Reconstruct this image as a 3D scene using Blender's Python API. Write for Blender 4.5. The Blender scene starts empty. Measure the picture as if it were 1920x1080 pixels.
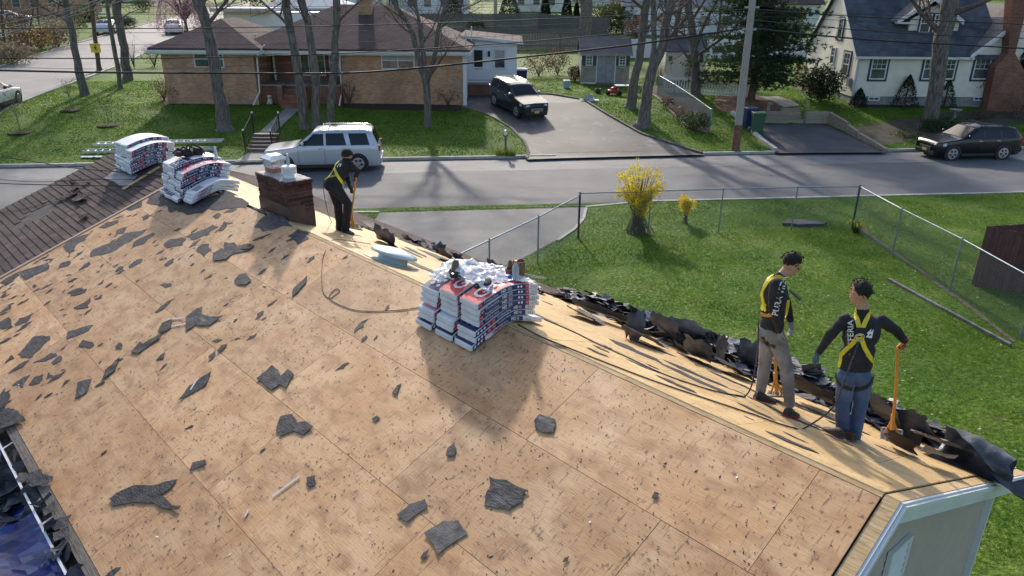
import bpy, bmesh, math, random
from math import sin, cos, pi, radians, hypot, atan2, sqrt
from mathutils import Vector, Matrix, Euler, noise
from mathutils.bvhtree import BVHTree
V = Vector
S = bpy.context.scene
COL = S.collection
rnd = random.Random(7)

# ---------------------------------------------------------------- camera
CAMH = 7.2
FPX, TH, ROLL = 1358.88, 0.389451, 0.0071975
_R = V((1, 0, 0)); _F = V((0, cos(TH), -sin(TH))); _U = V((0, sin(TH), cos(TH)))
CR = _R*cos(ROLL) + _U*sin(ROLL); CU = -_R*sin(ROLL) + _U*cos(ROLL); CF = _F
cd = bpy.data.cameras.new('camera'); cam = bpy.data.objects.new('camera', cd); COL.objects.link(cam)
cd.sensor_width = 36; cd.lens = 36*FPX/1920; cd.clip_end = 4000; cd.clip_start = 0.05
cam.matrix_world = Matrix(((CR.x, CU.x, -CF.x, 0), (CR.y, CU.y, -CF.y, 0), (CR.z, CU.z, -CF.z, CAMH), (0, 0, 0, 1)))
S.camera = cam
# ---------------------------------------------------------------- sky, sun, exposure
SUN_AZ, SUN_EL = radians(-9.5), radians(30)
W = bpy.data.worlds.new("World"); S.world = W; W.use_nodes = True
wn = W.node_tree.nodes; wl = W.node_tree.links
bg = wn['Background']; bg.inputs[1].default_value = 0.15
sk = wn.new('ShaderNodeTexSky'); sk.sky_type = 'NISHITA'; sk.sun_disc = False
sk.sun_elevation = SUN_EL; sk.sun_rotation = SUN_AZ; sk.air_density = 1.0; sk.dust_density = 2.2; sk.ozone_density = 1.0
wl.new(sk.outputs[0], bg.inputs[0])
sl = bpy.data.lights.new('sun', 'SUN'); sl.energy = 2.7; sl.angle = radians(2.2); sl.color = (1.0, 0.91, 0.78)
so = bpy.data.objects.new('sun', sl); COL.objects.link(so)
sd = V((sin(SUN_AZ)*cos(SUN_EL), cos(SUN_AZ)*cos(SUN_EL), sin(SUN_EL)))
so.rotation_euler = sd.to_track_quat('Z', 'Y').to_euler(); so.location = (0, 0, 60)
S.view_settings.view_transform = 'Standard'; S.view_settings.look = 'None'
S.view_settings.gamma = 1; S.view_settings.exposure = 0.58; S.view_settings.use_curve_mapping = False
S.cycles.max_bounces = 6; S.cycles.transparent_max_bounces = 12
S.cycles.use_denoising = True

# ---------------------------------------------------------------- survey helpers (pixel of the 1920x1080 photograph <-> place)
def ray(px, py):
    return (CF*FPX + CR*(px-960) - CU*(py-540)).normalized()
CAMP = V((0, 0, CAMH))
def proj(P):
    q = V(P) - CAMP; z = q.dot(CF)
    return 960 + FPX*q.dot(CR)/z, 540 - FPX*q.dot(CU)/z
RA = radians(6.7)
E_U = V((cos(RA), sin(RA), 0)); E_V = V((-sin(RA), cos(RA), 0))
VN, VF = 25.03, 33.07                    # near and far kerb of the street
TB = [(-400, -.9), (0, -.25), (8, -.1), (18, .10), (VN, .10), (VF, .10), (36, .42), (39, .85), (42, 1.25), (50, 1.45), (62, 1.7), (90, 2.6), (200, 6), (2500, 60)]
def tz(v):
    for i in range(len(TB)-1):
        if v <= TB[i+1][0]:
            a, b = TB[i], TB[i+1]
            return a[1] + (b[1]-a[1])*(v-a[0])/(b[0]-a[0])
    return TB[-1][1]
def uv(P): return V(P).dot(E_U), V(P).dot(E_V)
def UVp(u, v, z=None):
    p = E_U*u + E_V*v; p.z = tz(v) if z is None else z; return p
def G(px, py, dz=0.0):
    r = ray(px, py); t = 4.0; st = .3
    def f(t):
        p = CAMP + r*t; return p.z - tz(p.dot(E_V)) - dz
    while f(t) > 0 and t < 900: t += st; st *= 1.01
    lo, hi = t-st, t
    for _ in range(30):
        m = (lo+hi)/2
        if f(m) > 0: lo = m
        else: hi = m
    return CAMP + r*hi
def hgt(P, py):                          # height above P at which the vertical through P crosses row py
    lo, hi = -2, 40
    for _ in range(40):
        m = (lo+hi)/2
        if proj((P.x, P.y, P.z+m))[1] > py: lo = m
        else: hi = m
    return lo
def on_plane(px, py, p0, nrm):
    r = ray(px, py); t = (V(p0)-CAMP).dot(nrm)/r.dot(nrm); return CAMP + r*t
def at_v(px, py, v):
    return on_plane(px, py, E_V*v, E_V)

# ---------------------------------------------------------------- materials
def lin(c):
    if isinstance(c, str):
        c = [int(c[i:i+2], 16)/255 for i in (0, 2, 4)]
        c = [x/12.92 if x <= .04045 else ((x+.055)/1.055)**2.4 for x in c]
    return (c[0], c[1], c[2], 1)
MATS = {}
def mat(name, c, rough=.6, c2=None, scale=6, stretch=(1, 1, 1), metal=0, bump=0, bscale=None, coord='Object', spec=.5,
        var=0, trans=0, alpha=1, coat=0, detail=6, lo=.35, hi=.65, emis=None, noise2=None):
    if name in MATS: return MATS[name]
    m = bpy.data.materials.new(name); m.use_nodes = True; nt = m.node_tree; N = nt.nodes; L = nt.links
    b = N['Principled BSDF']; b.inputs['Roughness'].default_value = rough; b.inputs['Metallic'].default_value = metal
    b.inputs['Specular IOR Level'].default_value = spec
    if coat: b.inputs['Coat Weight'].default_value = coat; b.inputs['Coat Roughness'].default_value = .06
    if trans: b.inputs['Transmission Weight'].default_value = trans
    if alpha < 1: b.inputs['Alpha'].default_value = alpha
    c = lin(c); col = None
    tc = N.new('ShaderNodeTexCoord'); mp = N.new('ShaderNodeMapping'); mp.inputs['Scale'].default_value = stretch
    oi = N.new('ShaderNodeObjectInfo')
    va = N.new('ShaderNodeVectorMath'); va.operation = 'ADD'
    L.new(tc.outputs[coord], va.inputs[0])
    vs = N.new('ShaderNodeVectorMath'); vs.operation = 'SCALE'; vs.inputs[3].default_value = 37.0 if coord == 'Object' else 0
    cx = N.new('ShaderNodeCombineXYZ'); L.new(oi.outputs['Random'], cx.inputs[0]); L.new(oi.outputs['Random'], cx.inputs[1])
    L.new(cx.outputs[0], vs.inputs[0]); L.new(vs.outputs[0], va.inputs[1]); L.new(va.outputs[0], mp.inputs[0])
    if c2 is not None:
        nz = N.new('ShaderNodeTexNoise'); nz.inputs['Scale'].default_value = scale; nz.inputs['Detail'].default_value = detail
        L.new(mp.outputs[0], nz.inputs[0])
        rp = N.new('ShaderNodeValToRGB'); rp.color_ramp.elements[0].position = lo; rp.color_ramp.elements[1].position = hi
        rp.color_ramp.elements[0].color = c; rp.color_ramp.elements[1].color = lin(c2)
        L.new(nz.outputs[0], rp.inputs[0]); col = rp.outputs[0]
    if noise2:
        n2 = N.new('ShaderNodeTexNoise'); n2.inputs['Scale'].default_value = noise2[1]; n2.inputs['Detail'].default_value = 5
        L.new(mp.outputs[0], n2.inputs[0]); mx = N.new('ShaderNodeMix'); mx.data_type = 'RGBA'
        r2 = N.new('ShaderNodeValToRGB'); r2.color_ramp.elements[0].position = noise2[2]; r2.color_ramp.elements[1].position = noise2[3]
        L.new(n2.outputs[0], r2.inputs[0]); L.new(r2.outputs[0], mx.inputs[0])
        if col: L.new(col, mx.inputs[6])
        else: mx.inputs[6].default_value = c
        mx.inputs[7].default_value = lin(noise2[0]); col = mx.outputs[2]
    if var:
        hs = N.new('ShaderNodeHueSaturation'); mr = N.new('ShaderNodeMapRange')
        mr.inputs[3].default_value = 1-var; mr.inputs[4].default_value = 1+var
        L.new(oi.outputs['Random'], mr.inputs[0]); L.new(mr.outputs[0], hs.inputs['Value'])
        if col: L.new(col, hs.inputs['Color'])
        else: hs.inputs['Color'].default_value = c
        col = hs.outputs[0]
    if col: L.new(col, b.inputs['Base Color'])
    else: b.inputs['Base Color'].default_value = c
    if bump:
        nb = N.new('ShaderNodeTexNoise'); nb.inputs['Scale'].default_value = bscale or scale*3; nb.inputs['Detail'].default_value = 5
        L.new(mp.outputs[0], nb.inputs[0]); bp = N.new('ShaderNodeBump'); bp.inputs['Strength'].default_value = bump; bp.inputs['Distance'].default_value = .02
        L.new(nb.outputs[0], bp.inputs['Height']); L.new(bp.outputs[0], b.inputs['Normal'])
    if emis: b.inputs['Emission Color'].default_value = lin(emis); b.inputs['Emission Strength'].default_value = 1
    MATS[name] = m; return m

# ---------------------------------------------------------------- mesh builder
class MB:
    def __init__(s): s.v = []; s.f = []; s.m = []; s.s = []; s.M = None
    def add(s, vs, fs, m=0, sm=False):
        o = len(s.v)
        if s.M is not None: vs = [s.M @ V(p) for p in vs]
        s.v += [tuple(p) for p in vs]; s.f += [tuple(i+o for i in f) for f in fs]; s.m += [m]*len(fs); s.s += [sm]*len(fs); return s
    def box(s, x0, x1, y0, y1, z0, z1, m=0):
        v = [(x0, y0, z0), (x1, y0, z0), (x1, y1, z0), (x0, y1, z0), (x0, y0, z1), (x1, y0, z1), (x1, y1, z1), (x0, y1, z1)]
        return s.add(v, [(0, 3, 2, 1), (4, 5, 6, 7), (0, 1, 5, 4), (1, 2, 6, 5), (2, 3, 7, 6), (3, 0, 4, 7)], m)
    def bev(s, x0, x1, y0, y1, z0, z1, b, m=0):  # box with bevelled edges (chamfer)
        bm = bmesh.new(); bmesh.ops.create_cube(bm, size=1)
        for v in bm.verts: v.co = V(((x0+x1)/2+v.co.x*(x1-x0), (y0+y1)/2+v.co.y*(y1-y0), (z0+z1)/2+v.co.z*(z1-z0)))
        bmesh.ops.bevel(bm, geom=bm.edges[:], offset=b, segments=2, affect='EDGES', profile=.6)
        bm.verts.index_update(); s.add([v.co.copy() for v in bm.verts], [[v.index for v in f.verts] for f in bm.faces], m); bm.free(); return s
    def hexa(s, b4, t4, m=0):
        return s.add(list(b4)+list(t4), [(0, 3, 2, 1), (4, 5, 6, 7), (0, 1, 5, 4), (1, 2, 6, 5), (2, 3, 7, 6), (3, 0, 4, 7)], m)
    def beam(s, a, b, w, h, m=0, up=V((0, 0, 1))):
        a = V(a); b = V(b); d = (b-a).normalized(); x = d.cross(up)
        if x.length < 1e-4: x = V((1, 0, 0))
        x = x.normalized()*w/2; y = x.cross(d).normalized()*h/2
        return s.hexa([a-x-y, a+x-y, a+x+y, a-x+y], [b-x-y, b+x-y, b+x+y, b-x+y], m)
    def tube(s, pts, r, n=8, m=0, cap=True, sm=True, flat=None):
        pts = [V(p) for p in pts]; k = len(pts)
        rr = r if isinstance(r, (list, tuple)) else [r]*k
        vs = []; ref = None
        for i, p in enumerate(pts):
            d = (pts[min(i+1, k-1)] - pts[max(i-1, 0)])
            d = d.normalized() if d.length > 1e-7 else V((0, 0, 1))
            if ref is None: ref = V((0, 0, 1)) if abs(d.z) < .9 else V((1, 0, 0))
            x = (ref - d*ref.dot(d)).normalized(); ref = x; y = d.cross(x)
            for j in range(n):
                a = 2*pi*j/n; vs.append(p + x*cos(a)*rr[i] + y*sin(a)*rr[i]*(flat or 1))
        fs = [(i*n+j, i*n+(j+1) % n, (i+1)*n+(j+1) % n, (i+1)*n+j) for i in range(k-1) for j in range(n)]
        s.add(vs, fs, m, sm)
        if cap: s.add([vs[j] for j in range(n)][::-1] if s.M is None else vs[:n][::-1], [tuple(range(n))], m); s.add(vs[-n:], [tuple(range(n))], m)
        return s
    def cyl(s, a, b, r0, r1=None, n=12, m=0): return s.tube([a, b], [r0, r0 if r1 is None else r1], n, m)
    def lathe(s, prof, n=16, c=(0, 0, 0), m=0, sx=1, sy=1):
        vs = [(c[0]+r*cos(2*pi*j/n)*sx, c[1]+r*sin(2*pi*j/n)*sy, c[2]+z) for r, z in prof for j in range(n)]
        fs = [(i*n+j, i*n+(j+1) % n, (i+1)*n+(j+1) % n, (i+1)*n+j) for i in range(len(prof)-1) for j in range(n)]
        s.add(vs, fs, m, True); s.add(vs[:n][::-1], [tuple(range(n))], m); s.add(vs[-n:], [tuple(range(n))], m); return s
    def ell(s, c, rx, ry, rz, n=12, k=8, m=0, R=None):
        vs = []; c = V(c)
        for i in range(k+1):
            a = pi*i/k
            for j in range(n):
                b = 2*pi*j/n; p = V((rx*sin(a)*cos(b), ry*sin(a)*sin(b), rz*cos(a)))
                vs.append(c + (R @ p if R else p))
        fs = [(i*n+j, (i+1)*n+j, (i+1)*n+(j+1) % n, i*n+(j+1) % n) for i in range(k) for j in range(n)]
        return s.add(vs, fs, m, True)
    def prism(s, poly, z0, z1, m=0):      # polygon (x,y) extruded in z
        n = len(poly); vs = [(p[0], p[1], z0) for p in poly]+[(p[0], p[1], z1) for p in poly]
        a = sum(poly[i][0]*poly[(i+1) % n][1]-poly[(i+1) % n][0]*poly[i][1] for i in range(n))
        o = list(range(n)); fs = [tuple(o[::-1]), tuple(i+n for i in o)]+[(i, (i+1) % n, (i+1) % n+n, i+n) for i in range(n)]
        if a < 0: fs = [f[::-1] for f in fs]
        return s.add(vs, fs, m)
    def quad(s, a, b, c, d, m=0): return s.add([a, b, c, d], [(0, 1, 2, 3)], m)
    def grid(s, fn, nu, nv, m=0, sm=True, th=0):
        vs = [V(fn(i/nu, j/nv)) for i in range(nu+1) for j in range(nv+1)]
        w = nv+1; fs = [(i*w+j, (i+1)*w+j, (i+1)*w+j+1, i*w+j+1) for i in range(nu) for j in range(nv)]
        s.add(vs, fs, m, sm)
        if th:
            s.add([v-V((0, 0, th)) for v in vs], [f[::-1] for f in fs], m, sm)
        return s
    def mesh(s, name, mats):
        me = bpy.data.meshes.new(name); me.from_pydata(s.v, [], s.f)
        for x in (mats if isinstance(mats, (list, tuple)) else [mats]): me.materials.append(x)
        me.polygons.foreach_set('material_index', s.m); me.polygons.foreach_set('use_smooth', s.s); me.update(); return me
    def build(s, name, mats, parent=None, M=None, label=None, kind=None):
        return link(name, s.mesh(name, mats), parent, M, label, kind)
def link(name, me, parent=None, M=None, label=None, kind=None):
    o = bpy.data.objects.new(name, me); COL.objects.link(o)
    if parent: o.parent = parent
    if M is not None: o.matrix_local = M
    if label: o['label'] = label
    if kind: o['kind'] = kind
    return o
def thing(name, label, cat, loc=(0, 0, 0), rz=0, group=None, M=None):
    o = bpy.data.objects.new(name, None); COL.objects.link(o); o.empty_display_size = .2
    if M is not None: o.matrix_world = M
    else: o.location = loc; o.rotation_euler = (0, 0, rz)
    return tag(o, label, cat, group)
def tag(o, label, cat, group=None):
    o['label'] = label; o['category'] = cat
    if group: o['group'] = group
    return o
def copy_tree(o, parent=None):
    c = o.copy(); COL.objects.link(c)
    if parent: c.parent = parent
    for ch in o.children: copy_tree(ch, c)
    return c
def loc(t, P):                            # world point to the local frame of a thing (Empty)
    return t.matrix_basis.inverted() @ V(P)
def frame(o, x, y, z):
    x, y, z = V(x), V(y), V(z)
    return Matrix(((x.x, y.x, z.x, o[0]), (x.y, y.y, z.y, o[1]), (x.z, y.z, z.z, o[2]), (0, 0, 0, 1)))
def rz(a): return Matrix.Rotation(a, 4, 'Z')
def T(x, y, z): return Matrix.Translation((x, y, z))
def clean(o, angle=.6):
    return o
from mathutils.geometry import tessellate_polygon
# ================================================================ GROUND
M_GRASS = None
def grass_mat():
    m = bpy.data.materials.new('lawn_grass'); m.use_nodes = True; N = m.node_tree.nodes; L = m.node_tree.links; b = N['Principled BSDF']
    g = N.new('ShaderNodeNewGeometry')
    def nz(sc, dt=6):
        n = N.new('ShaderNodeTexNoise'); n.inputs['Scale'].default_value = sc; n.inputs['Detail'].default_value = dt; L.new(g.outputs['Position'], n.inputs[0]); return n
    def ramp(src, e):
        r = N.new('ShaderNodeValToRGB'); L.new(src, r.inputs[0])
        while len(r.color_ramp.elements) < len(e): r.color_ramp.elements.new(.5)
        for q, (p, c) in zip(r.color_ramp.elements, e): q.position = p; q.color = lin(c)
        return r
    a = ramp(nz(.5, 7).outputs[0], [(.3, (.05, .12, .008)), (.5, (.08, .165, .012)), (.68, (.14, .20, .025))])
    f = ramp(nz(9, 6).outputs[0], [(.3, (.35, .35, .35)), (.7, (1.25, 1.25, 1.25))])
    mx = N.new('ShaderNodeMix'); mx.data_type = 'RGBA'; mx.blend_type = 'MULTIPLY'; mx.inputs[0].default_value = .8
    L.new(a.outputs[0], mx.inputs[6]); L.new(f.outputs[0], mx.inputs[7])
    br = ramp(nz(1.3, 8).outputs[0], [(.60, (0, 0, 0)), (.75, (.5, .5, .5))])
    m2 = N.new('ShaderNodeMix'); m2.data_type = 'RGBA'; L.new(br.outputs[0], m2.inputs[0]); L.new(mx.outputs[2], m2.inputs[6]); m2.inputs[7].default_value = (.13, .105, .04, 1)
    L.new(m2.outputs[2], b.inputs['Base Color']); b.inputs['Roughness'].default_value = .8; b.inputs['Specular IOR Level'].default_value = .2
    bp = N.new('ShaderNodeBump'); bp.inputs['Strength'].default_value = .9; bp.inputs['Distance'].default_value = .06
    L.new(nz(14, 6).outputs[0], bp.inputs['Height']); L.new(bp.outputs[0], b.inputs['Normal'])
    return m
M_GRASS = grass_mat()
M_ASPH = mat('street_asphalt', (.145, .147, .155), .75, (.195, .197, .208), .5, coord='Object', bump=.25, bscale=90, noise2=((.10, .10, .115), 1.3, .55, .8))
M_ASPH2 = mat('newer_asphalt', (.11, .112, .12), .8, (.15, .152, .16), .7, bump=.25, bscale=90)
M_DRIVE = mat('driveway_asphalt', (.055, .048, .05), .7, (.120, .116, .116), .35, bump=.3, bscale=60, noise2=((.18, .176, .172), 1.9, .58, .74))
M_DARKDRIVE = mat('dark_driveway_asphalt', (.05, .05, .06), .8, (.09, .09, .10), .8, bump=.3, bscale=60)
M_PAD = mat('pad_asphalt', (.15, .15, .152), .8, (.215, .212, .205), 1.2, bump=.25, bscale=60)
M_CONC = mat('concrete', (.22, .205, .185), .8, (.32, .30, .27), 1.5, bump=.2, bscale=40, noise2=((.20, .19, .17), 5, .55, .75))
M_KERB = mat('kerb_concrete', (.34, .33, .31), .8, (.48, .46, .43), 3, bump=.2, bscale=30)
M_SOIL = mat('bed_soil', (.022, .016, .012), .95, (.055, .038, .025), 5, bump=.8, bscale=25)
M_MULCH = mat('red_mulch', (.06, .028, .014), .95, (.15, .07, .03), 6, bump=.8, bscale=25)
M_SIDEROAD = mat('side_road_asphalt', (.16, .155, .16), .75, (.22, .21, .215), .4, bump=.2, bscale=90)

# one ground sheet in street coordinates, following the terrain, to the horizon
us = [-900, -400, -200, -120, -80] + [-60+i*1.5 for i in range(80)] + [80, 120, 200, 400, 900]
vs_ = sorted(set([-300, -100, -40] + [-20+i*1.5 for i in range(80)] + [b[0] for b in TB if b[0] > -300] + [VN-.01, VF+.01, 130, 160, 300, 600, 1200]))
g = MB(); nv = len(vs_)
vv = []
for u in us:
    for v in vs_:
        z = tz(v)
        if VN-.005 <= v <= VF+.005: z = -.06
        p = E_U*u + E_V*v; vv.append((p.x, p.y, z))
g.add(vv, [(i*nv+j, (i+1)*nv+j, (i+1)*nv+j+1, i*nv+j+1) for i in range(len(us)-1) for j in range(nv-1)])
g.build('ground', M_GRASS, kind='structure')

SHEETS = []
def sheet(name, pts, m, off=.006, kind='structure', z=None, step=1.0):
    SHEETS.append([(p[0], p[1]) for p in pts])
    """polygon of ground points, cut to follow the terrain"""
    bm = bmesh.new(); vs = [bm.verts.new((p[0], p[1], 0)) for p in pts]
    for t in tessellate_polygon([[V((p[0], p[1], 0)) for p in pts]]): bm.faces.new([vs[i] for i in t])
    us_ = [uv(p) for p in pts]; lo = min(q[1] for q in us_); hi = max(q[1] for q in us_)
    for b, _ in TB:
        if lo < b < hi: bmesh.ops.bisect_plane(bm, geom=bm.verts[:]+bm.edges[:]+bm.faces[:], plane_co=E_V*b, plane_no=E_V)
    for v in bm.verts: v.co.z = (tz(v.co.dot(E_V)) if z is None else z) + off
    bmesh.ops.recalc_face_normals(bm, faces=bm.faces[:])
    for f in bm.faces:
        if f.normal.z < 0: f.normal_flip()
    me = bpy.data.meshes.new(name); bm.to_mesh(me); bm.free(); me.materials.append(m)
    return link(name, me, kind=kind)
def gp(*l): return [G(*p) for p in l]

def lip(px0, px1, py, far=True):
    a, c = uv(G(px0, py))[0], uv(G(px1, py))[0]; v0, v1 = (VF-.12, VF+.45) if far else (VN+.12, VN-.45)
    b = MB(); b.add([UVp(a, v0, .013), UVp(c, v0, .013), UVp(c, v1, tz(v1)+.016), UVp(a, v1, tz(v1)+.016)], [(0, 1, 2, 3) if far else (3, 2, 1, 0)]); b.build('driveway_lip', M_CONC if not far else M_DRIVE, kind='structure')
# the street: older far lane, newer near lane, seam between
def strip(name, v0, v1, z, m, u0=-300, u1=300):
    b = MB(); b.add([UVp(u0, v0, z), UVp(u1, v0, z), UVp(u1, v1, z), UVp(u0, v1, z)], [(0, 1, 2, 3)]); return b.build(name, m, kind='structure')
strip('street', VN, VF, 0.0, M_ASPH)
strip('street_near_lane', VN+.0, VF-2.35, 0.005, M_ASPH2)
M_TAR = mat('tar_seam', (.03, .03, .032), .6)
b = MB()
for i in range(80):
    u = -60+i*1.5; b.add([UVp(u, VF-2.37+.02*sin(i), .009), UVp(u+1.5, VF-2.37+.02*sin(i+1), .009), UVp(u+1.5, VF-2.34+.02*sin(i+1), .009), UVp(u, VF-2.34+.02*sin(i), .009)], [(0, 1, 2, 3)])
for k in range(5):
    u = [-9, 3, 14, -2, 20][k]; v = VN+2+k*.9; a = rnd.uniform(-.3, .3)
    for i in range(9):
        p = UVp(u+i*.35, v+a*i*.3+.06*sin(i*2.1+k), .0115); q = UVp(u+(i+1)*.35, v+a*(i+1)*.3+.06*sin((i+1)*2.1+k), .0115); n = V((0, .018, 0))
        b.add([p-n, q-n, q+n, p+n], [(0, 1, 2, 3)])
for k in range(26):                      # cracks across the paving
    u = rnd.uniform(-16, 30); v = VN+rnd.uniform(.3, 5); a = rnd.uniform(-1, 1)
    for i in range(14):
        p = UVp(u, v, .0125); u2, v2 = u+.16*cos(a), v+.16*sin(a)+.0; a += rnd.gauss(0, .35); q = UVp(min(max(u2, -40), 40), min(max(v2, VN+.05), VF-.05), .0125); d = (q-p); n = V((-d.y, d.x, 0)).normalized()*.007 if d.length > 0 else V((0, .007, 0)); b.add([p-n, q-n, q+n, p+n], [(0, 1, 2, 3)]); u, v = u2, v2
b.build('street_seam', M_TAR, kind='structure')

# kerbs as stones
def kerb_run(pts, name='kerb_stone', w=.15, h=.13, top=None, length=1.8, m=None, setp=None, zoff=0):
    """a run of kerb stones along ground points"""
    m = m or M_KERB; out = []
    P = [V((p[0], p[1], 0)) for p in pts]; seg = []
    tot = 0; cum = [0]
    for i in range(len(P)-1): tot += (P[i+1]-P[i]).length; cum.append(tot)
    def at(s):
        s = min(max(s, 0), tot)
        for i in range(len(P)-1):
            if s <= cum[i+1] or i == len(P)-2:
                return P[i].lerp(P[i+1], (s-cum[i])/max(cum[i+1]-cum[i], 1e-6))
    n = max(1, round(tot/length))
    for i in range(n):
        a, c = at(tot*i/n + .008), at(tot*(i+1)/n-.008); d = (c-a).normalized(); x = V((d.y, -d.x, 0))*w/2
        za, zc = tz(a.dot(E_V))+zoff, tz(c.dot(E_V))+zoff; j = rnd.uniform(-.008, .008)
        b = MB(); b.hexa([a-x+V((0, 0, za-.15)), a+x+V((0, 0, za-.15)), c+x+V((0, 0, zc-.15)), c-x+V((0, 0, zc-.15))],
                         [a-x+V((0, 0, za+h-.1+j)), a+x+V((0, 0, za+h-.1+j)), c+x+V((0, 0, zc+h-.1+j)), c-x+V((0, 0, zc+h-.1+j))])
        out.append(b.build(name, m))
    return out
def adopt(parent, objs, kind=None):
    for o in objs: o.parent = parent; o.matrix_parent_inverse = parent.matrix_basis.inverted()
def structure_parent(name):
    o = bpy.data.objects.new(name, None); COL.objects.link(o); o['kind'] = 'structure'; return o
def uline(u0, u1, v): return [UVp(u0, v), UVp(u1, v)]
UP = lambda px, py: uv(G(px, py))[0]
kf = structure_parent('kerb_far_side'); kn = structure_parent('kerb_near_side')
lip(1046, 1318, 291); lip(1452, 1662, 284.5); lip(712, 1098, 390, False)
ku = [(-34, UP(1046, 296)), (UP(1318, 287), UP(1452, 283)), (UP(1662, 284), 40)]
for a, c in ku: adopt(kf, kerb_run(uline(a, c, VF+.08), length=2.4))
adopt(kn, kerb_run([G(560, 398), G(712, 398)], length=1.5)); adopt(kn, kerb_run([G(1098, 388)]+uline(UP(1110, 388), 42, VN-.08), length=2.4))
# ================================================================ THE ROOF BEING STRIPPED
AZ = radians(-43.7602); PN, PF = .3712, .385
A0 = V((3.0111, 4.7846, 3.48))
DR = V((sin(AZ), cos(AZ), 0)); NR = V((cos(AZ), -sin(AZ), 0))
DN = (-NR + V((0, 0, -PN))).normalized(); DF = (NR + V((0, 0, -PF))).normalized()
NN = DR.cross(DN).normalized(); NF = (-DR).cross(DF).normalized()
MN = frame(A0, DR, DN, NN)              # near slope: x = along ridge (away), y = down the slope
MF = frame(A0, -DR, DF, NF)             # far slope:  x = minus along ridge, y = down the slope
MNi, MFi = MN.inverted(), MF.inverted()
def nearp(px, py, up=0):
    p = MNi @ on_plane(px, py, A0+NN*up, NN); return p
def farp(px, py, up=0):
    p = MFi @ on_plane(px, py, A0+NF*up, NF); return p
def side(px, py):                        # which slope a pixel of the roof shows
    p = nearp(px, py); return 'n' if p.y >= 0 else 'f'
YN = 4.93; YFE = 4.0; SLEN = 18.5
HOUSE = thing('house', 'low gabled house whose roof is being stripped to bare plywood, nearest the camera', 'house', A0+DR*9+V((0, 0, -3.48)))
HL = HOUSE.location.copy(); HT = Matrix.Translation(-HL)
HN, HF, HW = HT @ MN, HT @ MF, HT

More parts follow.
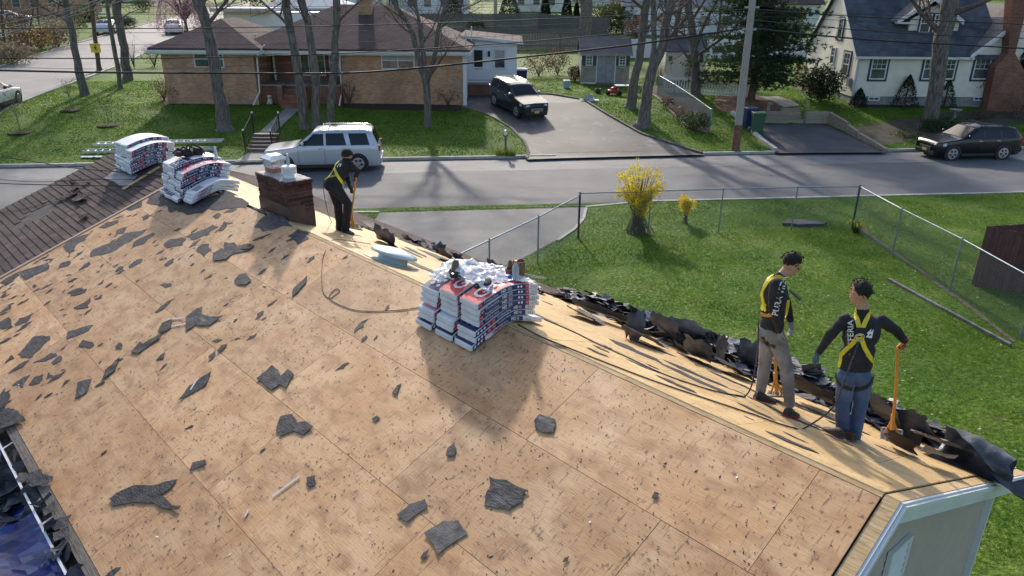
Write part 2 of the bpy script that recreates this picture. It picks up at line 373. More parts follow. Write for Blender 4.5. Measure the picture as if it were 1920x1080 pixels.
def plywood(name, c1, c2, dark, grime=.5, rough=.62):
    m = bpy.data.materials.new(name); m.use_nodes = True; N = m.node_tree.nodes; L = m.node_tree.links; b = N['Principled BSDF']
    tc = N.new('ShaderNodeTexCoord'); oi = N.new('ShaderNodeObjectInfo'); cx = N.new('ShaderNodeCombineXYZ')
    for i in range(3): L.new(oi.outputs['Random'], cx.inputs[i])
    sc = N.new('ShaderNodeVectorMath'); sc.operation = 'SCALE'; sc.inputs[3].default_value = 53; L.new(cx.outputs[0], sc.inputs[0])
    ad = N.new('ShaderNodeVectorMath'); ad.operation = 'ADD'; L.new(tc.outputs['Object'], ad.inputs[0]); L.new(sc.outputs[0], ad.inputs[1])
    def mp(s):
        q = N.new('ShaderNodeMapping'); q.inputs['Scale'].default_value = s; L.new(ad.outputs[0], q.inputs[0]); return q.outputs[0]
    def nz(v, s, d=6, dist=0):
        n = N.new('ShaderNodeTexNoise'); n.inputs['Scale'].default_value = s; n.inputs['Detail'].default_value = d; n.inputs['Distortion'].default_value = dist; L.new(v, n.inputs[0]); return n.outputs[0]
    def rp(src, p0, p1, a=(0, 0, 0, 1), c=(1, 1, 1, 1)):
        r = N.new('ShaderNodeValToRGB'); r.color_ramp.elements[0].position = p0; r.color_ramp.elements[1].position = p1
        r.color_ramp.elements[0].color = a; r.color_ramp.elements[1].color = c; L.new(src, r.inputs[0]); return r.outputs[0]
    def mix(f, a, c, mode='MIX'):
        x = N.new('ShaderNodeMix'); x.data_type = 'RGBA'; x.blend_type = mode
        if hasattr(f, 'links') or not isinstance(f, (int, float)): L.new(f, x.inputs[0])
        else: x.inputs[0].default_value = f
        L.new(a, x.inputs[6])
        if isinstance(c, tuple): x.inputs[7].default_value = c
        else: L.new(c, x.inputs[7])
        return x.outputs[2]
    base = rp(nz(mp((1, 1, 1)), 1.1, 5, .6), .32, .68, lin(c1), lin(c2))
    grain = rp(nz(mp((1.2, 22, 1)), 3.0, 6, 1.2), .25, .75, (.78, .74, .70, 1), (1.12, 1.1, 1.08, 1))
    c = mix(.75, base, grain, 'MULTIPLY')
    blot = rp(nz(mp((1, 1.6, 1)), 3.6, 13, .35), .47, .74); c = mix(blot, c, mix_const(N, c1, dark, .45))
    streak = rp(nz(mp((9, 1.1, 1)), 5, 8, .3), .60, .74)            # scuffs running down the slope
    k = N.new('ShaderNodeMath'); k.operation = 'MULTIPLY'; L.new(streak, k.inputs[0]); k.inputs[1].default_value = grime; c = mix(k.outputs[0], c, lin(dark))
    tar = rp(nz(mp((1.3, 1, 1)), 15, 10, .2), .60, .72); k = N.new('ShaderNodeMath'); k.operation = 'MULTIPLY'; L.new(tar, k.inputs[0]); k.inputs[1].default_value = .75
    c = mix(k.outputs[0], c, (.05, .04, .04, 1))
    # nail heads and torn spots
    vo = N.new('ShaderNodeTexVoronoi'); vo.inputs['Scale'].default_value = 7.5; L.new(mp((1, 1, .01)), vo.inputs[0])
    dots = rp(vo.outputs['Distance'], .02, .05, (1, 1, 1, 1), (0, 0, 0, 1)); c = mix(dots, c, (.045, .035, .035, 1))
    vo = N.new('ShaderNodeTexVoronoi'); vo.inputs['Scale'].default_value = 2.1; L.new(mp((1, 1.2, .01)), vo.inputs[0])
    dots = rp(vo.outputs['Distance'], .02, .045, (.8, .8, .8, 1), (0, 0, 0, 1)); c = mix(dots, c, (.08, .065, .06, 1))
    hs = N.new('ShaderNodeHueSaturation'); mr = N.new('ShaderNodeMapRange'); mr.inputs[3].default_value = .80; mr.inputs[4].default_value = 1.12
    L.new(oi.outputs['Random'], mr.inputs[0]); L.new(mr.outputs[0], hs.inputs['Value']); L.new(c, hs.inputs['Color'])
    L.new(hs.outputs[0], b.inputs['Base Color']); b.inputs['Roughness'].default_value = rough; b.inputs['Specular IOR Level'].default_value = .45
    bp = N.new('ShaderNodeBump'); bp.inputs['Strength'].default_value = .35; bp.inputs['Distance'].default_value = .01
    L.new(nz(mp((2, 20, 1)), 6, 6), bp.inputs['Height']); L.new(bp.outputs[0], b.inputs['Normal'])
    return m
def mix_const(N, a, b, f):
    a, b = lin(a), lin(b); return tuple(a[i]*(1-f)+b[i]*f for i in range(3))+(1,)
M_PLY = plywood('weathered_plywood', (.51, .27, .115), (.68, .445, .25), (.19, .09, .055), .95)
M_PLYF = plywood('fresh_plywood', (.56, .37, .16), (.68, .50, .26), (.32, .20, .11), .35)
M_PINE = mat('pine_board', (.42, .27, .12), .7, (.62, .45, .24), 4, stretch=(1, 12, 12), noise2=((.12, .08, .05), 9, .56, .75), bump=.3)
M_FELT = mat('torn_felt', (.030, .029, .033), .65, (.072, .070, .079), 7, stretch=(1, 3, 1), bump=.6, bscale=25, noise2=((.19, .19, .205), 3, .60, .8), var=.3, spec=.2)
M_FELTD = mat('black_felt', (.030, .033, .042), .45, (.085, .09, .105), 6, bump=.5, bscale=20, noise2=((.17, .17, .185), 4, .56, .74), var=.35)
M_SHING = mat('brown_shingle', (.058, .036, .036), .9, (.105, .068, .064), 3, bump=.6, bscale=120, var=.28, noise2=((.045, .033, .035), 5, .55, .75))
M_SHING2 = mat('brown_shingle_underside', (.07, .065, .066), .8, (.14, .13, .13), 9, bump=.4, bscale=60, var=.2)
M_WTRIM = mat('white_trim', (.70, .71, .71), .45, (.64, .66, .67), 3)
M_WOODG = mat('grey_old_wood', (.10, .085, .075), .85, (.20, .17, .15), 8, stretch=(1, 9, 9), bump=.4)
M_SIDG = mat('taupe_siding', (.44, .36, .31), .6, (.48, .40, .35), 5)
M_UNDER = mat('attic_dark', (.02, .018, .016), .9)
M_STRIPE = mat('white_adhesive_strip', (.55, .55, .56), .5)

def slab(b, x0, x1, y0, y1, z0, z1, m=0, j=0): b.box(x0, x1, y0, y1, z0, z1, m)
# core under the deck (closed body so the roof has real thickness), walls
def M3(s, y): return MN @ V((s, y, 0))
core = MB()
rk = -.35/YFE
def Fp(s, y, z=0): return MF @ V((-s, y, z))
def Np(s, y, z=0): return MN @ V((s, y, z))
a = [Np(0.02, 0, -.02), Np(0.02, YN, -.02), Np(SLEN-.05, YN, -.02), Np(SLEN-.05, 0, -.02)]; lo_ = [p-V((0, 0, .10)) for p in a]
core.hexa(lo_, a)
a = [Fp(0.02, 0, -.02), Fp(0.02+rk*YFE, YFE-.02, -.02), Fp(SLEN-.05, YFE-.02, -.02), Fp(SLEN-.05, 0, -.02)]; lo_ = [p-V((0, 0, .10)) for p in a]
core.hexa(lo_, a)
core.build('roof_frame', M_UNDER, HOUSE, HW)
# near deck sheets
nst = [2.94-4.88, 1.31-2.44, 5.48-7.32, .95-2.44]
ncount = 0
EDGE_S = 14.5
mesh_cache = {}
def sheet_mesh(w, h, key, th=.012):
    k = (round(w, 3), round(h, 3), key)
    if k not in mesh_cache:
        b = MB(); b.bev(0.002, w-.002, .002, h-.002, -th, 0, .0025); mesh_cache[k] = b.mesh('plywood_sheet', M_PLY if key == 'n' else M_PLYF)
    return mesh_cache[k]
for r in range(4):
    y0 = r*1.22 + (.06 if r == 0 else 0); y1 = (r+1)*1.22
    s = nst[r]
    while s < SLEN:
        a, c = max(s, 0), min(s+2.44, EDGE_S+.4)
        if c-a > .1:
            link('plywood_sheet', sheet_mesh(c-a, y1-y0, 'n'), HOUSE, HN @ T(a, y0, rnd.uniform(-.001, .0015)) @ Matrix.Rotation(rnd.uniform(-.0006, .0006), 4, 'X'))
        s += 2.44
b = MB(); b.box(0.0, EDGE_S, 4.883, 4.955, -.014, -.002); b.build('eave_strip', M_WOODG, HOUSE, HN)
# far deck sheets (new, yellower), their top edge stands proud of the near slope
fst = [-1.1, -2.1, -.6, -1.7]
for r in range(4):
    y0 = r*1.0; y1 = min(r*1.0+1.0, YFE-.03)
    s = fst[r]
    while s < SLEN:
        a, c = max(s, 0.0), min(s+2.44, SLEN)
        if c-a > .1:
            th = .016
            if a == 0.0:
                b = MB(); b.prism([(-c+.002, y0+.002), (-0.0-rk*y0-.002, y0+.002), (-rk*y1-.002, y1-.002), (-c+.002, y1-.002)], -th, 0); b.build('plywood_sheet', M_PLYF, HOUSE, HF @ T(0, 0, 0))
            else: link('plywood_sheet', sheet_mesh(c-a, y1-y0, 'f', .016), HOUSE, HF @ T(-c, y0, rnd.uniform(-.001, .003)))
        s += 2.44
b = MB(); b.box(.0, 10.3, -.012, .050, -.035, -.006); b.build('ridge_strip', M_PINE, HOUSE, HN)
# rake edge boards, white fascia, gable wall with lapped siding, louvre
b = MB(); b.box(-.13, -.012, -.0, 4.95, -.05, -.012)
b.build('rake_board', M_PINE, HOUSE, HN)
b = MB(); b.prism([(.012, 0.0), (.13, 0.0), (.13-rk*YFE, YFE), (.012-rk*YFE, YFE)], -.05, -.014); b.build('rake_board', M_PINE, HOUSE, HF)
def rake_fascia(Pf, y1, skew, nm):
    b = MB(); dn = V((0, 0, -1))
    for (s0, s1, h0, h1) in ((-.155, -.13, .0, .20), (-.185, -.156, .018, .075)):
        f = lambda s, y, h: Pf(s+skew*y, y, -.02)+dn*h
        b.hexa([f(s0, 0, h1), f(s1, 0, h1), f(s1, y1, h1), f(s0, y1, h1)], [f(s0, 0, h0), f(s1, 0, h0), f(s1, y1, h0), f(s0, y1, h0)])
    f = lambda s, y, h: Pf(s+skew*y, y, -.02)+dn*h
    b.hexa([f(-.13, 0, .19), f(.12, 0, .19), f(.12, y1, .19), f(-.13, y1, .19)], [f(-.13, 0, .17), f(.12, 0, .17), f(.12, y1, .17), f(-.13, y1, .17)])
    b.build(nm, M_WTRIM, HOUSE, HW)
rake_fascia(Np, 4.95, 0, 'rake_fascia'); rake_fascia(Fp, YFE, rk, 'rake_fascia')
def under(t):                            # roof underside height at distance t across the ridge (t<0 near)
    return A0.z - (PN*abs(t) if t < 0 else PF*t)
WS = .10
def wallp(t, z, out=0):
    s = WS - out + (rk*t if t > 0 else 0)
    p = A0 + DR*s + NR*t; p.z = z; return p
TN, TF = -4.35, 3.45
b = MB(); z = -.3; k = 0
while z < 3.4:                            # clapboards: each course leans out at its foot
    z1 = z+.105
    for (ta, tb) in ((TN, 0), (0, TF)):
        def cl(t, z):
            lim = (A0.z-.17-z)/(PN if t <= 0 else PF); return None
        hi = z1; L0 = max(TN, -(A0.z-.15-z)/PN); R0 = min(TF, (A0.z-.15-z)/PF); L1 = max(TN, -(A0.z-.15-z1)/PN); R1 = min(TF, (A0.z-.15-z1)/PF)
        if z > A0.z-.2: continue
        if ta < 0: q = [wallp(L0, z, .016), wallp(0, z, .016), wallp(0, z1, .002), wallp(min(L1, 0), z1, .002)]; sh = [wallp(L0, z, 0), wallp(0, z, 0)]
        else: q = [wallp(0, z, .016), wallp(R0, z, .016), wallp(max(R1, 0), z1, .002), wallp(0, z1, .002)]; sh = [wallp(0, z, 0), wallp(R0, z, 0)]
        b.quad(q[3], q[2], q[1], q[0]); b.quad(q[0], q[1], sh[1], sh[0])
    z = z1
b.build('siding', M_SIDG, HOUSE, HW, kind='stuff')
b = MB()                                   # remaining walls
ci = [wallp(TN, -.5, .001), wallp(TF, -.5, .001)]; far_ = [p+DR*(SLEN-.3) for p in ci]
def wq(p, q, zt):
    b.hexa([p, q, q+V((0, 0, .01)), p+V((0, 0, .01))], [V((p.x, p.y, zt)), V((q.x, q.y, zt)), V((q.x, q.y, zt)), V((p.x, p.y, zt))])
zn, zf = under(TN)-.12, under(TF)-.12
b.quad(ci[0], far_[0], V((far_[0].x, far_[0].y, zn)), V((ci[0].x, ci[0].y, zn)))
b.quad(far_[1], ci[1], V((ci[1].x, ci[1].y, zf)), V((far_[1].x, far_[1].y, zf)))
rp_ = far_[0].lerp(far_[1], -TN/(TF-TN))
b.add([far_[0], far_[1], V((far_[1].x, far_[1].y, zf)), V((rp_.x, rp_.y, A0.z-.1)), V((far_[0].x, far_[0].y, zn))], [(0, 1, 2, 3, 4)])
b.build('wall', M_SIDG, HOUSE, HW)
b = MB(); p = wallp(TF, -.3, 0); q = V((p.x, p.y, zf)); b.beam(p-DR*.03, q-DR*.03, .09, .07, up=NR); b.build('corner_board', M_WTRIM, HOUSE, HW)
# louvre in the gable
lou = MB(); lx = on_plane(1688, 990, wallp(-.6, 2, .03), DR); lt = (lx-A0).dot(NR); lz = lx.z
b = MB(); w_ = .42
def wl_(t, z, o): return wallp(t, z, o)
for (t0, t1, z0, z1) in ((lt-w_, lt, lz-.05-.0, lz), (lt-w_, lt, lz-.85, lz-.80), (lt-w_, lt-w_+.05, lz-.80, lz-.05), (lt-.05, lt, lz-.80, lz-.05)):
    b.hexa([wl_(t0, z0, .018), wl_(t1, z0, .018), wl_(t1, z0, .06), wl_(t0, z0, .06)], [wl_(t0, z1, .018), wl_(t1, z1, .018), wl_(t1, z1, .06), wl_(t0, z1, .06)])
LOU = b.build('louvre', M_WTRIM, HOUSE, HW)
for i in range(9):
    z0 = lz-.78+i*.081
    b = MB(); b.hexa([wl_(lt-w_+.05, z0, .05), wl_(lt-.05, z0, .05), wl_(lt-.05, z0, .058), wl_(lt-w_+.05, z0, .058)], [wl_(lt-w_+.05, z0+.075, .018), wl_(lt-.05, z0+.075, .018), wl_(lt-.05, z0+.075, .026), wl_(lt-w_+.05, z0+.075, .026)])
    b.build('slat', M_WTRIM, LOU)
# near gutter with hangers
b = MB()
for (y0, y1, z0, z1) in ((.0, .004, -.11, .0), (0, .14, -.115, -.111), (.135, .140, -.111, .012), (.125, .150, .012, .020)):
    b.box(-.05, SLEN, 4.99+y0, 4.99+y1, -.03+z0, -.03+z1)
GUT = b.build('gutter', mat('gutter_white', (.72, .73, .75), .35, (.5, .5, .5), 8, lo=.5, hi=.8), HOUSE, HN)
for i in range(28):
    b = MB(); b.box(i*.66+.3, i*.66+.325, 4.995, 5.125, -.052, -.044); b.build('gutter_hanger', M_WTRIM, GUT)
b = MB(); M_LEAF = mat('gutter_muck', (.03, .022, .016), .95, (.10, .07, .05), 20, bump=.8)
b.grid(lambda u, v: (u*SLEN, 4.997+v*.125, -.115+.03*noise.noise(V((u*SLEN*5, v*3, 1)))), 220, 3)
b.build('gutter_muck', M_LEAF, HOUSE, HN, kind='stuff')
b = MB(); b.box(0, SLEN, 4.958, 4.988, -.16, -.002); b.build('fascia_board', M_WOODG, HOUSE, HN)
# far eave: white drip edge, gutter
b = MB(); b.box(-SLEN, -rk*YFE, YFE-.01, YFE+.05, -.02, -.004); b.box(-SLEN, -rk*YFE, YFE+.045, YFE+.05, -.10, -.004)
b.build('drip_edge', mat('drip_edge_white', (.82, .83, .84), .35), HOUSE, HF)

# old brown shingles: left end of the near slope, in courses
tabs = []
for r in range(34):
    y0 = 4.93 - (r+1)*.145
    x = EDGE_S + .06 + rnd.uniform(0, .28) - .3
    while x < SLEN:
        w = rnd.choice((.30, .30, .34, .42, .24)); x0, x1 = max(x, EDGE_S+.05), min(x+w, SLEN+.02)
        tt = 1-(r+.5)/34
        if x1-x0 > .03:
            hole = (noise.noise(V((x*.9, y0*1.1, 3.3))) > .18 and .7 < y0 < 3.1 and 15.6 < x < 17.4)
            if not hole: tabs.append((x0, x1, y0))
        x += w
tabs.sort(key=lambda t: -((t[0] < 17.9)*10 + t[2]*.5 - t[0]))
sh_cache = {}
stuff = MB()
for i, (x0, x1, y0) in enumerate(tabs):
    w = round((x1-x0), 2); th = rnd.choice((.004, .007))
    vsx = [(.002, 0, .004), (w-.003, 0, .004), (w-.003, .16, .012+th), (.002, .16, .012+th), (.002, .16, 0.004), (w-.003, .16, .004)]
    fs = [(0, 1, 2, 3), (3, 2, 5, 4), (0, 3, 4), (1, 5, 2)]; fs = [f[::-1] for f in fs]
    if i < 298:
        k = (w, th)
        if k not in sh_cache: bb = MB(); bb.add(vsx, [f[::-1] for f in fs]); sh_cache[k] = bb.mesh('shingle', M_SHING)
        link('shingle', sh_cache[k], HOUSE, HN @ T(x0, y0, 0))
    else: stuff.add([(v[0]+x0, v[1]+y0, v[2]) for v in vsx], [f[::-1] for f in fs])
if stuff.v: stuff.build('shingle_rows', M_SHING, HOUSE, HN, kind='stuff')
b = MB(); b.box(EDGE_S+.35, SLEN, 0, 4.92, -.02, .0005); b.build('underlayment', mat('aged_underlay', (.05, .045, .045), .85, (.10, .085, .08), 4, bump=.3), HOUSE, HN)
b = MB(); b.box(EDGE_S-.05, EDGE_S+.03, -.0, 4.93, -.006, .018); b.build('pink_wood_strip', mat('pink_wood_edge', (.40, .26, .19), .8, (.52, .37, .27), 5, stretch=(8, 1, 1)), HOUSE, HN)
# brown shingles left along the far eave
tabs = []
for r in range(13):
    y1 = YFE - r*.145; s = 3.6+rnd.random()*.3 if r < 2 else 6.5+rnd.random()*.3
    while s < SLEN:
        w = rnd.choice((.30, .34, .42)); lim = 2.9-.06*(s-6)+.30*noise.noise(V((s*.7, 2, 0))) if s < 11 else 1.1
        if s > 12.5: lim = .1
        if y1-.145 > lim: tabs.append((s, w, y1))
        s += w
fs = [(0, 1, 2, 3), (3, 2, 5, 4), (0, 3, 4), (1, 5, 2)]
stuff = MB()
for i, (s, w, y1) in enumerate(tabs):
    vsx = [(-w+.003, -.145, .004), (-.002, -.145, .004), (-.002, .015, .019), (-w+.003, .015, .019), (-w+.003, .015, .004), (-.002, .015, .004)]
    stuff.add([(v[0]-s, v[1]+y1, v[2]) for v in vsx], fs)
stuff.build('shingle_rows', M_SHING, HOUSE, HF, kind='stuff')

# ---------------------------------------------------------------- stuck felt patches, loose scraps
def ragged(poly, amp=.18, depth=2, r=rnd):
    pts = [V((p[0], p[1], 0)) for p in poly]
    for k in range(depth):
        out = []
        for i in range(len(pts)):
            a, c = pts[i], pts[(i+1) % len(pts)]; m = (a+c)/2; d = c-a; m += V((-d.y, d.x, 0))*r.uniform(-amp, amp)+d*r.uniform(-.15, .15)
            out += [a, m]
        pts = out
    return pts
def flat_piece(poly, th=.004, curl=0, wav=.0, seed=0, m=None, fold=None):
    """thin sheet piece with real thickness; poly in slope coordinates; returns MB around its centre"""
    c = sum((V(p) for p in poly), V((0, 0, 0)))/len(poly); n = len(poly)
    bm = bmesh.new(); vs = [bm.verts.new(p-c) for p in poly]; f = bm.faces.new(vs); bm.normal_update()
    if f.normal.z < 0: bmesh.ops.reverse_faces(bm, faces=[f])
    if curl or wav:
        bmesh.ops.triangulate(bm, faces=bm.faces[:]); bmesh.ops.subdivide_edges(bm, edges=[e for e in bm.edges if e.calc_length() > .06], cuts=1, use_grid_fill=False)
        bmesh.ops.triangulate(bm, faces=bm.faces[:])
        R = max(v.co.length for v in bm.verts)
        for v in bm.verts:
            z = wav*(noise.noise(V((v.co.x*7+seed, v.co.y*7, seed)))+.6) + curl*R*(v.co.length/R)**3*max(0, .35+noise.noise(V((v.co.x*2+seed*3, v.co.y*2, 1))))
            v.co.z = max(z, 0)
    r = bmesh.ops.extrude_face_region(bm, geom=bm.faces[:]); top = [g for g in r['geom'] if isinstance(g, bmesh.types.BMVert)]
    for v in top: v.co.z += th
    bmesh.ops.recalc_face_normals(bm, faces=bm.faces[:])
    b = MB(); bm.verts.index_update(); b.add([v.co.copy() for v in bm.verts], [[v.index for v in f.verts] for f in bm.faces]); bm.free()
    return b, c
def px_poly(zoomed, ox, oy, k): return [(ox+x/k, oy+y/k) for x, y in zoomed]
PATCHES = [  # traced on the near slope, photograph pixels
 px_poly([(680, 970), (700, 910), (850, 860), (940, 790), (1110, 755), (1060, 800), (960, 860), (880, 910)], 0, 240, 4),
 px_poly([(985, 905), (1010, 850), (1150, 785), (1160, 800), (1080, 870)], 0, 240, 4),
 px_poly([(870, 770), (945, 745), (930, 790), (890, 795)], 0, 240, 4),
 px_poly([(1060, 670), (1110, 645), (1110, 680), (1075, 695)], 0, 240, 4),
 px_poly([(1385, 820), (1470, 785), (1600, 725), (1640, 740), (1560, 790), (1450, 840)], 0, 240, 4),
 px_poly([(1640, 775), (1680, 700), (1715, 710), (1680, 765)], 0, 240, 4),
 px_poly([(1230, 870), (1280, 835), (1400, 830), (1370, 880), (1270, 900)], 0, 240, 4),
 px_poly([(1410, 900), (1440, 870), (1510, 830), (1470, 880)], 0, 240, 4),
 px_poly([(1470, 920), (1510, 870), (1570, 870), (1590, 910), (1530, 970)], 0, 240, 4),
 px_poly([(1590, 665), (1630, 640), (1660, 650), (1640, 680)], 0, 240, 4),
 px_poly([(470, 890), (560, 830), (680, 790), (640, 830), (570, 880), (520, 950)], 0, 240, 4),
 px_poly([(740, 750), (800, 710), (890, 690), (890, 710), (800, 750)], 0, 240, 4),
 px_poly([(150, 1080), (200, 1060), (360, 1010), (370, 1030), (300, 1090), (200, 1110)], 0, 240, 4),
 px_poly([(440, 1040), (470, 1010), (530, 1000), (510, 1040)], 0, 240, 4),
 px_poly([(590, 1070), (640, 1020), (680, 1005), (660, 1040)], 0, 240, 4),
 px_poly([(960, 1040), (1010, 1000), (1070, 980), (1050, 1020)], 0, 240, 4),
 px_poly([(1230, 1030), (1260, 1000), (1305, 980), (1300, 1010)], 0, 240, 4),
 px_poly([(865, 1075), (890, 1045), (925, 1035), (920, 1060)], 0, 240, 4),
 # big felt field under the second stack
 px_poly([(1100, 560), (1110, 520), (1180, 470), (1280, 420), (1340, 500), (1480, 545), (1560, 520), (1700, 470), (1870, 565), (1845, 600), (1700, 605), (1560, 600), (1520, 640), (1400, 650), (1330, 620), (1280, 635), (1265, 580), (1200, 590)], 0, 240, 4),
 px_poly([(930, 600), (1000, 560), (1060, 545), (1060, 590), (980, 620)], 0, 240, 4),
 px_poly([(1600, 940), (1660, 900), (1690, 920), (1650, 960), (1610, 1000)], 0, 240, 4),
 # beside the chimney
 px_poly([(240, 890), (290, 830), (380, 770), (460, 800), (560, 880), (480, 880), (380, 920), (320, 925)], 420, 220, 4.32),
 px_poly([(515, 965), (560, 940), (600, 905), (690, 930), (650, 960), (690, 985), (590, 1030)], 420, 220, 4.32),
 px_poly([(230, 1000), (300, 965), (385, 940), (310, 985)], 420, 220, 4.32),
 px_poly([(230, 730), (330, 750), (350, 780), (280, 770)], 420, 220, 4.32),
 # left edge field, zoom of (0,480) k=3
 px_poly([(115, 100), (270, 40), (275, 75), (210, 100), (150, 135)], 0, 480, 3),
 px_poly([(335, 45), (395, 30), (385, 55), (345, 65)], 0, 480, 3), px_poly([(445, 80), (500, 35), (505, 50)], 0, 480, 3),
 px_poly([(725, 70), (770, 20), (800, 15), (795, 35)], 0, 480, 3), px_poly([(925, 55), (975, 12), (975, 35), (940, 60)], 0, 480, 3),
 px_poly([(395, 225), (430, 185), (490, 185), (480, 205)], 0, 480, 3), px_poly([(415, 290), (470, 265), (510, 235), (500, 290), (440, 300)], 0, 480, 3),
 px_poly([(0, 235), (35, 200), (35, 215)], 0, 480, 3), px_poly([(0, 320), (60, 268), (60, 300)], 0, 480, 3),
 px_poly([(0, 370), (50, 345), (75, 400), (0, 410)], 0, 480, 3), px_poly([(80, 385), (110, 350), (190, 320), (150, 375), (90, 395)], 0, 480, 3),
 px_poly([(375, 470), (380, 430), (470, 400), (525, 390), (500, 420)], 0, 480, 3),
 px_poly([(100, 555), (150, 500), (190, 455), (285, 465), (230, 520), (170, 575)], 0, 480, 3),
 px_poly([(185, 600), (290, 545), (325, 560), (260, 590)], 0, 480, 3), px_poly([(290, 600), (340, 560), (345, 590), (300, 612)], 0, 480, 3),
 px_poly([(45, 665), (110, 610), (165, 585), (130, 625)], 0, 480, 3), px_poly([(30, 605), (60, 560), (80, 575)], 0, 480, 3),
 px_poly([(70, 730), (120, 690), (170, 670), (130, 740)], 0, 480, 3), px_poly([(160, 725), (200, 680), (245, 665), (225, 715)], 0, 480, 3),
 px_poly([(440, 510), (470, 470), (530, 500), (510, 520)], 0, 480, 3), px_poly([(350, 735), (370, 700), (395, 695)], 0, 480, 3),
 px_poly([(300, 700), (330, 668), (348, 672)], 0, 480, 3), px_poly([(262, 695), (275, 655), (300, 675)], 0, 480, 3),
 px_poly([(0, 830), (30, 740), (60, 790), (30, 850), (0, 860)], 0, 480, 3), px_poly([(530, 245), (575, 215), (570, 240)], 0, 480, 3),
 px_poly([(545, 165), (585, 132), (580, 150)], 0, 480, 3), px_poly([(650, 90), (690, 55), (690, 75)], 0, 480, 3),
 px_poly([(0, 150), (90, 95), (110, 105), (30, 170)], 0, 480, 3)]
for i, pl in enumerate(PATCHES):
    q = [nearp(*p) for p in pl]; q = ragged(q, .13, 2)
    b, c = flat_piece(q, .0035); b.build('felt_patch', M_FELT, HOUSE, HN @ T(c.x, c.y, .0015+.0003*(i % 7)))
for i in range(190):                     # small stuck shreds, denser to the left
    s = 5 + 9.3*(1-rnd.random()**1.6*.98); y = rnd.uniform(.1, 4.8); L_ = rnd.uniform(.02, .10)*rnd.choice((1, 1, 1.5)); a = rnd.gauss(0, .5)
    if s < 7.5 and rnd.random() < .6: continue
    u = V((sin(a), cos(a), 0)); w = V((u.y, -u.x, 0))*rnd.uniform(.25, .5)
    q = ragged([V((s, y, 0))+u*L_, V((s, y, 0))+w*L_, V((s, y, 0))-u*L_, V((s, y, 0))-w*L_], .25, 1)
    b, c = flat_piece(q, .003); b.build('felt_patch', M_FELT, HOUSE, HN @ T(c.x, c.y, .004))
for i in range(44):                      # far slope: long shreds along the ridge
    s = rnd.uniform(.2, 10.5) if i > 12 else rnd.uniform(.1, 4); y = rnd.uniform(.25, 2.6)**1.0; L_ = rnd.uniform(.08, .5)*(1.2 if y > 1 else .6); wd = L_*rnd.uniform(.06, .2)
    a = rnd.uniform(-.25, .1)
    c0 = V((-s, y, 0)); u = V((cos(a), sin(a), 0)); w = V((-u.y, u.x, 0))
    wd *= 1.4; q = ragged([c0-u*L_, c0-u*L_*.5+w*wd, c0+w*wd*.5, c0+u*L_*.6+w*wd*.9, c0+u*L_, c0+u*L_*.4-w*wd*.7, c0-u*L_*.2-w*wd], .10, 2)
    if min(-p.x for p in q) < -.0: continue
    b, c = flat_piece(q, .003); b.build('felt_patch', M_FELT, HOUSE, HF @ T(c.x, c.y, .004+.0002*(i % 9)))
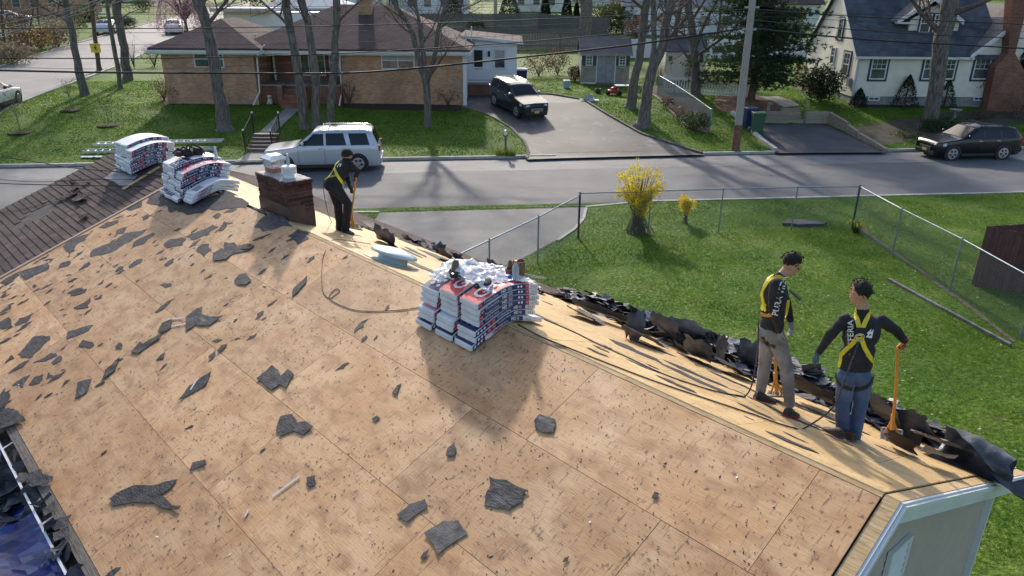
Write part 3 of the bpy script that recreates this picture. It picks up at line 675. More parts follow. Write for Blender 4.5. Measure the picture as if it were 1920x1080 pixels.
# loose scraps: (polygon px, curl, label)
SCR = [
 (px_poly([(345, 745), (370, 710), (410, 690), (450, 655), (440, 640)], 0, 600, 1), 0, None),
]
LOOSE = [
 (px_poly([(465, 760), (500, 730), (570, 700), (640, 700), (700, 685), (750, 675), (720, 715), (680, 740), (710, 765), (730, 785), (768, 790), (760, 804), (710, 798), (655, 775), (475, 788)], 0, 600, 2.25), 'longest torn felt piece with a thin tail, on the lower left of the plywood'),
 (px_poly([(625, 665), (700, 680), (790, 722), (765, 745), (765, 775), (720, 790), (715, 805), (605, 785), (612, 735), (630, 700)], 640, 600, 2.25), 'big crinkled grey felt piece lying below the shadow of the shingle stack'),
 (px_poly([(350, 905), (430, 850), (495, 850), (535, 905), (410, 992)], 640, 600, 2.25), 'square gritty shingle piece with moss, lowest scrap in the middle of the plywood'),
 (px_poly([(235, 825), (290, 780), (355, 758), (370, 790), (280, 855)], 640, 600, 2.25), 'torn dark scrap just above the square gritty shingle piece'),
 (px_poly([(815, 430), (838, 402), (905, 425), (895, 480), (850, 478), (818, 455)], 640, 600, 2.25), 'small crinkled felt square at the right tip of the stack shadow'),
 (px_poly([(442, 578), (450, 545), (478, 520), (487, 545), (478, 578)], 640, 600, 2.25), 'little dark upright scrap under the left edge of the stack shadow'),
 (px_poly([(215, 312), (235, 280), (255, 270), (240, 318)], 640, 600, 2.25), 'small pointed dark sliver left of the stack shadow'),
 (px_poly([(130, 420), (150, 405), (165, 415), (145, 433)], 640, 600, 2.25), 'tiny dark crumb of shingle on bare plywood left of centre'),
 (px_poly([(335, 1005), (350, 985), (375, 970), (360, 1005), (340, 1013)], 640, 600, 2.25), 'small sliver touching the corner below the square gritty shingle piece'),
 (px_poly([(935, 1025), (942, 1008), (962, 1000), (955, 1020)], 640, 600, 2.25), 'tiny dark scrap at the bottom edge, right of centre'),
 (px_poly([(1310, 755), (1322, 728), (1340, 735), (1330, 758)], 640, 600, 2.25), 'small grey crumpled flake on the right of the lower plywood'),
 (px_poly([(1085, 250), (1150, 195), (1170, 210), (1185, 240), (1215, 210), (1243, 235), (1210, 290), (1180, 275), (1150, 297), (1110, 265)], 0, 600, 2.25), 'two overlapping ribbed felt scraps in the middle left of the plywood'),
 (px_poly([(1165, 470), (1185, 410), (1235, 400), (1255, 435), (1290, 430), (1325, 455), (1280, 488), (1240, 470), (1185, 492)], 0, 600, 2.25), 'wide frilled felt scrap below the two overlapping ribbed ones'),
 (px_poly([(803, 638), (815, 605), (870, 593), (875, 615)], 0, 600, 2.25), 'small oblong felt scrap beside the long plywood seam'),
 (px_poly([(1295, 668), (1330, 660), (1338, 695), (1302, 713)], 0, 600, 2.25), 'small square felt scrap near a white strip, centre left'),
 (px_poly([(755, 342), (800, 280), (830, 262), (893, 220), (870, 275), (830, 300)], 0, 600, 2.25), 'long leaf-shaped felt scrap crossed by a white strip'),
 (px_poly([(320, 335), (330, 270), (388, 250), (370, 305)], 0, 600, 2.25), 'rounded dark felt scrap at the far left of the plywood'),
 (px_poly([(425, 265), (445, 215), (508, 160), (490, 210)], 0, 600, 2.25), 'slim pointed felt sliver above the rounded dark scrap'),
 (px_poly([(918, 138), (935, 110), (960, 103), (940, 130)], 0, 600, 2.25), 'small black curled sliver upper left of the ribbed scraps'),
 (px_poly([(1045, 350), (1110, 300), (1140, 290), (1135, 330), (1185, 345), (1262, 340), (1180, 395), (1100, 390), (1050, 425)], 0, 480, 3), 'star-shaped clump of torn felt with white strips beside it'),
 (px_poly([(890, 430), (915, 380), (970, 355), (965, 405), (930, 432)], 0, 480, 3), 'dark scrap left of the star-shaped felt clump'),
 (px_poly([(740, 545), (790, 485), (810, 495), (895, 445), (905, 465), (830, 515), (780, 555)], 0, 480, 3), 'jagged narrow scrap below left of the star-shaped clump'),
 (px_poly([(650, 520), (670, 490), (690, 500), (685, 525)], 0, 480, 3), 'small dark chip left of the jagged narrow scrap'),
 (px_poly([(878, 590), (905, 560), (930, 545), (925, 575)], 0, 480, 3), 'small folded chip under the jagged narrow scrap'),
 (px_poly([(1318, 145), (1345, 110), (1385, 100), (1420, 140), (1385, 165), (1340, 165)], 0, 480, 3), 'ragged blue-grey felt scrap in the upper middle of the plywood'),
 (px_poly([(1645, 235), (1650, 190), (1730, 118), (1725, 150), (1680, 205)], 0, 480, 3), 'slim upright blade of shingle left of the thin black cord'),
 (px_poly([(1605, 950), (1680, 910), (1730, 865), (1760, 890), (1860, 870), (1910, 885), (1860, 925), (1740, 950), (1700, 990), (1610, 1000)], 0, 240, 4), 'wide pale felt scrap in two lobes below the second stack'),
 (px_poly([(0, 1050), (10, 1020), (90, 1020), (130, 1060), (160, 1030), (250, 1045), (210, 1075)], 420, 220, 4.32), 'crumpled bluish felt scrap below left of the chimney'),
 (px_poly([(0, 30), (10, -20), (60, -35), (110, -20), (120, 0), (150, 25), (155, 35), (70, 65), (0, 85)], 0, 780, 3), 'torn felt flap lying over the gutter at its upper end'),
 (px_poly([(155, 520), (245, 490), (250, 520), (310, 530), (300, 560), (200, 590), (165, 575)], 0, 720, 3), 'pair of felt scraps bridging the middle of the gutter'),
 (px_poly([(250, 720), (320, 665), (328, 705), (265, 755)], 0, 720, 3), 'bent felt scrap in the gutter below the pair'),
 (px_poly([(297, 800), (350, 765), (415, 745), (385, 800), (320, 835)], 0, 720, 3), 'pointed felt scrap jutting from the gutter onto the plywood'),
 (px_poly([(312, 850), (395, 820), (398, 865), (320, 895)], 0, 720, 3), 'grey felt scrap nearest the bottom end of the gutter'),
 (px_poly([(800, 690), (830, 660), (835, 640)], 0, 480, 3), None),
]
for i, (pl, lab) in enumerate(LOOSE):
    if not lab: continue
    q = [nearp(*p) for p in pl]; q = ragged(q, .07, 2)
    zz = .004 if nearp(*pl[0]).y < 4.8 else .03
    b, c = flat_piece(q, .005, curl=rnd.uniform(.03, .11), wav=.010, seed=i*3.1)
    m = M_SHING2 if 'gritty' in lab else M_FELT
    o = b.build('felt_scrap' if 'shingle' not in lab else 'shingle_scrap', m, None, MN @ T(c.x, c.y, zz)); tag(o, lab, 'felt scrap' if 'shingle' not in lab else 'shingle scrap', 'torn scraps lying loose on the plywood')
# white strips (release tape) near scraps
for k, (a_, c_, lab) in enumerate([((512, 932), (562, 895), 'thin white strip lying across the lower left plywood'), ((315, 600), (345, 597), 'short white strip left of the star-shaped clump'), ((322, 613), (350, 608), 'second white strip, below the first beside the star-shaped clump'), ((358, 732), (372, 710), 'white strip across the leaf-shaped felt scrap'), ((460, 970), (467, 957), 'tiny white strip bit on the lower plywood')]):
    p, q = nearp(*a_), nearp(*c_); d = (q-p); w = V((-d.y, d.x, 0)).normalized()*.012
    b = MB(); b.prism([(p-w)[:2], (q-w)[:2], (q+w)[:2], (p+w)[:2]], .012, .015); o = b.build('adhesive_strip', M_STRIPE, None, MN); tag(o, lab, 'strip')
# grit, nails and chips nobody could count
b = MB()
for i in range(8500):
    s = rnd.uniform(.1, 14.3); y = rnd.uniform(.1, 4.85)
    if noise.noise(V((s*1.3, y*1.3, 4))) < rnd.uniform(-.5, .35): continue
    r = rnd.uniform(.002, .006)*(1.7 if rnd.random() < .05 else 1); a = rnd.uniform(0, pi); e = rnd.uniform(1, 3)
    u = V((cos(a), sin(a), 0))*r*e; w = V((-sin(a), cos(a), 0))*r
    c = V((s, y, .003)); b.add([c-u, c-w, c+u, c+w, c+V((0, 0, .006))], [(0, 1, 4), (1, 2, 4), (2, 3, 4), (3, 0, 4)])
o = b.build('roof_grit', M_FELTD, None, MN, kind='stuff'); o['label'] = 'dark grit, nails and crumbs strewn over the bare plywood'; o['category'] = 'debris'
b = MB()
for i in range(34):
    s = rnd.uniform(.3, 12); y = rnd.uniform(.1, 4.8); r = rnd.uniform(.004, .011); a = rnd.uniform(0, pi); u = V((cos(a), sin(a), 0))*r*1.8; w = V((-sin(a), cos(a), 0))*r; c = V((s, y, .004))
    b.add([c-u, c-w, c+u+V((0, 0, .01)), c+w], [(0, 1, 2, 3)])
o = b.build('paper_bits', mat('paper_bits', (.75, .75, .75), .6), None, MN, kind='stuff'); o['label'] = 'small white paper and plastic bits on the plywood'; o['category'] = 'debris'
# ================================================================ SHINGLE BUNDLES AND OTHER THINGS ON THE ROOF
M_WRAP = mat('white_wrapper', (.74, .76, .79), .35, (.60, .63, .68), 5, bump=.25, bscale=14, var=.05)
M_NAVY = mat('navy_print', (.012, .020, .085), .55, (.02, .04, .16), 6, bump=.2, bscale=14)
M_RED = mat('red_print', (.48, .015, .035), .6, (.56, .04, .07), 5, bump=.2, bscale=14)
M_PINKR = mat('faded_red_print', (.55, .07, .13), .3, (.72, .40, .44), 3)
M_LET = mat('white_lettering', (.80, .80, .82), .4)
M_LETN = mat('maroon_lettering', (.30, .02, .06), .4)
M_GREYP = mat('grey_print', (.28, .30, .36), .4)
_tc = {}
def text_geo(txt, size, bold=0.0, narrow=1.0):
    """flat triangles of a text, x right, y up, origin lower left"""
    k = (txt, size, bold, narrow)
    if k in _tc: return _tc[k]
    cu = bpy.data.curves.new('t', 'FONT'); cu.body = txt; cu.size = size; cu.offset = bold; cu.resolution_u = 2
    o = bpy.data.objects.new('t', cu); COL.objects.link(o); bpy.context.view_layer.update()
    me = o.evaluated_get(bpy.context.evaluated_depsgraph_get()).to_mesh()
    vs = [(v.co.x*narrow, v.co.y) for v in me.vertices]; fs = [tuple(p.vertices) for p in me.polygons]
    bpy.data.objects.remove(o); bpy.data.curves.remove(cu)
    _tc[k] = (vs, fs); return _tc[k]
BL, BW, BT = 1.0, .335, .066
def bundle_meshes(kind, e, xr, aN=.37, aF=.385, sag=0):
    """part meshes of one bundle, bent over the ridge at x = xr. kinds: gaf (red top), navy (navy top), plain, tex (white long bundle)"""
    def D(x, y, z):
        d = x-xr; a = aN if d < 0 else aF
        return V((x, y, z - a*(sqrt(d*d+e*e)-e) - sag*max(0, -.30-x)**1.3))
    out = []
    nx = 14
    def shell(x0, x1, y0, y1, z0, z1, m, bevel=.012):
        b = MB(); sec = [(y0, z0+bevel), (y0, z1-bevel), (y0+bevel, z1), (y1-bevel, z1), (y1, z1-bevel), (y1, z0+bevel), (y1-bevel, z0), (y0+bevel, z0)]
        n = 8; vs = []
        for i in range(nx+1):
            f = i/nx; x = x0+(x1-x0)*f; k = 1
            for (y, z) in sec:
                yy = y; zz = z
                if i in (0, nx): yy = (y-(y0+y1)/2)*.93+(y0+y1)/2; zz = (z-(z0+z1)/2)*.80+(z0+z1)/2
                if i in (1, nx-1): x_ = x0+(x1-x0)*(.02 if i == 1 else .98)
                else: x_ = x
                vs.append(D(x_, yy, zz + .002*sin(x*23)))
        fs = [(i*n+j, (i+1)*n+j, (i+1)*n+(j+1) % n, i*n+(j+1) % n) for i in range(nx) for j in range(n)]
        fs += [tuple(range(n)), tuple(range(nx*n+n-1, nx*n-1, -1))]
        b.add(vs, fs, 0, False); out.append(('body', b.mesh('bundle_body', m))); return b
    shell(-BL/2, BL/2, -BW/2, BW/2, 0, BT, M_WRAP)
    def band(x0, x1, z0, z1, m, nm, sides=(-1,), o=.0015):
        b = MB(); k = max(1, int(abs(x1-x0)/.07))
        for sd_ in sides:
            y = sd_*(BW/2+o)
            for i in range(k):
                a, c = x0+(x1-x0)*i/k, x0+(x1-x0)*(i+1)/k
                q = [D(a, y, z0), D(c, y, z0), D(c, y, z1), D(a, y, z1)]
                b.add(q if sd_ < 0 else q[::-1], [(0, 1, 2, 3)])
        out.append((nm, b.mesh(nm, m)))
    def top(x0, x1, y0, y1, m, nm, o=.0016):
        b = MB(); k = max(1, int((x1-x0)/.07))
        for i in range(k):
            a, c = x0+(x1-x0)*i/k, x0+(x1-x0)*(i+1)/k
            b.add([D(a, y0, BT+o), D(c, y0, BT+o), D(c, y1, BT+o), D(a, y1, BT+o)], [(0, 1, 2, 3)])
        out.append((nm, b.mesh(nm, m)))
    def side_text(txt, x, z, size, m, bold=0, narrow=1, nm='lettering', o=.0032):
        vs, fs = text_geo(txt, size, bold, narrow); b = MB(); b.add([D(x+v[0], -(BW/2+o), z+v[1]) for v in vs], fs); out.append((nm, b.mesh(nm, m)))
    def top_text(txt, x, y, size, m, bold=0, narrow=1, o=.0032):
        vs, fs = text_geo(txt, size, bold, narrow); b = MB(); b.add([D(x+v[0], y+v[1], BT+o) for v in vs], fs); out.append(('lettering', b.mesh('lettering', m)))
    def diamonds(cs, r=.020):
        b = MB()
        for cx_, cz in cs:
            y = -(BW/2+.0032); b.add([D(cx_-r, y, cz), D(cx_, y, cz-r), D(cx_+r, y, cz), D(cx_, y, cz+r)], [(0, 1, 2, 3)])
        out.append(('diamond_marks', b.mesh('diamond_marks', M_LET)))
    if kind == 'tex':
        band(-.46, .2, .006, .058, M_WRAP, 'side_band')
        side_text('TIMBERTEX', -.40, .014, .050, M_LETN, .0015, 1.25); side_text('ridge cap shingles', .05, .024, .03, M_GREYP, 0, 1.1)
        top(-.42, -.25, -.11, .08, M_GREYP, 'printed_label')
        return out
    flip = kind in ('navy', 'plain2')
    band(-.485 if not flip else -.485, .315, .004, .062, M_NAVY, 'side_band')
    if not flip:
        band(-.48, -.425, .010, .055, M_RED, 'red_mark', (-1,), .0026); side_text('GAF', -.474, .026, .026, M_LET, 0, .8)
        side_text('Timberline', -.405, .017, .052, M_LET, -.0003, .98); side_text('HD', -.135, .017, .054, M_LET, .0016, 1.0)
        band(-.03, .035, .012, .054, M_GREYP, 'printed_panel', (-1,), .0024)
        diamonds([(.14, .033), (.19, .033)]); band(.255, .312, .010, .055, M_RED, 'red_mark', (-1,), .0026); side_text('GAF', .262, .026, .024, M_LET, 0, .8)
    else:
        diamonds([(-.45, .033), (-.40, .033), (-.45+.1, .033)]); band(-.31, -.25, .009, .057, M_RED, 'red_mark', (-1,), .0026); band(-.235, -.175, .009, .057, M_RED, 'red_mark', (-1,), .0026)
        side_text('GAF', -.303, .026, .026, M_LET, 0, .8); side_text('GAF', -.229, .026, .026, M_LET, 0, .8)
        side_text('Timberline', -.155, .017, .052, M_LET, -.0003, .98); side_text('HD', .115, .017, .054, M_LET, .0016, 1.0); band(.21, .25, .012, .054, M_GREYP, 'printed_panel', (-1,), .0024)
    for k_ in range(3): band(.36+k_*.035, .375+k_*.035, .016, .048, M_GREYP, 'barcode_mark', (-1,), .0018)
    if kind == 'gaf':
        top(-.49, .42, -BW/2+.012, BW/2-.012, M_RED, 'red_panel'); top_text('GAF', -.40, -.10, .25, M_LET, .006, 1.0)
    elif kind == 'pink':
        top(-.46, .30, -.15, .15, M_PINKR, 'red_panel'); top_text('GAF', -.36, -.09, .2, M_LET, .004)
    elif kind == 'navy':
        top(-.485, -.1, -.152, .152, M_NAVY, 'navy_panel'); r = .032
        for (cx_, cy) in ((-.40, -.05), (-.34, .0), (-.40, .06), (-.28, -.05), (-.28, .06), (-.22, 0)): b = MB(); b.add([D(cx_-r, cy, BT+.003), D(cx_, cy-r, BT+.003), D(cx_+r, cy, BT+.003), D(cx_, cy+r, BT+.003)], [(0, 1, 2, 3)]); out.append(('diamond_mark', b.mesh('diamond_mark', M_LET)))
    return out
_bm = {}
def bundle(kind, e, xr, s, t, z, yaw, label, group, sag=0, roll=0):
    k = (kind, round(e, 2), round(xr, 2), round(sag, 1))
    if k not in _bm: _bm[k] = bundle_meshes(*k[:3], sag=k[3])
    M = frame(A0 + DR*s + NR*t, NR, DR, V((0, 0, 1)))
    # height of the drape: z at ridge line
    M = T(0, 0, z) @ M @ rz(yaw) @ Matrix.Rotation(roll, 4, 'X')
    th = thing('shingle_bundle', label, 'shingle bundle', M=M, group=group)
    for nm, me in _bm[k]: link(nm, me, th)
    return th
ORD = ['bottom', 'second', 'third', 'fourth', 'fifth', 'sixth', 'seventh', 'eighth']
def lvl(i, n): return 'topmost' if i == n-1 else ('bottom' if i == 0 else ORD[i]+' from the bottom')
# nearest stack ---------------------------------------------------------------
s0 = nearp(903, 654).x; s1 = nearp(791, 598).x; ds = (s1-s0)/3
cols = [(s0+ds*.5, 7, 'right column'), (s0+ds*1.5, 7, 'middle column'), (s0+ds*2.5, 6, 'left column')]
kinds0 = {0: ['navy', 'navy', 'navy', 'plain', 'plain', 'plain', 'gaf'], 1: ['navy', 'plain', 'plain', 'plain', 'pink', 'plain', 'gaf'], 2: ['navy', 'plain', 'pink', 'plain', 'plain', 'navy']}
for ci_, (s, n, cn) in enumerate(cols):
    for i in range(n):
        e = .10 + i*.03; off = (-.07 if i == 0 else (-.03 if i in (1, 2) else 0)) + rnd.uniform(-.012, .012)
        t = -.03 + off + (.03 if i > 2 else 0)
        kd = kinds0[ci_][i]; kd = {'plain': 'plain'}.get(kd, kd)
        bundle(kd, round(e, 2), round(-t, 1), s+rnd.uniform(-.008, .008), t, .012+i*(BT+.001), rnd.uniform(-.02, .02), '%s bundle in the %s of the nearest stack' % (lvl(i, n), cn), 'shingle bundles in the nearest stack', sag=.2 if i == 0 else 0)
bundle('tex', .1, -.1, s0+.20, .10, .0, .03, 'pale loose bundle end sticking out under the right side of the nearest stack', 'shingle bundles in the nearest stack')
# second stack, left of the chimney ---------------------------------------------
q = nearp(353, 376); sA = q.x
cols = [(sA+.19, 7, 'right column'), (sA+.54, 8, 'middle column'), (sA+.90, 8, 'left column')]
kk = ['plain', 'navy', 'navy', 'plain', 'navy', 'pink', 'navy']
for ci_, (s, n, cn) in enumerate(cols):
    for i in range(n):
        t = -.10 + rnd.uniform(-.03, .03) + (0 if i else -.08); e = .12+i*.035
        kd = kk[(i+ci_*2) % 7]
        if i == n-1: kd = ['pink', 'navy', 'plain'][ci_]
        bundle(kd, round(e, 2), round(-t, 1), s+rnd.uniform(-.015, .015), t+i*.012, .012+i*(BT+.001), rnd.uniform(-.05, .05), '%s bundle in the %s of the stack beside the brick chimney' % (lvl(i, n), cn), 'shingle bundles in the stack beside the chimney')
for i in range(3):
    bundle('tex', .16, .1, sA-.22, -.10+i*.03, .012+i*(BT+.001), .08+i*.03, '%s white ridge cap bundle, bent over the ridge between stack and chimney' % lvl(i, 3), 'white ridge cap bundles')
# farthest stack ----------------------------------------------------------------
q = nearp(262, 327); sB = q.x
cols = [(sB+.18, 7, 'right column'), (sB+.53, 8, 'middle column'), (sB+.88, 8, 'left column')]
for ci_, (s, n, cn) in enumerate(cols):
    for i in range(n):
        t = -.12 + rnd.uniform(-.02, .02)+ (.05 if i > 3 else 0); e = .15+i*.04
        kd = ['navy', 'plain', 'navy', 'plain', 'navy', 'plain', 'navy'][(i+ci_) % 7]
        if i == n-1: kd = 'plain'
        bundle(kd, round(e, 2), round(-t, 1), s+rnd.uniform(-.015, .015)-i*.0, t, .018+i*(BT+.001), rnd.uniform(-.03, .03)+.02*i, '%s bundle in the %s of the farthest stack' % (lvl(i, n), cn), 'shingle bundles in the farthest stack')
# wood strip and felt under the farthest stack
p, q = nearp(232, 357), nearp(300, 315)
b = MB(); b.beam((p.x, p.y, .03), (q.x, q.y, .03), .10, .02); tag(b.build('wooden_board', M_PINE, None, MN), 'bare wooden board lying below the farthest shingle stack', 'board')
pl = [nearp(*p) for p in px_poly([(785, 385), (890, 300), (960, 320), (1040, 360), (940, 465), (860, 410)], 0, 240, 4)]
b, c = flat_piece(ragged(pl, .05, 1), .004, wav=.01, seed=3); tag(b.build('underlayment_sheet', mat('grey_underlay', (.12, .125, .14), .6, (.20, .21, .24), 3), None, MN @ T(c.x, c.y, .02)), 'smooth grey underlay sheet exposed below the farthest stack', 'underlay')
for k, (pp, lab) in enumerate([([(420, 560), (480, 530), (600, 475), (610, 490), (560, 530)], 'lifted brown shingle strip curling at the middle of the old shingles'), ([(535, 550), (640, 510), (700, 520), (610, 570)], 'loose brown shingle slab below the lifted strip'), ([(545, 440), (610, 430), (600, 480), (550, 490)], 'short brown shingle standing above the lifted strip'), ([(595, 695), (630, 660), (680, 655), (660, 690)], 'pale corner of a broken shingle at the lower edge of the torn patch'), ([(635, 430), (650, 410), (690, 400), (690, 415)], 'small light grey flake above the torn patch'), ([(830, 325), (905, 290), (920, 300), (900, 310)], 'dark lifted shingle edge beside the grey underlay')]):
    pl = [nearp(*p) for p in px_poly(pp, 0, 240, 4)]; b, c = flat_piece(ragged(pl, .05, 1), .006, curl=.5, wav=.03, seed=k*2.0); tag(b.build('lifted_shingle', M_SHING, None, MN @ T(c.x, c.y, .03)), lab, 'shingle')

# ---------------------------------------------------------------- clutter on the nearest stack
ZT = A0.z + 7*(BT+.001)                  # approx height of its top at the ridge
MS = frame(A0 + DR*(s0+ds*1.5), NR, DR, V((0, 0, 1)))   # x across (away), y along ridge (left)
M_FILM = bpy.data.materials.new('clear_film'); M_FILM.use_nodes = True
pb = M_FILM.node_tree.nodes['Principled BSDF']; pb.inputs['Base Color'].default_value = (.80, .86, .92, 1); pb.inputs['Roughness'].default_value = .12; pb.inputs['Alpha'].default_value = .5; pb.inputs['Specular IOR Level'].default_value = .9
def crumple(name, fn, nx_, ny_, m, amp, fr, seed, M, label, cat, th=.002):
    b = MB()
    def f(u, v):
        p = V(fn(u, v)); n = noise.noise(V((p.x*fr+seed, p.y*fr, seed))); n2 = noise.noise(V((p.x*fr*2.7, p.y*fr*2.7+seed, seed)))
        p.z += amp*(abs(n)*1.6+abs(n2)*.7); e = min(u, 1-u, v, 1-v)
        p.x += amp*.4*n2; p.y += amp*.4*n; return p
    b.grid(f, nx_, ny_, sm=True, th=th); o = b.build(name, m, None, M); tag(o, label, cat); return o
def ztop(x, e=.3): return 7*(BT+.001) + .014 - .37*(sqrt((x+.03)**2+e*e)-e)
crumple('plastic_film', lambda u, v: (-.30+u*.72, -.50+v*.95+.1*sin(u*5), ztop(-.3+u*.72)+.01+.06*sin(pi*v)*(1+sin(u*6))), 60, 66, M_FILM, .04, 6.5, 2.2, MS, 'crumpled clear plastic film heaped over the nearest shingle stack', 'plastic film')
crumple('plastic_film', lambda u, v: (-.42+u*.35, .28+v*.28, ztop(-.42+u*.35)-.05), 18, 14, M_FILM, .05, 9, 5.2, MS, 'small clear plastic film flap on the left column of the nearest stack', 'plastic film')
M_BLACKC = mat('black_cloth', (.012, .012, .015), .8, (.035, .033, .035), 12, bump=.6, bscale=40)
M_LEATHER = mat('brown_leather', (.11, .055, .025), .6, (.20, .115, .06), 6, bump=.5, bscale=18)
def cloth_blob(name, pts, r, m, M, label, cat, seed=1, flat=.5):
    b = MB(); pts = [V(p) for p in pts]
    for i in range(len(pts)-1):
        a, c = pts[i], pts[i+1]
        for k in range(4):
            p = a.lerp(c, k/4); q = r*(1+.5*noise.noise(p*9+V((seed, 0, 0))))
            b.ell(p, q*1.2, q, q*flat, 8, 5, R=Matrix.Rotation(seed+k, 3, 'Z'))
    o = b.build(name, m, None, M); tag(o, label, cat); return o
cloth_blob('work_gloves', [(-.30, -.30, ztop(-.3)+.03), (-.20, -.36, ztop(-.2)+.045), (-.12, -.30, ztop(-.12)+.04)], .045, M_BLACKC, MS, 'pair of black work gloves on the red bundle top, nearest stack', 'gloves')
# strap bundle with buckles at the left: a small safety harness
hs_ = thing('safety_harness', 'dark harness with buckles flopped on the middle column of the nearest stack', 'harness', M=MS)
b = MB()
for k in range(5):
    a = k*.7; pts = [(-.28+.10*cos(a+j*.9)*(1-.1*j)+k*.02, .14+.10*sin(a+j*1.1), ztop(-.25)+.03+.05*abs(sin(j+k))) for j in range(7)]
    b.tube(pts, .022, 6, flat=.35)
b.build('strap', M_BLACKC, hs_)
b = MB(); b.lathe([(.018, 0), (.022, .004), (.018, .008)], 10, (-.33, .10, ztop(-.3)+.09)); b.lathe([(.018, 0), (.022, .004), (.018, .008)], 10, (-.24, .20, ztop(-.2)+.08)); b.build('buckle', mat('steel', (.5, .5, .52), .3, metal=1), hs_)
b = MB(); b.tube([(-.26, .17, ztop(-.2)+.02), (-.22, .19, ztop(-.2)+.12), (-.20, .20, ztop(-.2)+.19)], [.04, .05, .03], 8); b.build('pouch', M_LEATHER, hs_)
def bottle(P, h, label, capc, liq, r=.035, wrap=None, tilt=None, cat='bottle'):
    t = thing('water_bottle', label, cat, P); k = h/.24
    prof = [(r*.85, 0), (r, .012), (r*.96, .05*k), (r, .09*k), (r*.95, .13*k), (r, .16*k), (r*.7, .19*k), (r*.38, .215*k), (r*.36, .225*k)]
    b = MB(); b.lathe(prof, 14); b.build('bottle_body', liq, t)
    b = MB(); b.lathe([(r*.45, .222*k), (r*.45, .24*k), (r*.40, .243*k)], 12); b.build('cap', capc, t)
    if wrap: b = MB(); b.lathe([(r*1.02, .06*k), (r*1.02, .125*k)], 14); b.build('label_band', wrap, t)
    return t
M_BOT = mat('bottle_plastic', (.55, .62, .68), .1, trans=.55, spec=.8); M_CAPO = mat('orange_cap', (.75, .22, .08), .4); M_BLUE = mat('blue_plastic', (.03, .10, .42), .35)
bottle(MS @ V((.22, -.42, ztop(.25)+.0)), .27, 'clear water bottle with an orange cap on the nearest stack', M_CAPO, M_BOT, .042)
b = MB()                                   # tool bag, open leather pouches
bagM = MS @ T(.40, -.28, ztop(.40)-.02)
bg_ = thing('leather_tool_bag', 'open brown leather tool bag behind the film on the nearest stack', 'tool bag', M=bagM)
for (x, y, r, h, a) in ((0, 0, .085, .24, .1), (.03, .12, .07, .20, -.2), (-.10, .05, .055, .16, .4)):
    b = MB(); n = 16; P_ = []
    for zz, k in ((0, .85), (h*.4, 1.05), (h*.8, 1.0), (h, 1.1), (h, 1.0), (h*.75, .9), (h*.3, .8)):
        P_.append([(x+r*k*(1+.12*sin(j*2.1+a*9+zz*9))*cos(2*pi*j/n), y+r*k*.8*(1+.1*cos(j*1.7+a))*sin(2*pi*j/n), zz+.012*sin(j*1.3+x*30)) for j in range(n)])
    vs = [p for r_ in P_ for p in r_]; b.add(vs, [(i*n+j, i*n+(j+1) % n, (i+1)*n+(j+1) % n, (i+1)*n+j) for i in range(6) for j in range(n)], 0, True)
    b.add(P_[0], [tuple(range(n))[::-1]]); b.build('pouch', M_LEATHER, bg_)
b = MB(); b.tube([(.09, 0, .05), (.16, -.12, .03), (.24, -.25, .02)], .012, 8); tag(b.build('hand_tool', mat('grey_handle', (.35, .35, .36), .4), None, bagM), 'short grey tool handle lying right of the leather bag', 'tool')
b = MB(); b.lathe([(.05, 0), (.055, .01), (.05, .05), (.0, .05)], 14, (.16, -.34, ztop(.16))); tag(b.build('bottle_cap_lid', M_BLUE, None, MS), 'round blue lid at the foot of the orange-capped bottle', 'lid')
# clutter on the second stack
M2 = frame(A0 + DR*(sA+.72), NR, DR, V((0, 0, 1))); M_RUST = mat('rust_cloth', (.16, .045, .02), .8, (.03, .02, .02), 8)
tb = thing('tool_pouch', 'black and rust tool pouch thrown on top of the stack beside the chimney', 'tool pouch', M=M2)
zt = 8*(BT+.001)
for k in range(7):
    b = MB(); x = -.25+k*.07; b.ell((x, .05+.08*sin(k*2), zt+.06+.02*sin(k*1.3)), .09, .12, .06+.02*(k % 3), 9, 6, R=Matrix.Rotation(k*.8, 3, 'Y')); b.build('pouch', M_BLACKC if k % 3 else M_RUST, tb)
b = MB()
for k in range(4): b.tube([(-.32+.1*k, .2, zt+.05), (-.25+.1*k, .05, zt+.17+.02*k), (-.2+.12*k, -.1, zt+.14), (-.15+.11*k, -.2, zt+.05)], .018, 6, flat=.4)
b.build('strap', M_BLACKC, tb)
bottle(M2 @ V((.36, -.30, zt-.06)), .24, 'small clear water bottle on the far end of the stack beside the chimney', M_LET, M_BOT, .036)

# ---------------------------------------------------------------- chimney
M_BRICK = mat('chimney_brick', (.058, .018, .016), .85, (.10, .034, .028), 6, bump=.5, bscale=40, var=.45)
M_MORT = mat('mortar', (.16, .13, .12), .9, (.24, .20, .18), 10, bump=.5, bscale=50)
M_FLASH = mat('brown_flashing', (.075, .038, .034), .55, (.12, .06, .052), 3)
C0 = on_plane(543, 412, A0+NR*.12, NR); Cl = on_plane(488, 382, C0, NR); CLn = abs((Cl-C0).dot(DR)); Cr = on_plane(588, 415, C0, DR); CWd = abs((Cr-C0).dot(NR))
CLn = min(max(CLn, .8), 1.3); CWd = min(max(CWd, .5), .75)
ctop = on_plane(541, 345, C0, NR).z
chM = frame(V((C0.x, C0.y, 0)), DR, NR, V((0, 0, -1)))  # helper only
CHB = V((C0.x, C0.y, A0.z-.35)); HC = ctop - CHB.z
ch = thing('brick_chimney', 'short dark red brick chimney with two flue caps on the ridge', 'chimney', M=frame(CHB, DR, -NR, V((0, 0, 1))))
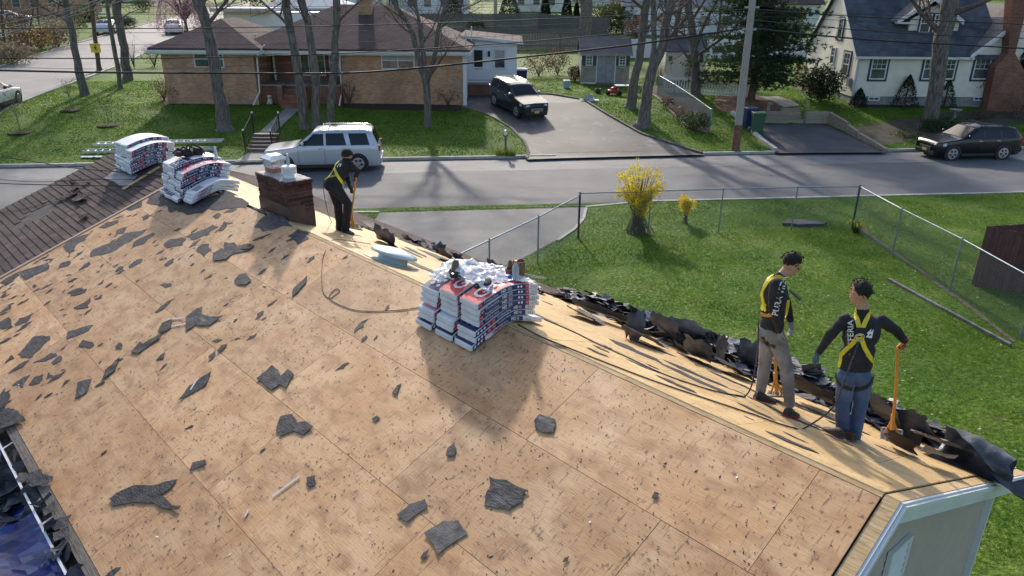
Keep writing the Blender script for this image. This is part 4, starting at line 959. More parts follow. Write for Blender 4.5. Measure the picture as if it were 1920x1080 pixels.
# local: x along ridge (away), y toward -NR (towards camera); the body spans x 0..CLn, y -CWd..0
hb = HC-.42
b = MB(); b.box(.0, CLn, -CWd, .0, -.3, .68*HC*.62); b.box(.015, CLn-.015, -CWd+.015, -.015, 0, HC-.03, 1)
fh = HC*.56
b = MB(); b.box(.012, CLn-.012, -CWd+.012, -.012, 0, HC-.01); b.build('mortar_core', M_MORT, ch)
b = MB(); b.box(-.006, CLn+.006, -CWd*.62, .006, -.25, fh); b.box(0, CLn, -CWd, 0, -.3, fh-.12); b.build('flashing', M_FLASH, ch)
bc = {}
def brick_mesh(l, w, h):
    k = (round(l, 3), round(w, 3), round(h, 3))
    if k not in bc: q = MB(); q.bev(0, l, 0, w, 0, h, .005); bc[k] = q.mesh('brick', M_BRICK)
    return bc[k]
z = fh-.14; r = 0; bh = .062; bl = .20; bw = .095
while z < HC-.01:
    grow = .0 if z < HC-.15 else .014*(1+(z > HC-.08))
    z1 = z
    for (axis) in (0, 1):
        Lg = CLn if axis == 0 else CWd; n = int(Lg/(bl+.01)); l = Lg/n-.01; off = (.5 if r % 2 else 0)*(l+.01)
        x = -off
        while x < Lg-.02:
            a, c = max(x, 0), min(x+l, Lg-.0)
            if c-a > .03 and not (z > HC-.08 and rnd.random() < .12):
                j = rnd.uniform(-.004, .005)+grow
                if axis == 0:
                    if z > fh-.03: link('brick', brick_mesh(c-a, bw, bh), ch, T(a, -bw+j, z) @ rz(rnd.uniform(-.01, .01)))
                else:
                    if a < CWd*.40 or z > fh-.0: pass
                    link('brick', brick_mesh(bw, c-a, bh), ch, T(-j, -a-(c-a), z))
            x += l+.01
    z += bh+.011; r += 1
b = MB(); nC = 10
b.grid(lambda u, v: (u*(CLn-.02)+.01, -CWd+.01+v*(CWd-.02), HC+.0+.05*sin(pi*u)*sin(pi*v)*.8+.01*noise.noise(V((u*6, v*6, 2)))), 12, 8, sm=False); b.build('crown', mat('crown_mortar', (.30, .30, .30), .85, (.50, .50, .50), 4, bump=.5, bscale=20), ch)
M_TIN = mat('galvanised_tin', (.62, .66, .70), .3, (.50, .54, .58), 5, metal=.6); M_WCAP = mat('white_metal', (.78, .80, .82), .35)
fc = (CLn*.74, -CWd*.48)
b = MB(); b.box(fc[0]-.15, fc[0]+.15, fc[1]-.13, fc[1]+.13, HC-.01, HC+.10); b.build('clay_flue', mat('clay_flue', (.32, .12, .06), .8, (.42, .18, .10), 6), ch)
cg = MB(); hh = .17
for i in range(9):
    for (dx, dy, ax) in ((.14, 0, 1), (-.14, 0, 1), (0, .12, 0), (0, -.12, 0)):
        L_ = .24 if ax else .28; o = -L_/2 + L_*i/8
        p = V((fc[0]+dx, fc[1]+dy, HC+.10)) + (V((0, o, 0)) if ax else V((o, 0, 0)))
        for sg in (-1, 1):
            q = p + (V((0, sg*.10, hh)) if ax else V((sg*.10, 0, hh))); lim = L_/2
            qq = V(q)
            if ax: qq.y = max(min(qq.y, fc[1]+lim), fc[1]-lim)
            else: qq.x = max(min(qq.x, fc[0]+lim), fc[0]-lim)
            f = 1 if (q-p).length < 1e-6 else (abs((qq-p).dot(V((0, 1, 0)) if ax else V((1, 0, 0))))/.10)
            cg.tube([p, p.lerp(q, min(f, 1))], .0035, 3, cap=False, sm=False)
cg.build('spark_screen', M_TIN, ch)
b = MB(); z = HC+.10+hh; w = .20; wy = .18
vs = [(fc[0]-w, fc[1]-wy, z), (fc[0]+w, fc[1]-wy, z), (fc[0]+w, fc[1]+wy, z), (fc[0]-w, fc[1]+wy, z), (fc[0]-.11, fc[1]-.1, z+.06), (fc[0]+.11, fc[1]-.1, z+.06), (fc[0]+.11, fc[1]+.1, z+.06), (fc[0]-.11, fc[1]+.1, z+.06)]
b.add(vs, [(0, 3, 2, 1), (4, 5, 6, 7), (0, 1, 5, 4), (1, 2, 6, 5), (2, 3, 7, 6), (3, 0, 4, 7)]); b.add([(v[0], v[1], v[2]-.025) for v in vs[:4]]+vs[:4], [(0, 1, 5, 4), (1, 2, 6, 5), (2, 3, 7, 6), (3, 0, 4, 7)]); b.build('cap_lid', M_TIN, ch)
c2 = (CLn*.22, -CWd*.42, HC)
b = MB(); b.lathe([(.085, 0), (.085, .09), (.075, .095)], 20, c2); b.build('vent_pipe', M_WCAP, ch)
for k in range(4):
    b = MB(); b.lathe([(.12, .09+k*.028), (.128, .095+k*.028), (.128, .108+k*.028), (.118, .112+k*.028)], 22, c2); b.build('louvre_ring', M_WCAP, ch)
b = MB(); b.lathe([(.132, .20), (.134, .212), (.10, .225), (.0, .235)], 22, c2); b.build('pipe_cap', M_WCAP, ch)
bottle(ch.matrix_basis @ V((c2[0], c2[1], c2[2]+.232)), .20, 'empty clear water bottle standing on the round chimney cap', M_LET, M_BOT, .034)

# ---------------------------------------------------------------- pale blue roof vent on the far slope
vp = farp(735, 492)
vt = thing('roof_vent', 'pale blue oval metal roof vent on the far slope behind the ridge', 'roof vent', M=MF @ T(vp.x, vp.y, 0))
M_VENT = mat('pale_blue_metal', (.36, .47, .52), .35, (.46, .56, .60), 3, metal=.2)
b = MB(); b.bev(-.34, .34, -.30, .28, .0, .012, .004); b.build('flange', M_VENT, vt)
b = MB(); b.lathe([(.22, .01), (.22, .09), (.24, .10), (.24, .125)], 28, sx=1.15); b.build('collar', M_VENT, vt)
b = MB(); b.lathe([(.24, .115), (.345, .125), (.35, .14), (.33, .165), (.25, .20), (.12, .222), (.0, .228)], 32, sx=1.12); b.build('hood', M_VENT, vt)

# ---------------------------------------------------------------- ropes and cords
M_ROPE = mat('dark_rope', (.035, .035, .045), .8, (.09, .085, .10), 60, stretch=(1, 1, 1), bump=.8, bscale=90)
M_CORD = mat('thin_cord', (.05, .045, .04), .7)
def smooth_path(P, n=6):
    P = [V(p) for p in P]; out = []
    for i in range(len(P)-1):
        a, b_, c, d = P[max(i-1, 0)], P[i], P[i+1], P[min(i+2, len(P)-1)]
        for k in range(n):
            t = k/n; out.append(.5*((2*b_)+(-a+c)*t+(2*a-5*b_+4*c-d)*t*t+(-a+3*b_-3*c+d)*t**3))
    out.append(P[-1]); return out
def onroof(px, py, up=.012):
    q = nearp(px, py)
    return MN @ V((q.x, q.y, up)) if q.y > 0 else MF @ V((farp(px, py).x, max(farp(px, py).y, 0), up))
def z_(l, ox, oy, k): return [(ox+x/k, oy+y/k) for x, y in l]
ROPE1 = z_([(255, 395), (400, 470), (560, 540), (850, 655), (1150, 770), (1500, 890), (1800, 990)], 900, 500, 3.6) + z_([(200, 222), (330, 270), (420, 296), (475, 298)], 1340, 700, 2.841)
ROPE2 = z_([(430, 360), (620, 440), (800, 530), (1000, 620), (1200, 715), (1400, 790), (1600, 850), (1790, 885)], 900, 500, 3.6) + z_([(110, 120), (150, 131)], 1340, 700, 2.841)
M_FELTL = mat('pale_felt', (.17, .17, .18), .6, (.30, .30, .31), 6, bump=.4, bscale=20)
def curled(w, h, bend, tilt, yaw, roll, c, name, label=None, m=None, stripe=False, frame_=None, cat='torn roofing', ragg=.12, th=.006, twist=0, parent=None, kind=None, into=None):
    sd_ = rnd.random()*50
    def f(u, v):
        x = (u-.5)*w; y = (v-.5)*h
        x += ragg*w*noise.noise(V((v*3.3+sd_, sd_, u > .5)))*(abs(u-.5)*2)**3; y += ragg*h*noise.noise(V((u*3.9, sd_+9, v > .5)))*(abs(v-.5)*2)**3*1.5
        a = bend*(y/h); z = 0
        if abs(bend) > .01:
            R_ = h/bend; z = R_*(1-cos(a)); y = R_*sin(a)
        z += .022*noise.noise(V((x*6+sd_, y*6, 2)))+.014*noise.noise(V((x*16+sd_, y*16, 5)))+twist*x*y
        return (x, y, z)
    M = (frame_ or MF) @ T(*c) @ rz(yaw) @ Matrix.Rotation(tilt, 4, 'X') @ Matrix.Rotation(roll, 4, 'Y')
    if into is not None:
        into.M = M; into.grid(f, 5, 7, th=th, sm=False); into.M = None; return
    b = MB(); b.grid(f, 8, 14, th=th, sm=True)
    if label is None: return b
    if stripe:
        t = thing(name, label, cat, M=M); b.build('felt_sheet', m or M_FELTD, t)
        s_ = MB(); s_.grid(lambda u, v: V(f(u, .42+v*.10))+V((0, 0, .0035 if stripe == 1 else -th-.0035)), 8, 2, sm=True); s_.build('adhesive_strip', M_STRIPE, t); return t
    o = b.build(name, m or M_FELTD, None, M); return tag(o, label, cat, 'torn roofing heaped along the far eave')
def fq(px, py, up=.0):
    q = farp(px, py); return q
def fpos(px, py, up):                      # point above the far slope seen at a pixel
    q = MFi @ on_plane(px, py, A0+NF*up, NF); return (q.x, q.y, up)
curled(.62, .5, 1.2, -.5, .3, .0, fpos(1290, 622, .22), 'felt_sheet', 'broad arched grey felt sheet humped over the middle of the debris row', M_FELTL)
curled(.5, .4, 1.8, -.7, .1, .2, fpos(1245, 615, .2), 'felt_sheet', 'black curled felt sheet left of the broad arched one', M_FELTD)
curled(.40, .40, .3, -.75, .25, .1, fpos(1308, 655, .16), 'torn_shingle', 'dark square shingle panel with a white line, leaning in the debris row', M_FELTD, stripe=1)
curled(.20, .44, .15, -1.35, -.2, .1, fpos(1352, 655, .2), 'torn_shingle', 'narrow upright dark panel with a pale stripe right of the square panel', M_FELTD, stripe=1)
curled(.30, .40, .6, -1.5, .2, .25, fpos(1402, 665, .22), 'felt_sheet', 'pointed black felt shard standing up left of the grey jeans worker', M_FELTD, ragg=.4)
curled(.9, .34, 2.6, -.2, .25, 0, fpos(1128, 588, .1), 'felt_roll', 'half rolled dark felt tube right of the nearest shingle stack', M_FELTD)
curled(.55, .4, .5, -.1, .1, .1, fpos(1100, 592, .06), 'felt_sheet', 'flat torn brownish sheet beside the half rolled felt tube', M_SHING2)
curled(.24, .36, .8, -1.4, .5, .1, fpos(1187, 612, .2), 'felt_sheet', 'thin black hooked shard sticking up from the debris row', M_FELTD, ragg=.45)
curled(.55, .45, .5, -.2, .2, .1, fpos(1210, 632, .1), 'felt_sheet', 'light grey torn sheet at the foot of the hooked shard', M_FELTL)
curled(.5, .36, -.6, -.3, -.1, .1, fpos(1380, 690, .10), 'felt_sheet', 'grey felt sheet behind the legs of the grey jeans worker', M_FELT)
curled(.5, .4, .8, -.5, .2, .1, fpos(1525, 735, .18), 'felt_sheet', 'crumpled felt sheet between the two standing workers', M_FELT)
curled(.42, .40, 1.0, -.7, -.2, .2, fpos(1660, 778, .2), 'felt_sheet', 'black bent felt right of the blue jeans worker', M_FELTD)
curled(.38, .30, .3, -.2, .3, 0, fpos(1640, 745, .3), 'felt_sheet', 'pale grey flap lying high on the heap right of the blue jeans worker', M_FELTL)
curled(.34, .40, .2, -1.2, .3, .3, fpos(1700, 800, .16), 'felt_sheet', 'black upright sheet behind the roofing shovel blade', M_FELTD)
curled(.30, .30, .5, -.6, -.1, .1, fpos(1690, 830, .10), 'torn_shingle', 'brown gritty shingle square just behind the roofing shovel blade', M_SHING)
curled(.55, .45, .5, -.15, .25, .0, fpos(1765, 828, .16), 'felt_sheet', 'light grey torn sheet with a white line on top of the corner roll', M_FELTL, stripe=1)
curled(.3, .25, .8, -.3, .7, .0, fpos(1755, 850, .14), 'felt_sheet', 'curled small grey flap at the foot of the corner roll', M_FELTL)
curled(.45, .35, 1.4, -.6, 0, .1, fpos(930, 505, .1), 'felt_sheet', 'brown grey shingle flap left of the leather bag', M_SHING2)
curled(.35, .30, .6, -.5, .3, .1, fpos(835, 478, .1), 'torn_shingle', 'grey brown shingle panel lifted near the far eave, right of the roof vent', M_SHING2)
curled(.5, .42, 1.3, -.8, .3, .1, fpos(722, 447, .1), 'felt_sheet', 'black curled felt behind the roof vent', M_FELTD)
curled(.9, .3, .5, .1, .05, .1, fpos(705, 428, .06), 'felt_sheet', 'long pale felt edge lifted left of the black curl', M_FELT)
# big roll at the corner
t = thing('felt_roll', 'large grey felt roll spilling over the far corner of the roof', 'felt roll', M=MF @ T(0, 0, 0))
q0 = fpos(1895, 888, .13); q1 = fpos(1745, 838, .10)
def rollf(u, v):
    c = V(q0).lerp(V(q1), u); R_ = .15+.21*u; R2 = R_*(1-.5*u); a = -1.9 + v*(5.6-2.3*u) 
    x = c.x + .02*noise.noise(V((u*4, v*4, 1))); n_ = .02*noise.noise(V((u*7, v*5, 7)))
    if u < .12: x += .10*noise.noise(V((v*6, 1, 5)))
    return (x, c.y + (R_+n_)*cos(a)*1.15 + .12*u, max(.01, R2*.95 + (R2+n_)*sin(a)))
b = MB(); b.grid(rollf, 26, 30, th=.006, sm=True); b.build('felt_sheet', M_FELTD, t)
b = MB(); b.grid(lambda u, v: V(rollf(.05+u*.8, .50+v*.03))+V((0, 0, .012)), 20, 1); b.build('adhesive_strip', M_STRIPE, t)
curled(.5, .25, 1.2, .5, .1, .3, (q0[0]+.10, q0[1]-.02, .0), 'felt_sheet', 'black ragged tongue hanging over the white fascia at the roof corner', M_FELTD, ragg=.5)
# the heap between them: nobody could count these
hp = [MB(), MB(), MB()]
for i in range(720):
    s = rnd.uniform(-.1, 6.6) if i < 650 else rnd.uniform(6.6, 10.5); yc = 3.55+.05*s*.5; y = rnd.gauss(yc, .30)
    if s > 6.6: y = rnd.uniform(2.6, 3.2)
    if s < .6: s += .5; 
    up = max(.01, (.19 if 1.4 < s < 4.2 else .13)*math.exp(-((y-yc)/.3)**2)*rnd.random()*1.6)
    y = max(y, 2.75+.03*s)
    if i % 3 == 2: curled(rnd.uniform(.22, .36), rnd.choice((.14, .15, .30)), rnd.uniform(-.15, .3), rnd.gauss(-.1, .28), rnd.uniform(-.7, .7), rnd.gauss(0, .22), (-s, y, up+.02), '', into=hp[2], ragg=.05); continue
    curled(rnd.uniform(.10, .42), rnd.uniform(.10, .34), rnd.uniform(-.5, .9), rnd.gauss(-.12, .32), rnd.uniform(-1, 1), rnd.gauss(0, .3), (-s, y, up), '', into=hp[i % 3], ragg=.3)
for k, m in enumerate((M_FELTL, M_FELTD, M_SHING2)):
    o = hp[k].build('torn_roofing_heap', m, None, None, kind='stuff'); o['label'] = ['light grey', 'black', 'brown grey'][k]+' torn felt and shingle bits heaped along the far eave'; o['category'] = 'debris'
# ================================================================ PEOPLE
def remesh(b, name, voxel, mats, smooth=4):
    me = b.mesh(name, mats[0]); o = bpy.data.objects.new(name, me); COL.objects.link(o)
    m = o.modifiers.new('r', 'REMESH'); m.mode = 'VOXEL'; m.voxel_size = voxel; m.use_smooth_shade = True
    m = o.modifiers.new('s', 'SMOOTH'); m.factor = .5; m.iterations = smooth
    bpy.context.view_layer.update(); me2 = bpy.data.meshes.new_from_object(o.evaluated_get(bpy.context.evaluated_depsgraph_get()))
    bpy.data.objects.remove(o); me2.name = name; me2.materials.clear()
    for x in mats: me2.materials.append(x)
    me2.polygons.foreach_set('use_smooth', [True]*len(me2.polygons)); return me2
def segd(p, a, b):
    ab = b-a; t = max(0, min(1, (p-a).dot(ab)/max(ab.length_squared, 1e-9))); return (p-(a+ab*t)).length
M_SKIN = mat('skin', (.42, .235, .15), .5, (.48, .28, .185), 9, bump=.1, bscale=60)
M_HAIR = mat('black_hair', (.010, .008, .007), .85, (.02, .017, .016), 40)
M_SHIRT = mat('black_shirt', (.010, .010, .013), .85, (.022, .022, .027), 5, bump=.5, bscale=12)
M_JEANG = mat('grey_jeans', (.16, .16, .165), .85, (.27, .26, .26), 5, bump=.6, bscale=16, noise2=((.10, .09, .085), 4, .55, .7))
M_JEANB = mat('blue_jeans', (.035, .06, .125), .85, (.085, .13, .23), 5, bump=.6, bscale=16)
M_BLKP = mat('black_trousers', (.010, .010, .012), .85, (.02, .02, .024), 5, bump=.6, bscale=14)
M_YEL = mat('yellow_webbing', (.70, .56, .02), .6, (.80, .68, .05), 12, bump=.3, bscale=60)
M_STRAP = mat('black_webbing', (.012, .012, .014), .6)
M_SHOE = mat('black_shoe', (.015, .014, .015), .6, (.04, .035, .035), 20, bump=.4)
M_SOLER = mat('red_sole', (.28, .02, .03), .55); M_SOLEG = mat('grey_sole', (.10, .10, .11), .7); M_SHOEG = mat('dark_grey_shoe', (.045, .045, .05), .7, (.08, .08, .085), 15)
M_SHOEB = mat('brown_boot', (.035, .02, .015), .7, (.06, .04, .03), 15)
M_GLG = mat('grey_glove', (.28, .30, .32), .8, (.16, .17, .18), 12, bump=.4, bscale=30); M_GLB = mat('blue_grey_glove', (.03, .07, .10), .7, (.06, .12, .15), 12); M_GLR = mat('red_palm_glove', (.35, .02, .04), .6, (.03, .03, .04), 5, lo=.45, hi=.6)
M_GLK = mat('black_glove', (.012, .012, .013), .7, (.03, .03, .03), 12)
M_STEEL = mat('ring_steel', (.6, .6, .62), .25, metal=1)
M_ORW = mat('orange_handle', (.60, .24, .03), .5, (.70, .32, .05), 5, stretch=(8, 8, 1)); M_SHOVEL = mat('worn_steel', (.35, .34, .33), .35, (.20, .18, .17), 12, metal=.8)
def hand(b, W, dirv, palm, side=1, curl=1.0, L=.09):
    """palm and five fingers at wrist W pointing along dirv; palm = palm normal; side = +1 thumb on x side"""
    d = V(dirv).normalized(); n = (V(palm) - d*V(palm).dot(d)).normalized(); x = d.cross(n)*side
    b.tube([W-d*.03, W+d*.01], [.032, .033], 10)
    b.ell(W+d*.045, .024, .016, .05, 10, 8, R=Matrix((x, n, d)).transposed().to_3x3()); b.ell(W+d*.05, .040, .018, .042, 10, 8, R=Matrix((x, n, d)).transposed().to_3x3())
    for i, (ox, ln) in enumerate(((.030, .070), (.011, .078), (-.009, .074), (-.029, .060))):
        p = W + d*.075 + x*ox; pts = [p-d*.02, p]; a = 0; q = V(p)
        for s_ in (.42, .32, .26):
            a += curl*.75; q = q + (d*cos(a)+n*sin(a))*ln*s_; pts.append(V(q))
        b.tube(pts, [.0105, .0105, .010, .0092, .0078], 7)
    p = W + d*.02 + x*.03; q = [p, p + (x*.8+d*.6).normalized()*.03]; q.append(q[-1]+(x*.35+d*.8+n*.5*curl).normalized()*.028); q.append(q[-1]+(d*.8+n*.7*curl-x*.1).normalized()*.022)
    b.tube(q, [.013, .0125, .011, .009], 7)
def shoe(name, heel, toe, up, m, ms, parent, w=.046):
    """heel/toe ground points"""
    h, t = V(heel), V(toe); d = (t-h).normalized(); u = (V(up)-d*V(up).dot(d)).normalized(); x = d.cross(u); L = (t-h).length
    b = MB(); secs = []
    prof = [(-.02, .030, .085), (.02, .038, .10), (.25, .040, .105), (.45, .043, .08), (.65, .050, .058), (.85, .046, .048), (.97, .030, .036), (1.0, .012, .022)]
    n = 12; vs = []
    for f, hw, ht in prof:
        for j in range(n):
            a = pi*j/(n-1); vs.append(h + d*L*f + x*hw*cos(a)*1.0*(w/.046) + u*(.02+(ht-.02)*sin(a)**.7))
    fs = [(i*n+j, (i+1)*n+j, (i+1)*n+j+1, i*n+j+1) for i in range(len(prof)-1) for j in range(n-1)]
    b.add(vs, fs, 0, True); b.add(vs[:n], [tuple(range(n))]); b.add(vs[-n:], [tuple(range(n))[::-1]])
    s = b.build(name, m, parent)
    b = MB(); lo = []; 
    for f, hw, ht in prof: lo.append((f, hw*1.06*(w/.046)))
    vs = [h+d*L*f+x*q*sg+u*z for z in (0, .022) for f, q in lo for sg in (1, -1)]
    k = len(lo)*2; fs = []
    for i in range(len(lo)-1):
        fs += [(i*2, i*2+1, i*2+3, i*2+2), (k+i*2, k+i*2+2, k+i*2+3, k+i*2+1), (i*2, i*2+2, k+i*2+2, k+i*2), (i*2+1, k+i*2+1, k+i*2+3, i*2+3)]
    fs += [(0, k, k+1, 1), (k-2, k-1, 2*k-1, 2*k-2)]
    b.add(vs, fs); b.build('sole', ms, s)
def head_geo(b, c, f, up, s=1.0):
    """head centred at c, facing f"""
    f = V(f).normalized(); u = (V(up)-f*V(up).dot(f)).normalized(); x = f.cross(u)
    R = Matrix((x, f, u)).transposed().to_3x3()
    b.ell(c+u*.025*s-f*.010*s, .074*s, .092*s, .088*s, 20, 14, R=R); b.ell(c-u*.03*s+f*.028*s, .058*s, .062*s, .078*s, 18, 12, R=R)
    b.ell(c-u*.078*s+f*.058*s, .032*s, .028*s, .025*s, 12, 8, R=R)                                  # chin
    b.tube([c+u*.01*s+f*.085*s, c-u*.022*s+f*.108*s, c-u*.032*s+f*.094*s], [.010*s, .014*s, .012*s], 8)  # nose
    b.ell(c+u*.028*s+f*.074*s, .05*s, .016*s, .012*s, 10, 6, R=R); b.ell(c-u*.055*s+f*.082*s, .024*s, .013*s, .012*s, 10, 6, R=R)
    for sg in (-1, 1): b.ell(c+x*sg*.074*s-f*.005*s-u*.008*s, .010*s, .018*s, .030*s, 8, 6, R=R)
def face_bits(p, c, f, up, s=1.0):
    f = V(f).normalized(); u = (V(up)-f*V(up).dot(f)).normalized(); x = f.cross(u); R = Matrix((x, f, u)).transposed().to_3x3()
    for sg in (-1, 1):
        b = MB(); b.ell(c+x*sg*.030*s+f*.083*s+u*.006*s, .009*s, .006*s, .004*s, 8, 6, R=R); b.build('eye', mat('eye_dark', (.02, .015, .012), .2), p)
        b = MB(); b.ell(c+x*sg*.031*s+f*.090*s+u*.028*s, .017*s, .004*s, .003*s, 8, 6, R=R); b.build('eyebrow', M_HAIR, p)
    b = MB(); b.ell(c+f*.093*s-u*.056*s, .022*s, .006*s, .005*s, 8, 6, R=R); b.build('lips', mat('lips', (.22, .08, .06), .5), p)
def hair(p, c, f, up, s=1.0, spike=.02, name='hair'):
    f = V(f).normalized(); u = (V(up)-f*V(up).dot(f)).normalized(); x = f.cross(u)
    b = MB(); n, k = 26, 14; vs = []
    for i in range(k+1):
        
        for j in range(n):
            ph = 2*pi*j/n; th = pi*(.58-.22*sin(ph)-.04*abs(cos(ph)))*i/k; d = V((sin(th)*cos(ph), sin(th)*sin(ph), cos(th)))
            front = max(0, d.y); lim = 1.0 if th < .95 or front < .45 else .86
            r = V((d.x*.080, d.y*.099, d.z*.096))*s*lim*(1-.16*(i/k)**3); w = 1+.10*noise.noise(d*6)+.07*noise.noise(d*14)
            vs.append(c + x*r.x*w + f*(r.y*w-.010*s) + u*(r.z*w+.022*s))
    fs = [(i*n+j, i*n+(j+1) % n, (i+1)*n+(j+1) % n, (i+1)*n+j) for i in range(k) for j in range(n)]
    b.add(vs, fs, 0, True)
    for q in range(260):
        th = pi*.55*sqrt(rnd.random()); ph = rnd.uniform(0, 2*pi); d = V((sin(th)*cos(ph), sin(th)*sin(ph), cos(th)))
        if d.y > .45 and th > .9: continue
        r = V((d.x*.084, d.y*.104, d.z*.105))*s; P_ = c + x*r.x + f*(r.y-.01*s) + u*(r.z+.022*s); o = (x*d.x+f*d.y+u*d.z)
        t = (o.cross(V((rnd.uniform(-1, 1), rnd.uniform(-1, 1), .3)))).normalized(); L = rnd.uniform(.5, 1)*spike
        b.add([P_-t*.006, P_+t*.006, P_+o*L+o.cross(t)*L*.6], [(0, 1, 2), (2, 1, 0)])
    b.build(name, M_HAIR, p)
class Fig:
    def __init__(s, label, base, dyref):
        s.base = V(base); s.t = thing('person', label, 'person', s.base); s.b = MB(); s.seg = []; s.y0 = base.y
    def J(s, px, py, dy=0): return on_plane(px, py, (0, s.y0+dy, 0), V((0, 1, 0)))
    def L(s, p): return V(p)-s.base
    def limb(s, pts, rad, m, n=14):
        s.b.tube(pts, rad, n)
        for i in range(len(pts)): s.b.ell(pts[i], rad[i], rad[i], rad[i], 12, 8)
        for i in range(len(pts)-1): s.seg.append((V(pts[i]), V(pts[i+1]), (rad[i]+rad[i+1])/2, m))
    def torso(s, pel, chest, neck, right, m, w=.175, dpt=.112, hipw=.165):
        up = (chest-pel).normalized(); x = (V(right)-up*V(right).dot(up)).normalized(); f = up.cross(x)
        R = Matrix((x, f, up)).transposed().to_3x3()
        s.b.ell(chest, w, dpt, .20, 20, 14, R=R); s.b.ell(pel.lerp(chest, .52), w*.90, dpt*1.0, .17, 20, 12, R=R); s.b.ell(pel.lerp(chest, .2), hipw*.98, dpt*1.05, .13, 18, 12, R=R)
        s.b.ell(chest+up*.10, w*.92, dpt*.85, .09, 18, 10, R=R); s.b.tube([chest+up*.12, neck], [.075, .058], 12)
        s.seg.append((pel+up*.14, chest+up*.12, .15, m)); return x, f, up
    def finish(s, mats, fn, voxel=.0085, wr=.006):
        me = remesh(s.b, 'body', voxel, mats, 3)
        # wrinkles in the cloth, and material by region
        nv = len(me.vertices); nr = [v.normal.copy() for v in me.vertices]; co = [v.co.copy() for v in me.vertices]; fc = [tuple(p.vertices) for p in me.polygons]
        ks = [fn(p) for p in co]
        for i, p in enumerate(co):
            if ks[i] != 0: co[i] = p + nr[i]*(wr*(noise.noise(p*11)*.9+noise.noise(p*24)*.55+noise.noise(V((p.x*4, p.y*4, p.z*22)))*.6))
        me.polygons.foreach_set('material_index', [ks[f[0]] for f in fc])
        s.bvh = BVHTree.FromPolygons(co, fc)
        me.vertices.foreach_set('co', [c for p in co for c in (p - s.base)])
        me.update(); s.o = link('body', me, s.t); return s
    def near(s, p):
        best = (9, 0)
        for a, b_, r, m in s.seg:
            d = segd(p, a, b_)/r
            if d < best[0]: best = (d, m)
        return best[1]
    def hit(s, px, py, off=.006):
        r = ray(px, py); h = s.bvh.ray_cast(CAMP, r)
        if h[0] is None:
            q = s.J(px, py); h = s.bvh.find_nearest(q)
        return h[0] + h[1]*off, h[1]
    def strap(s, name, pts, w, m, off=.007, extra_before=(), extra_after=()):
        """ribbon over the body; pts are pixels, extras are 3-D points snapped to the nearest surface"""
        P = []
        pp = smooth_path([V((p[0], p[1], 0)) for p in pts], 6)
        for q in extra_before: h = s.bvh.find_nearest(V(q)); P.append((h[0]+h[1]*off, h[1]))
        for q in pp: P.append(s.hit(q.x, q.y, off))
        for q in extra_after: h = s.bvh.find_nearest(V(q)); P.append((h[0]+h[1]*off, h[1]))
        c = [p for p, _ in P]
        for _ in range(2): c = [c[0]]+[(c[i-1]+c[i]*2+c[i+1])/4 for i in range(1, len(c)-1)]+[c[-1]]
        nrm = [n for _, n in P]; nrm = [nrm[0]]+[((nrm[i-1]+nrm[i]+nrm[i+1])).normalized() for i in range(1, len(nrm)-1)]+[nrm[-1]]
        b = MB(); vs = []
        for i in range(len(c)):
            d = (c[min(i+1, len(c)-1)]-c[max(i-1, 0)]).normalized(); x = d.cross(nrm[i]).normalized()*w/2; n = nrm[i]*.003
            for q in (c[i]-x+n, c[i]+x+n, c[i]+x-n*2, c[i]-x-n*2): vs.append(q - s.base)
        k = len(c); b.add(vs, [(i*4+j, (i+1)*4+j, (i+1)*4+(j+1) % 4, i*4+(j+1) % 4) for i in range(k-1) for j in range(4)]+[(0, 1, 2, 3), (k*4-1, k*4-2, k*4-3, k*4-4)])
        return b.build(name, m, s.t)
    def decal(s, name, txt, o, xdir, size, m, bold=0, narrow=1, rows=None):
        """text laid on the cloth: o = pixel of the baseline start, xdir = reading direction in pixels, size in pixels"""
        vs, fs = text_geo(txt, 1.0, bold, narrow); d = V((xdir[0], xdir[1])).normalized(); u = V((d.y, -d.x)); b = MB()
        out = [s.hit(o[0]+(v[0]*d.x+v[1]*u.x)*size, o[1]+(v[0]*d.y+v[1]*u.y)*size, .005)[0]-s.base for v in vs]
        b.add(out, fs); b.build(name, m, s.t)
    def patch(s, name, poly, m, off=.005):
        out = [s.hit(p[0], p[1], off)[0]-s.base for p in poly]; b = MB(); b.add(out, [tuple(range(len(out)))[::-1]]); b.build(name, m, s.t)
def zz(l, ox=1340, oy=440, k=2.4545): return [(ox+x/k, oy+y/k) for x, y in l]
def z1(x, y): return (1340+x/2.4545, 440+y/2.4545)
# ---- worker in blue jeans, back to the camera
fb = on_plane(1588, 818, A0, NF)
P2 = Fig('worker in blue jeans seen from behind, yellow harness crossed on his black shirt', fb, 0)
J = lambda x, y, dy=0: P2.J(*z1(x, y), dy)
pel = J(640, 640, .02); che = J(675, 450, .0); nk = J(680, 330, .0)
x_, f_, u_ = P2.torso(pel, che, nk, V((1, 0, 0)), 1, .19, .12, .17)
P2.limb([J(598, 390, .0), J(530, 465, -.02), J(480, 540, .02)], [.062, .048, .036], 1); P2.limb([J(765, 395, 0), J(835, 440, .03), J(872, 484, -.02)], [.064, .050, .038], 1)
P2.limb([J(605, 660, .02), J(590, 790, -.01), J(588, 915, .03)], [.098, .072, .066], 2); P2.limb([J(683, 665, .02), J(668, 795, -.01), J(640, 930, .0)], [.098, .074, .066], 2)
P2.b.ell(J(606, 650, -.03), .10, .10, .10); P2.b.ell(J(672, 652, -.03), .10, .10, .10)
hc2 = J(668, 268, .03); hf2 = V((-.35, .93, -.12)); P2.limb([J(683, 345, .0), J(675, 300, .02)], [.056, .054], 0)
head_geo(P2.b, hc2, hf2, (0, 0, 1), 1.12); P2.seg.append((hc2, hc2+V((0, 0, .03)), .10, 0))
wz = J(640, 612).z
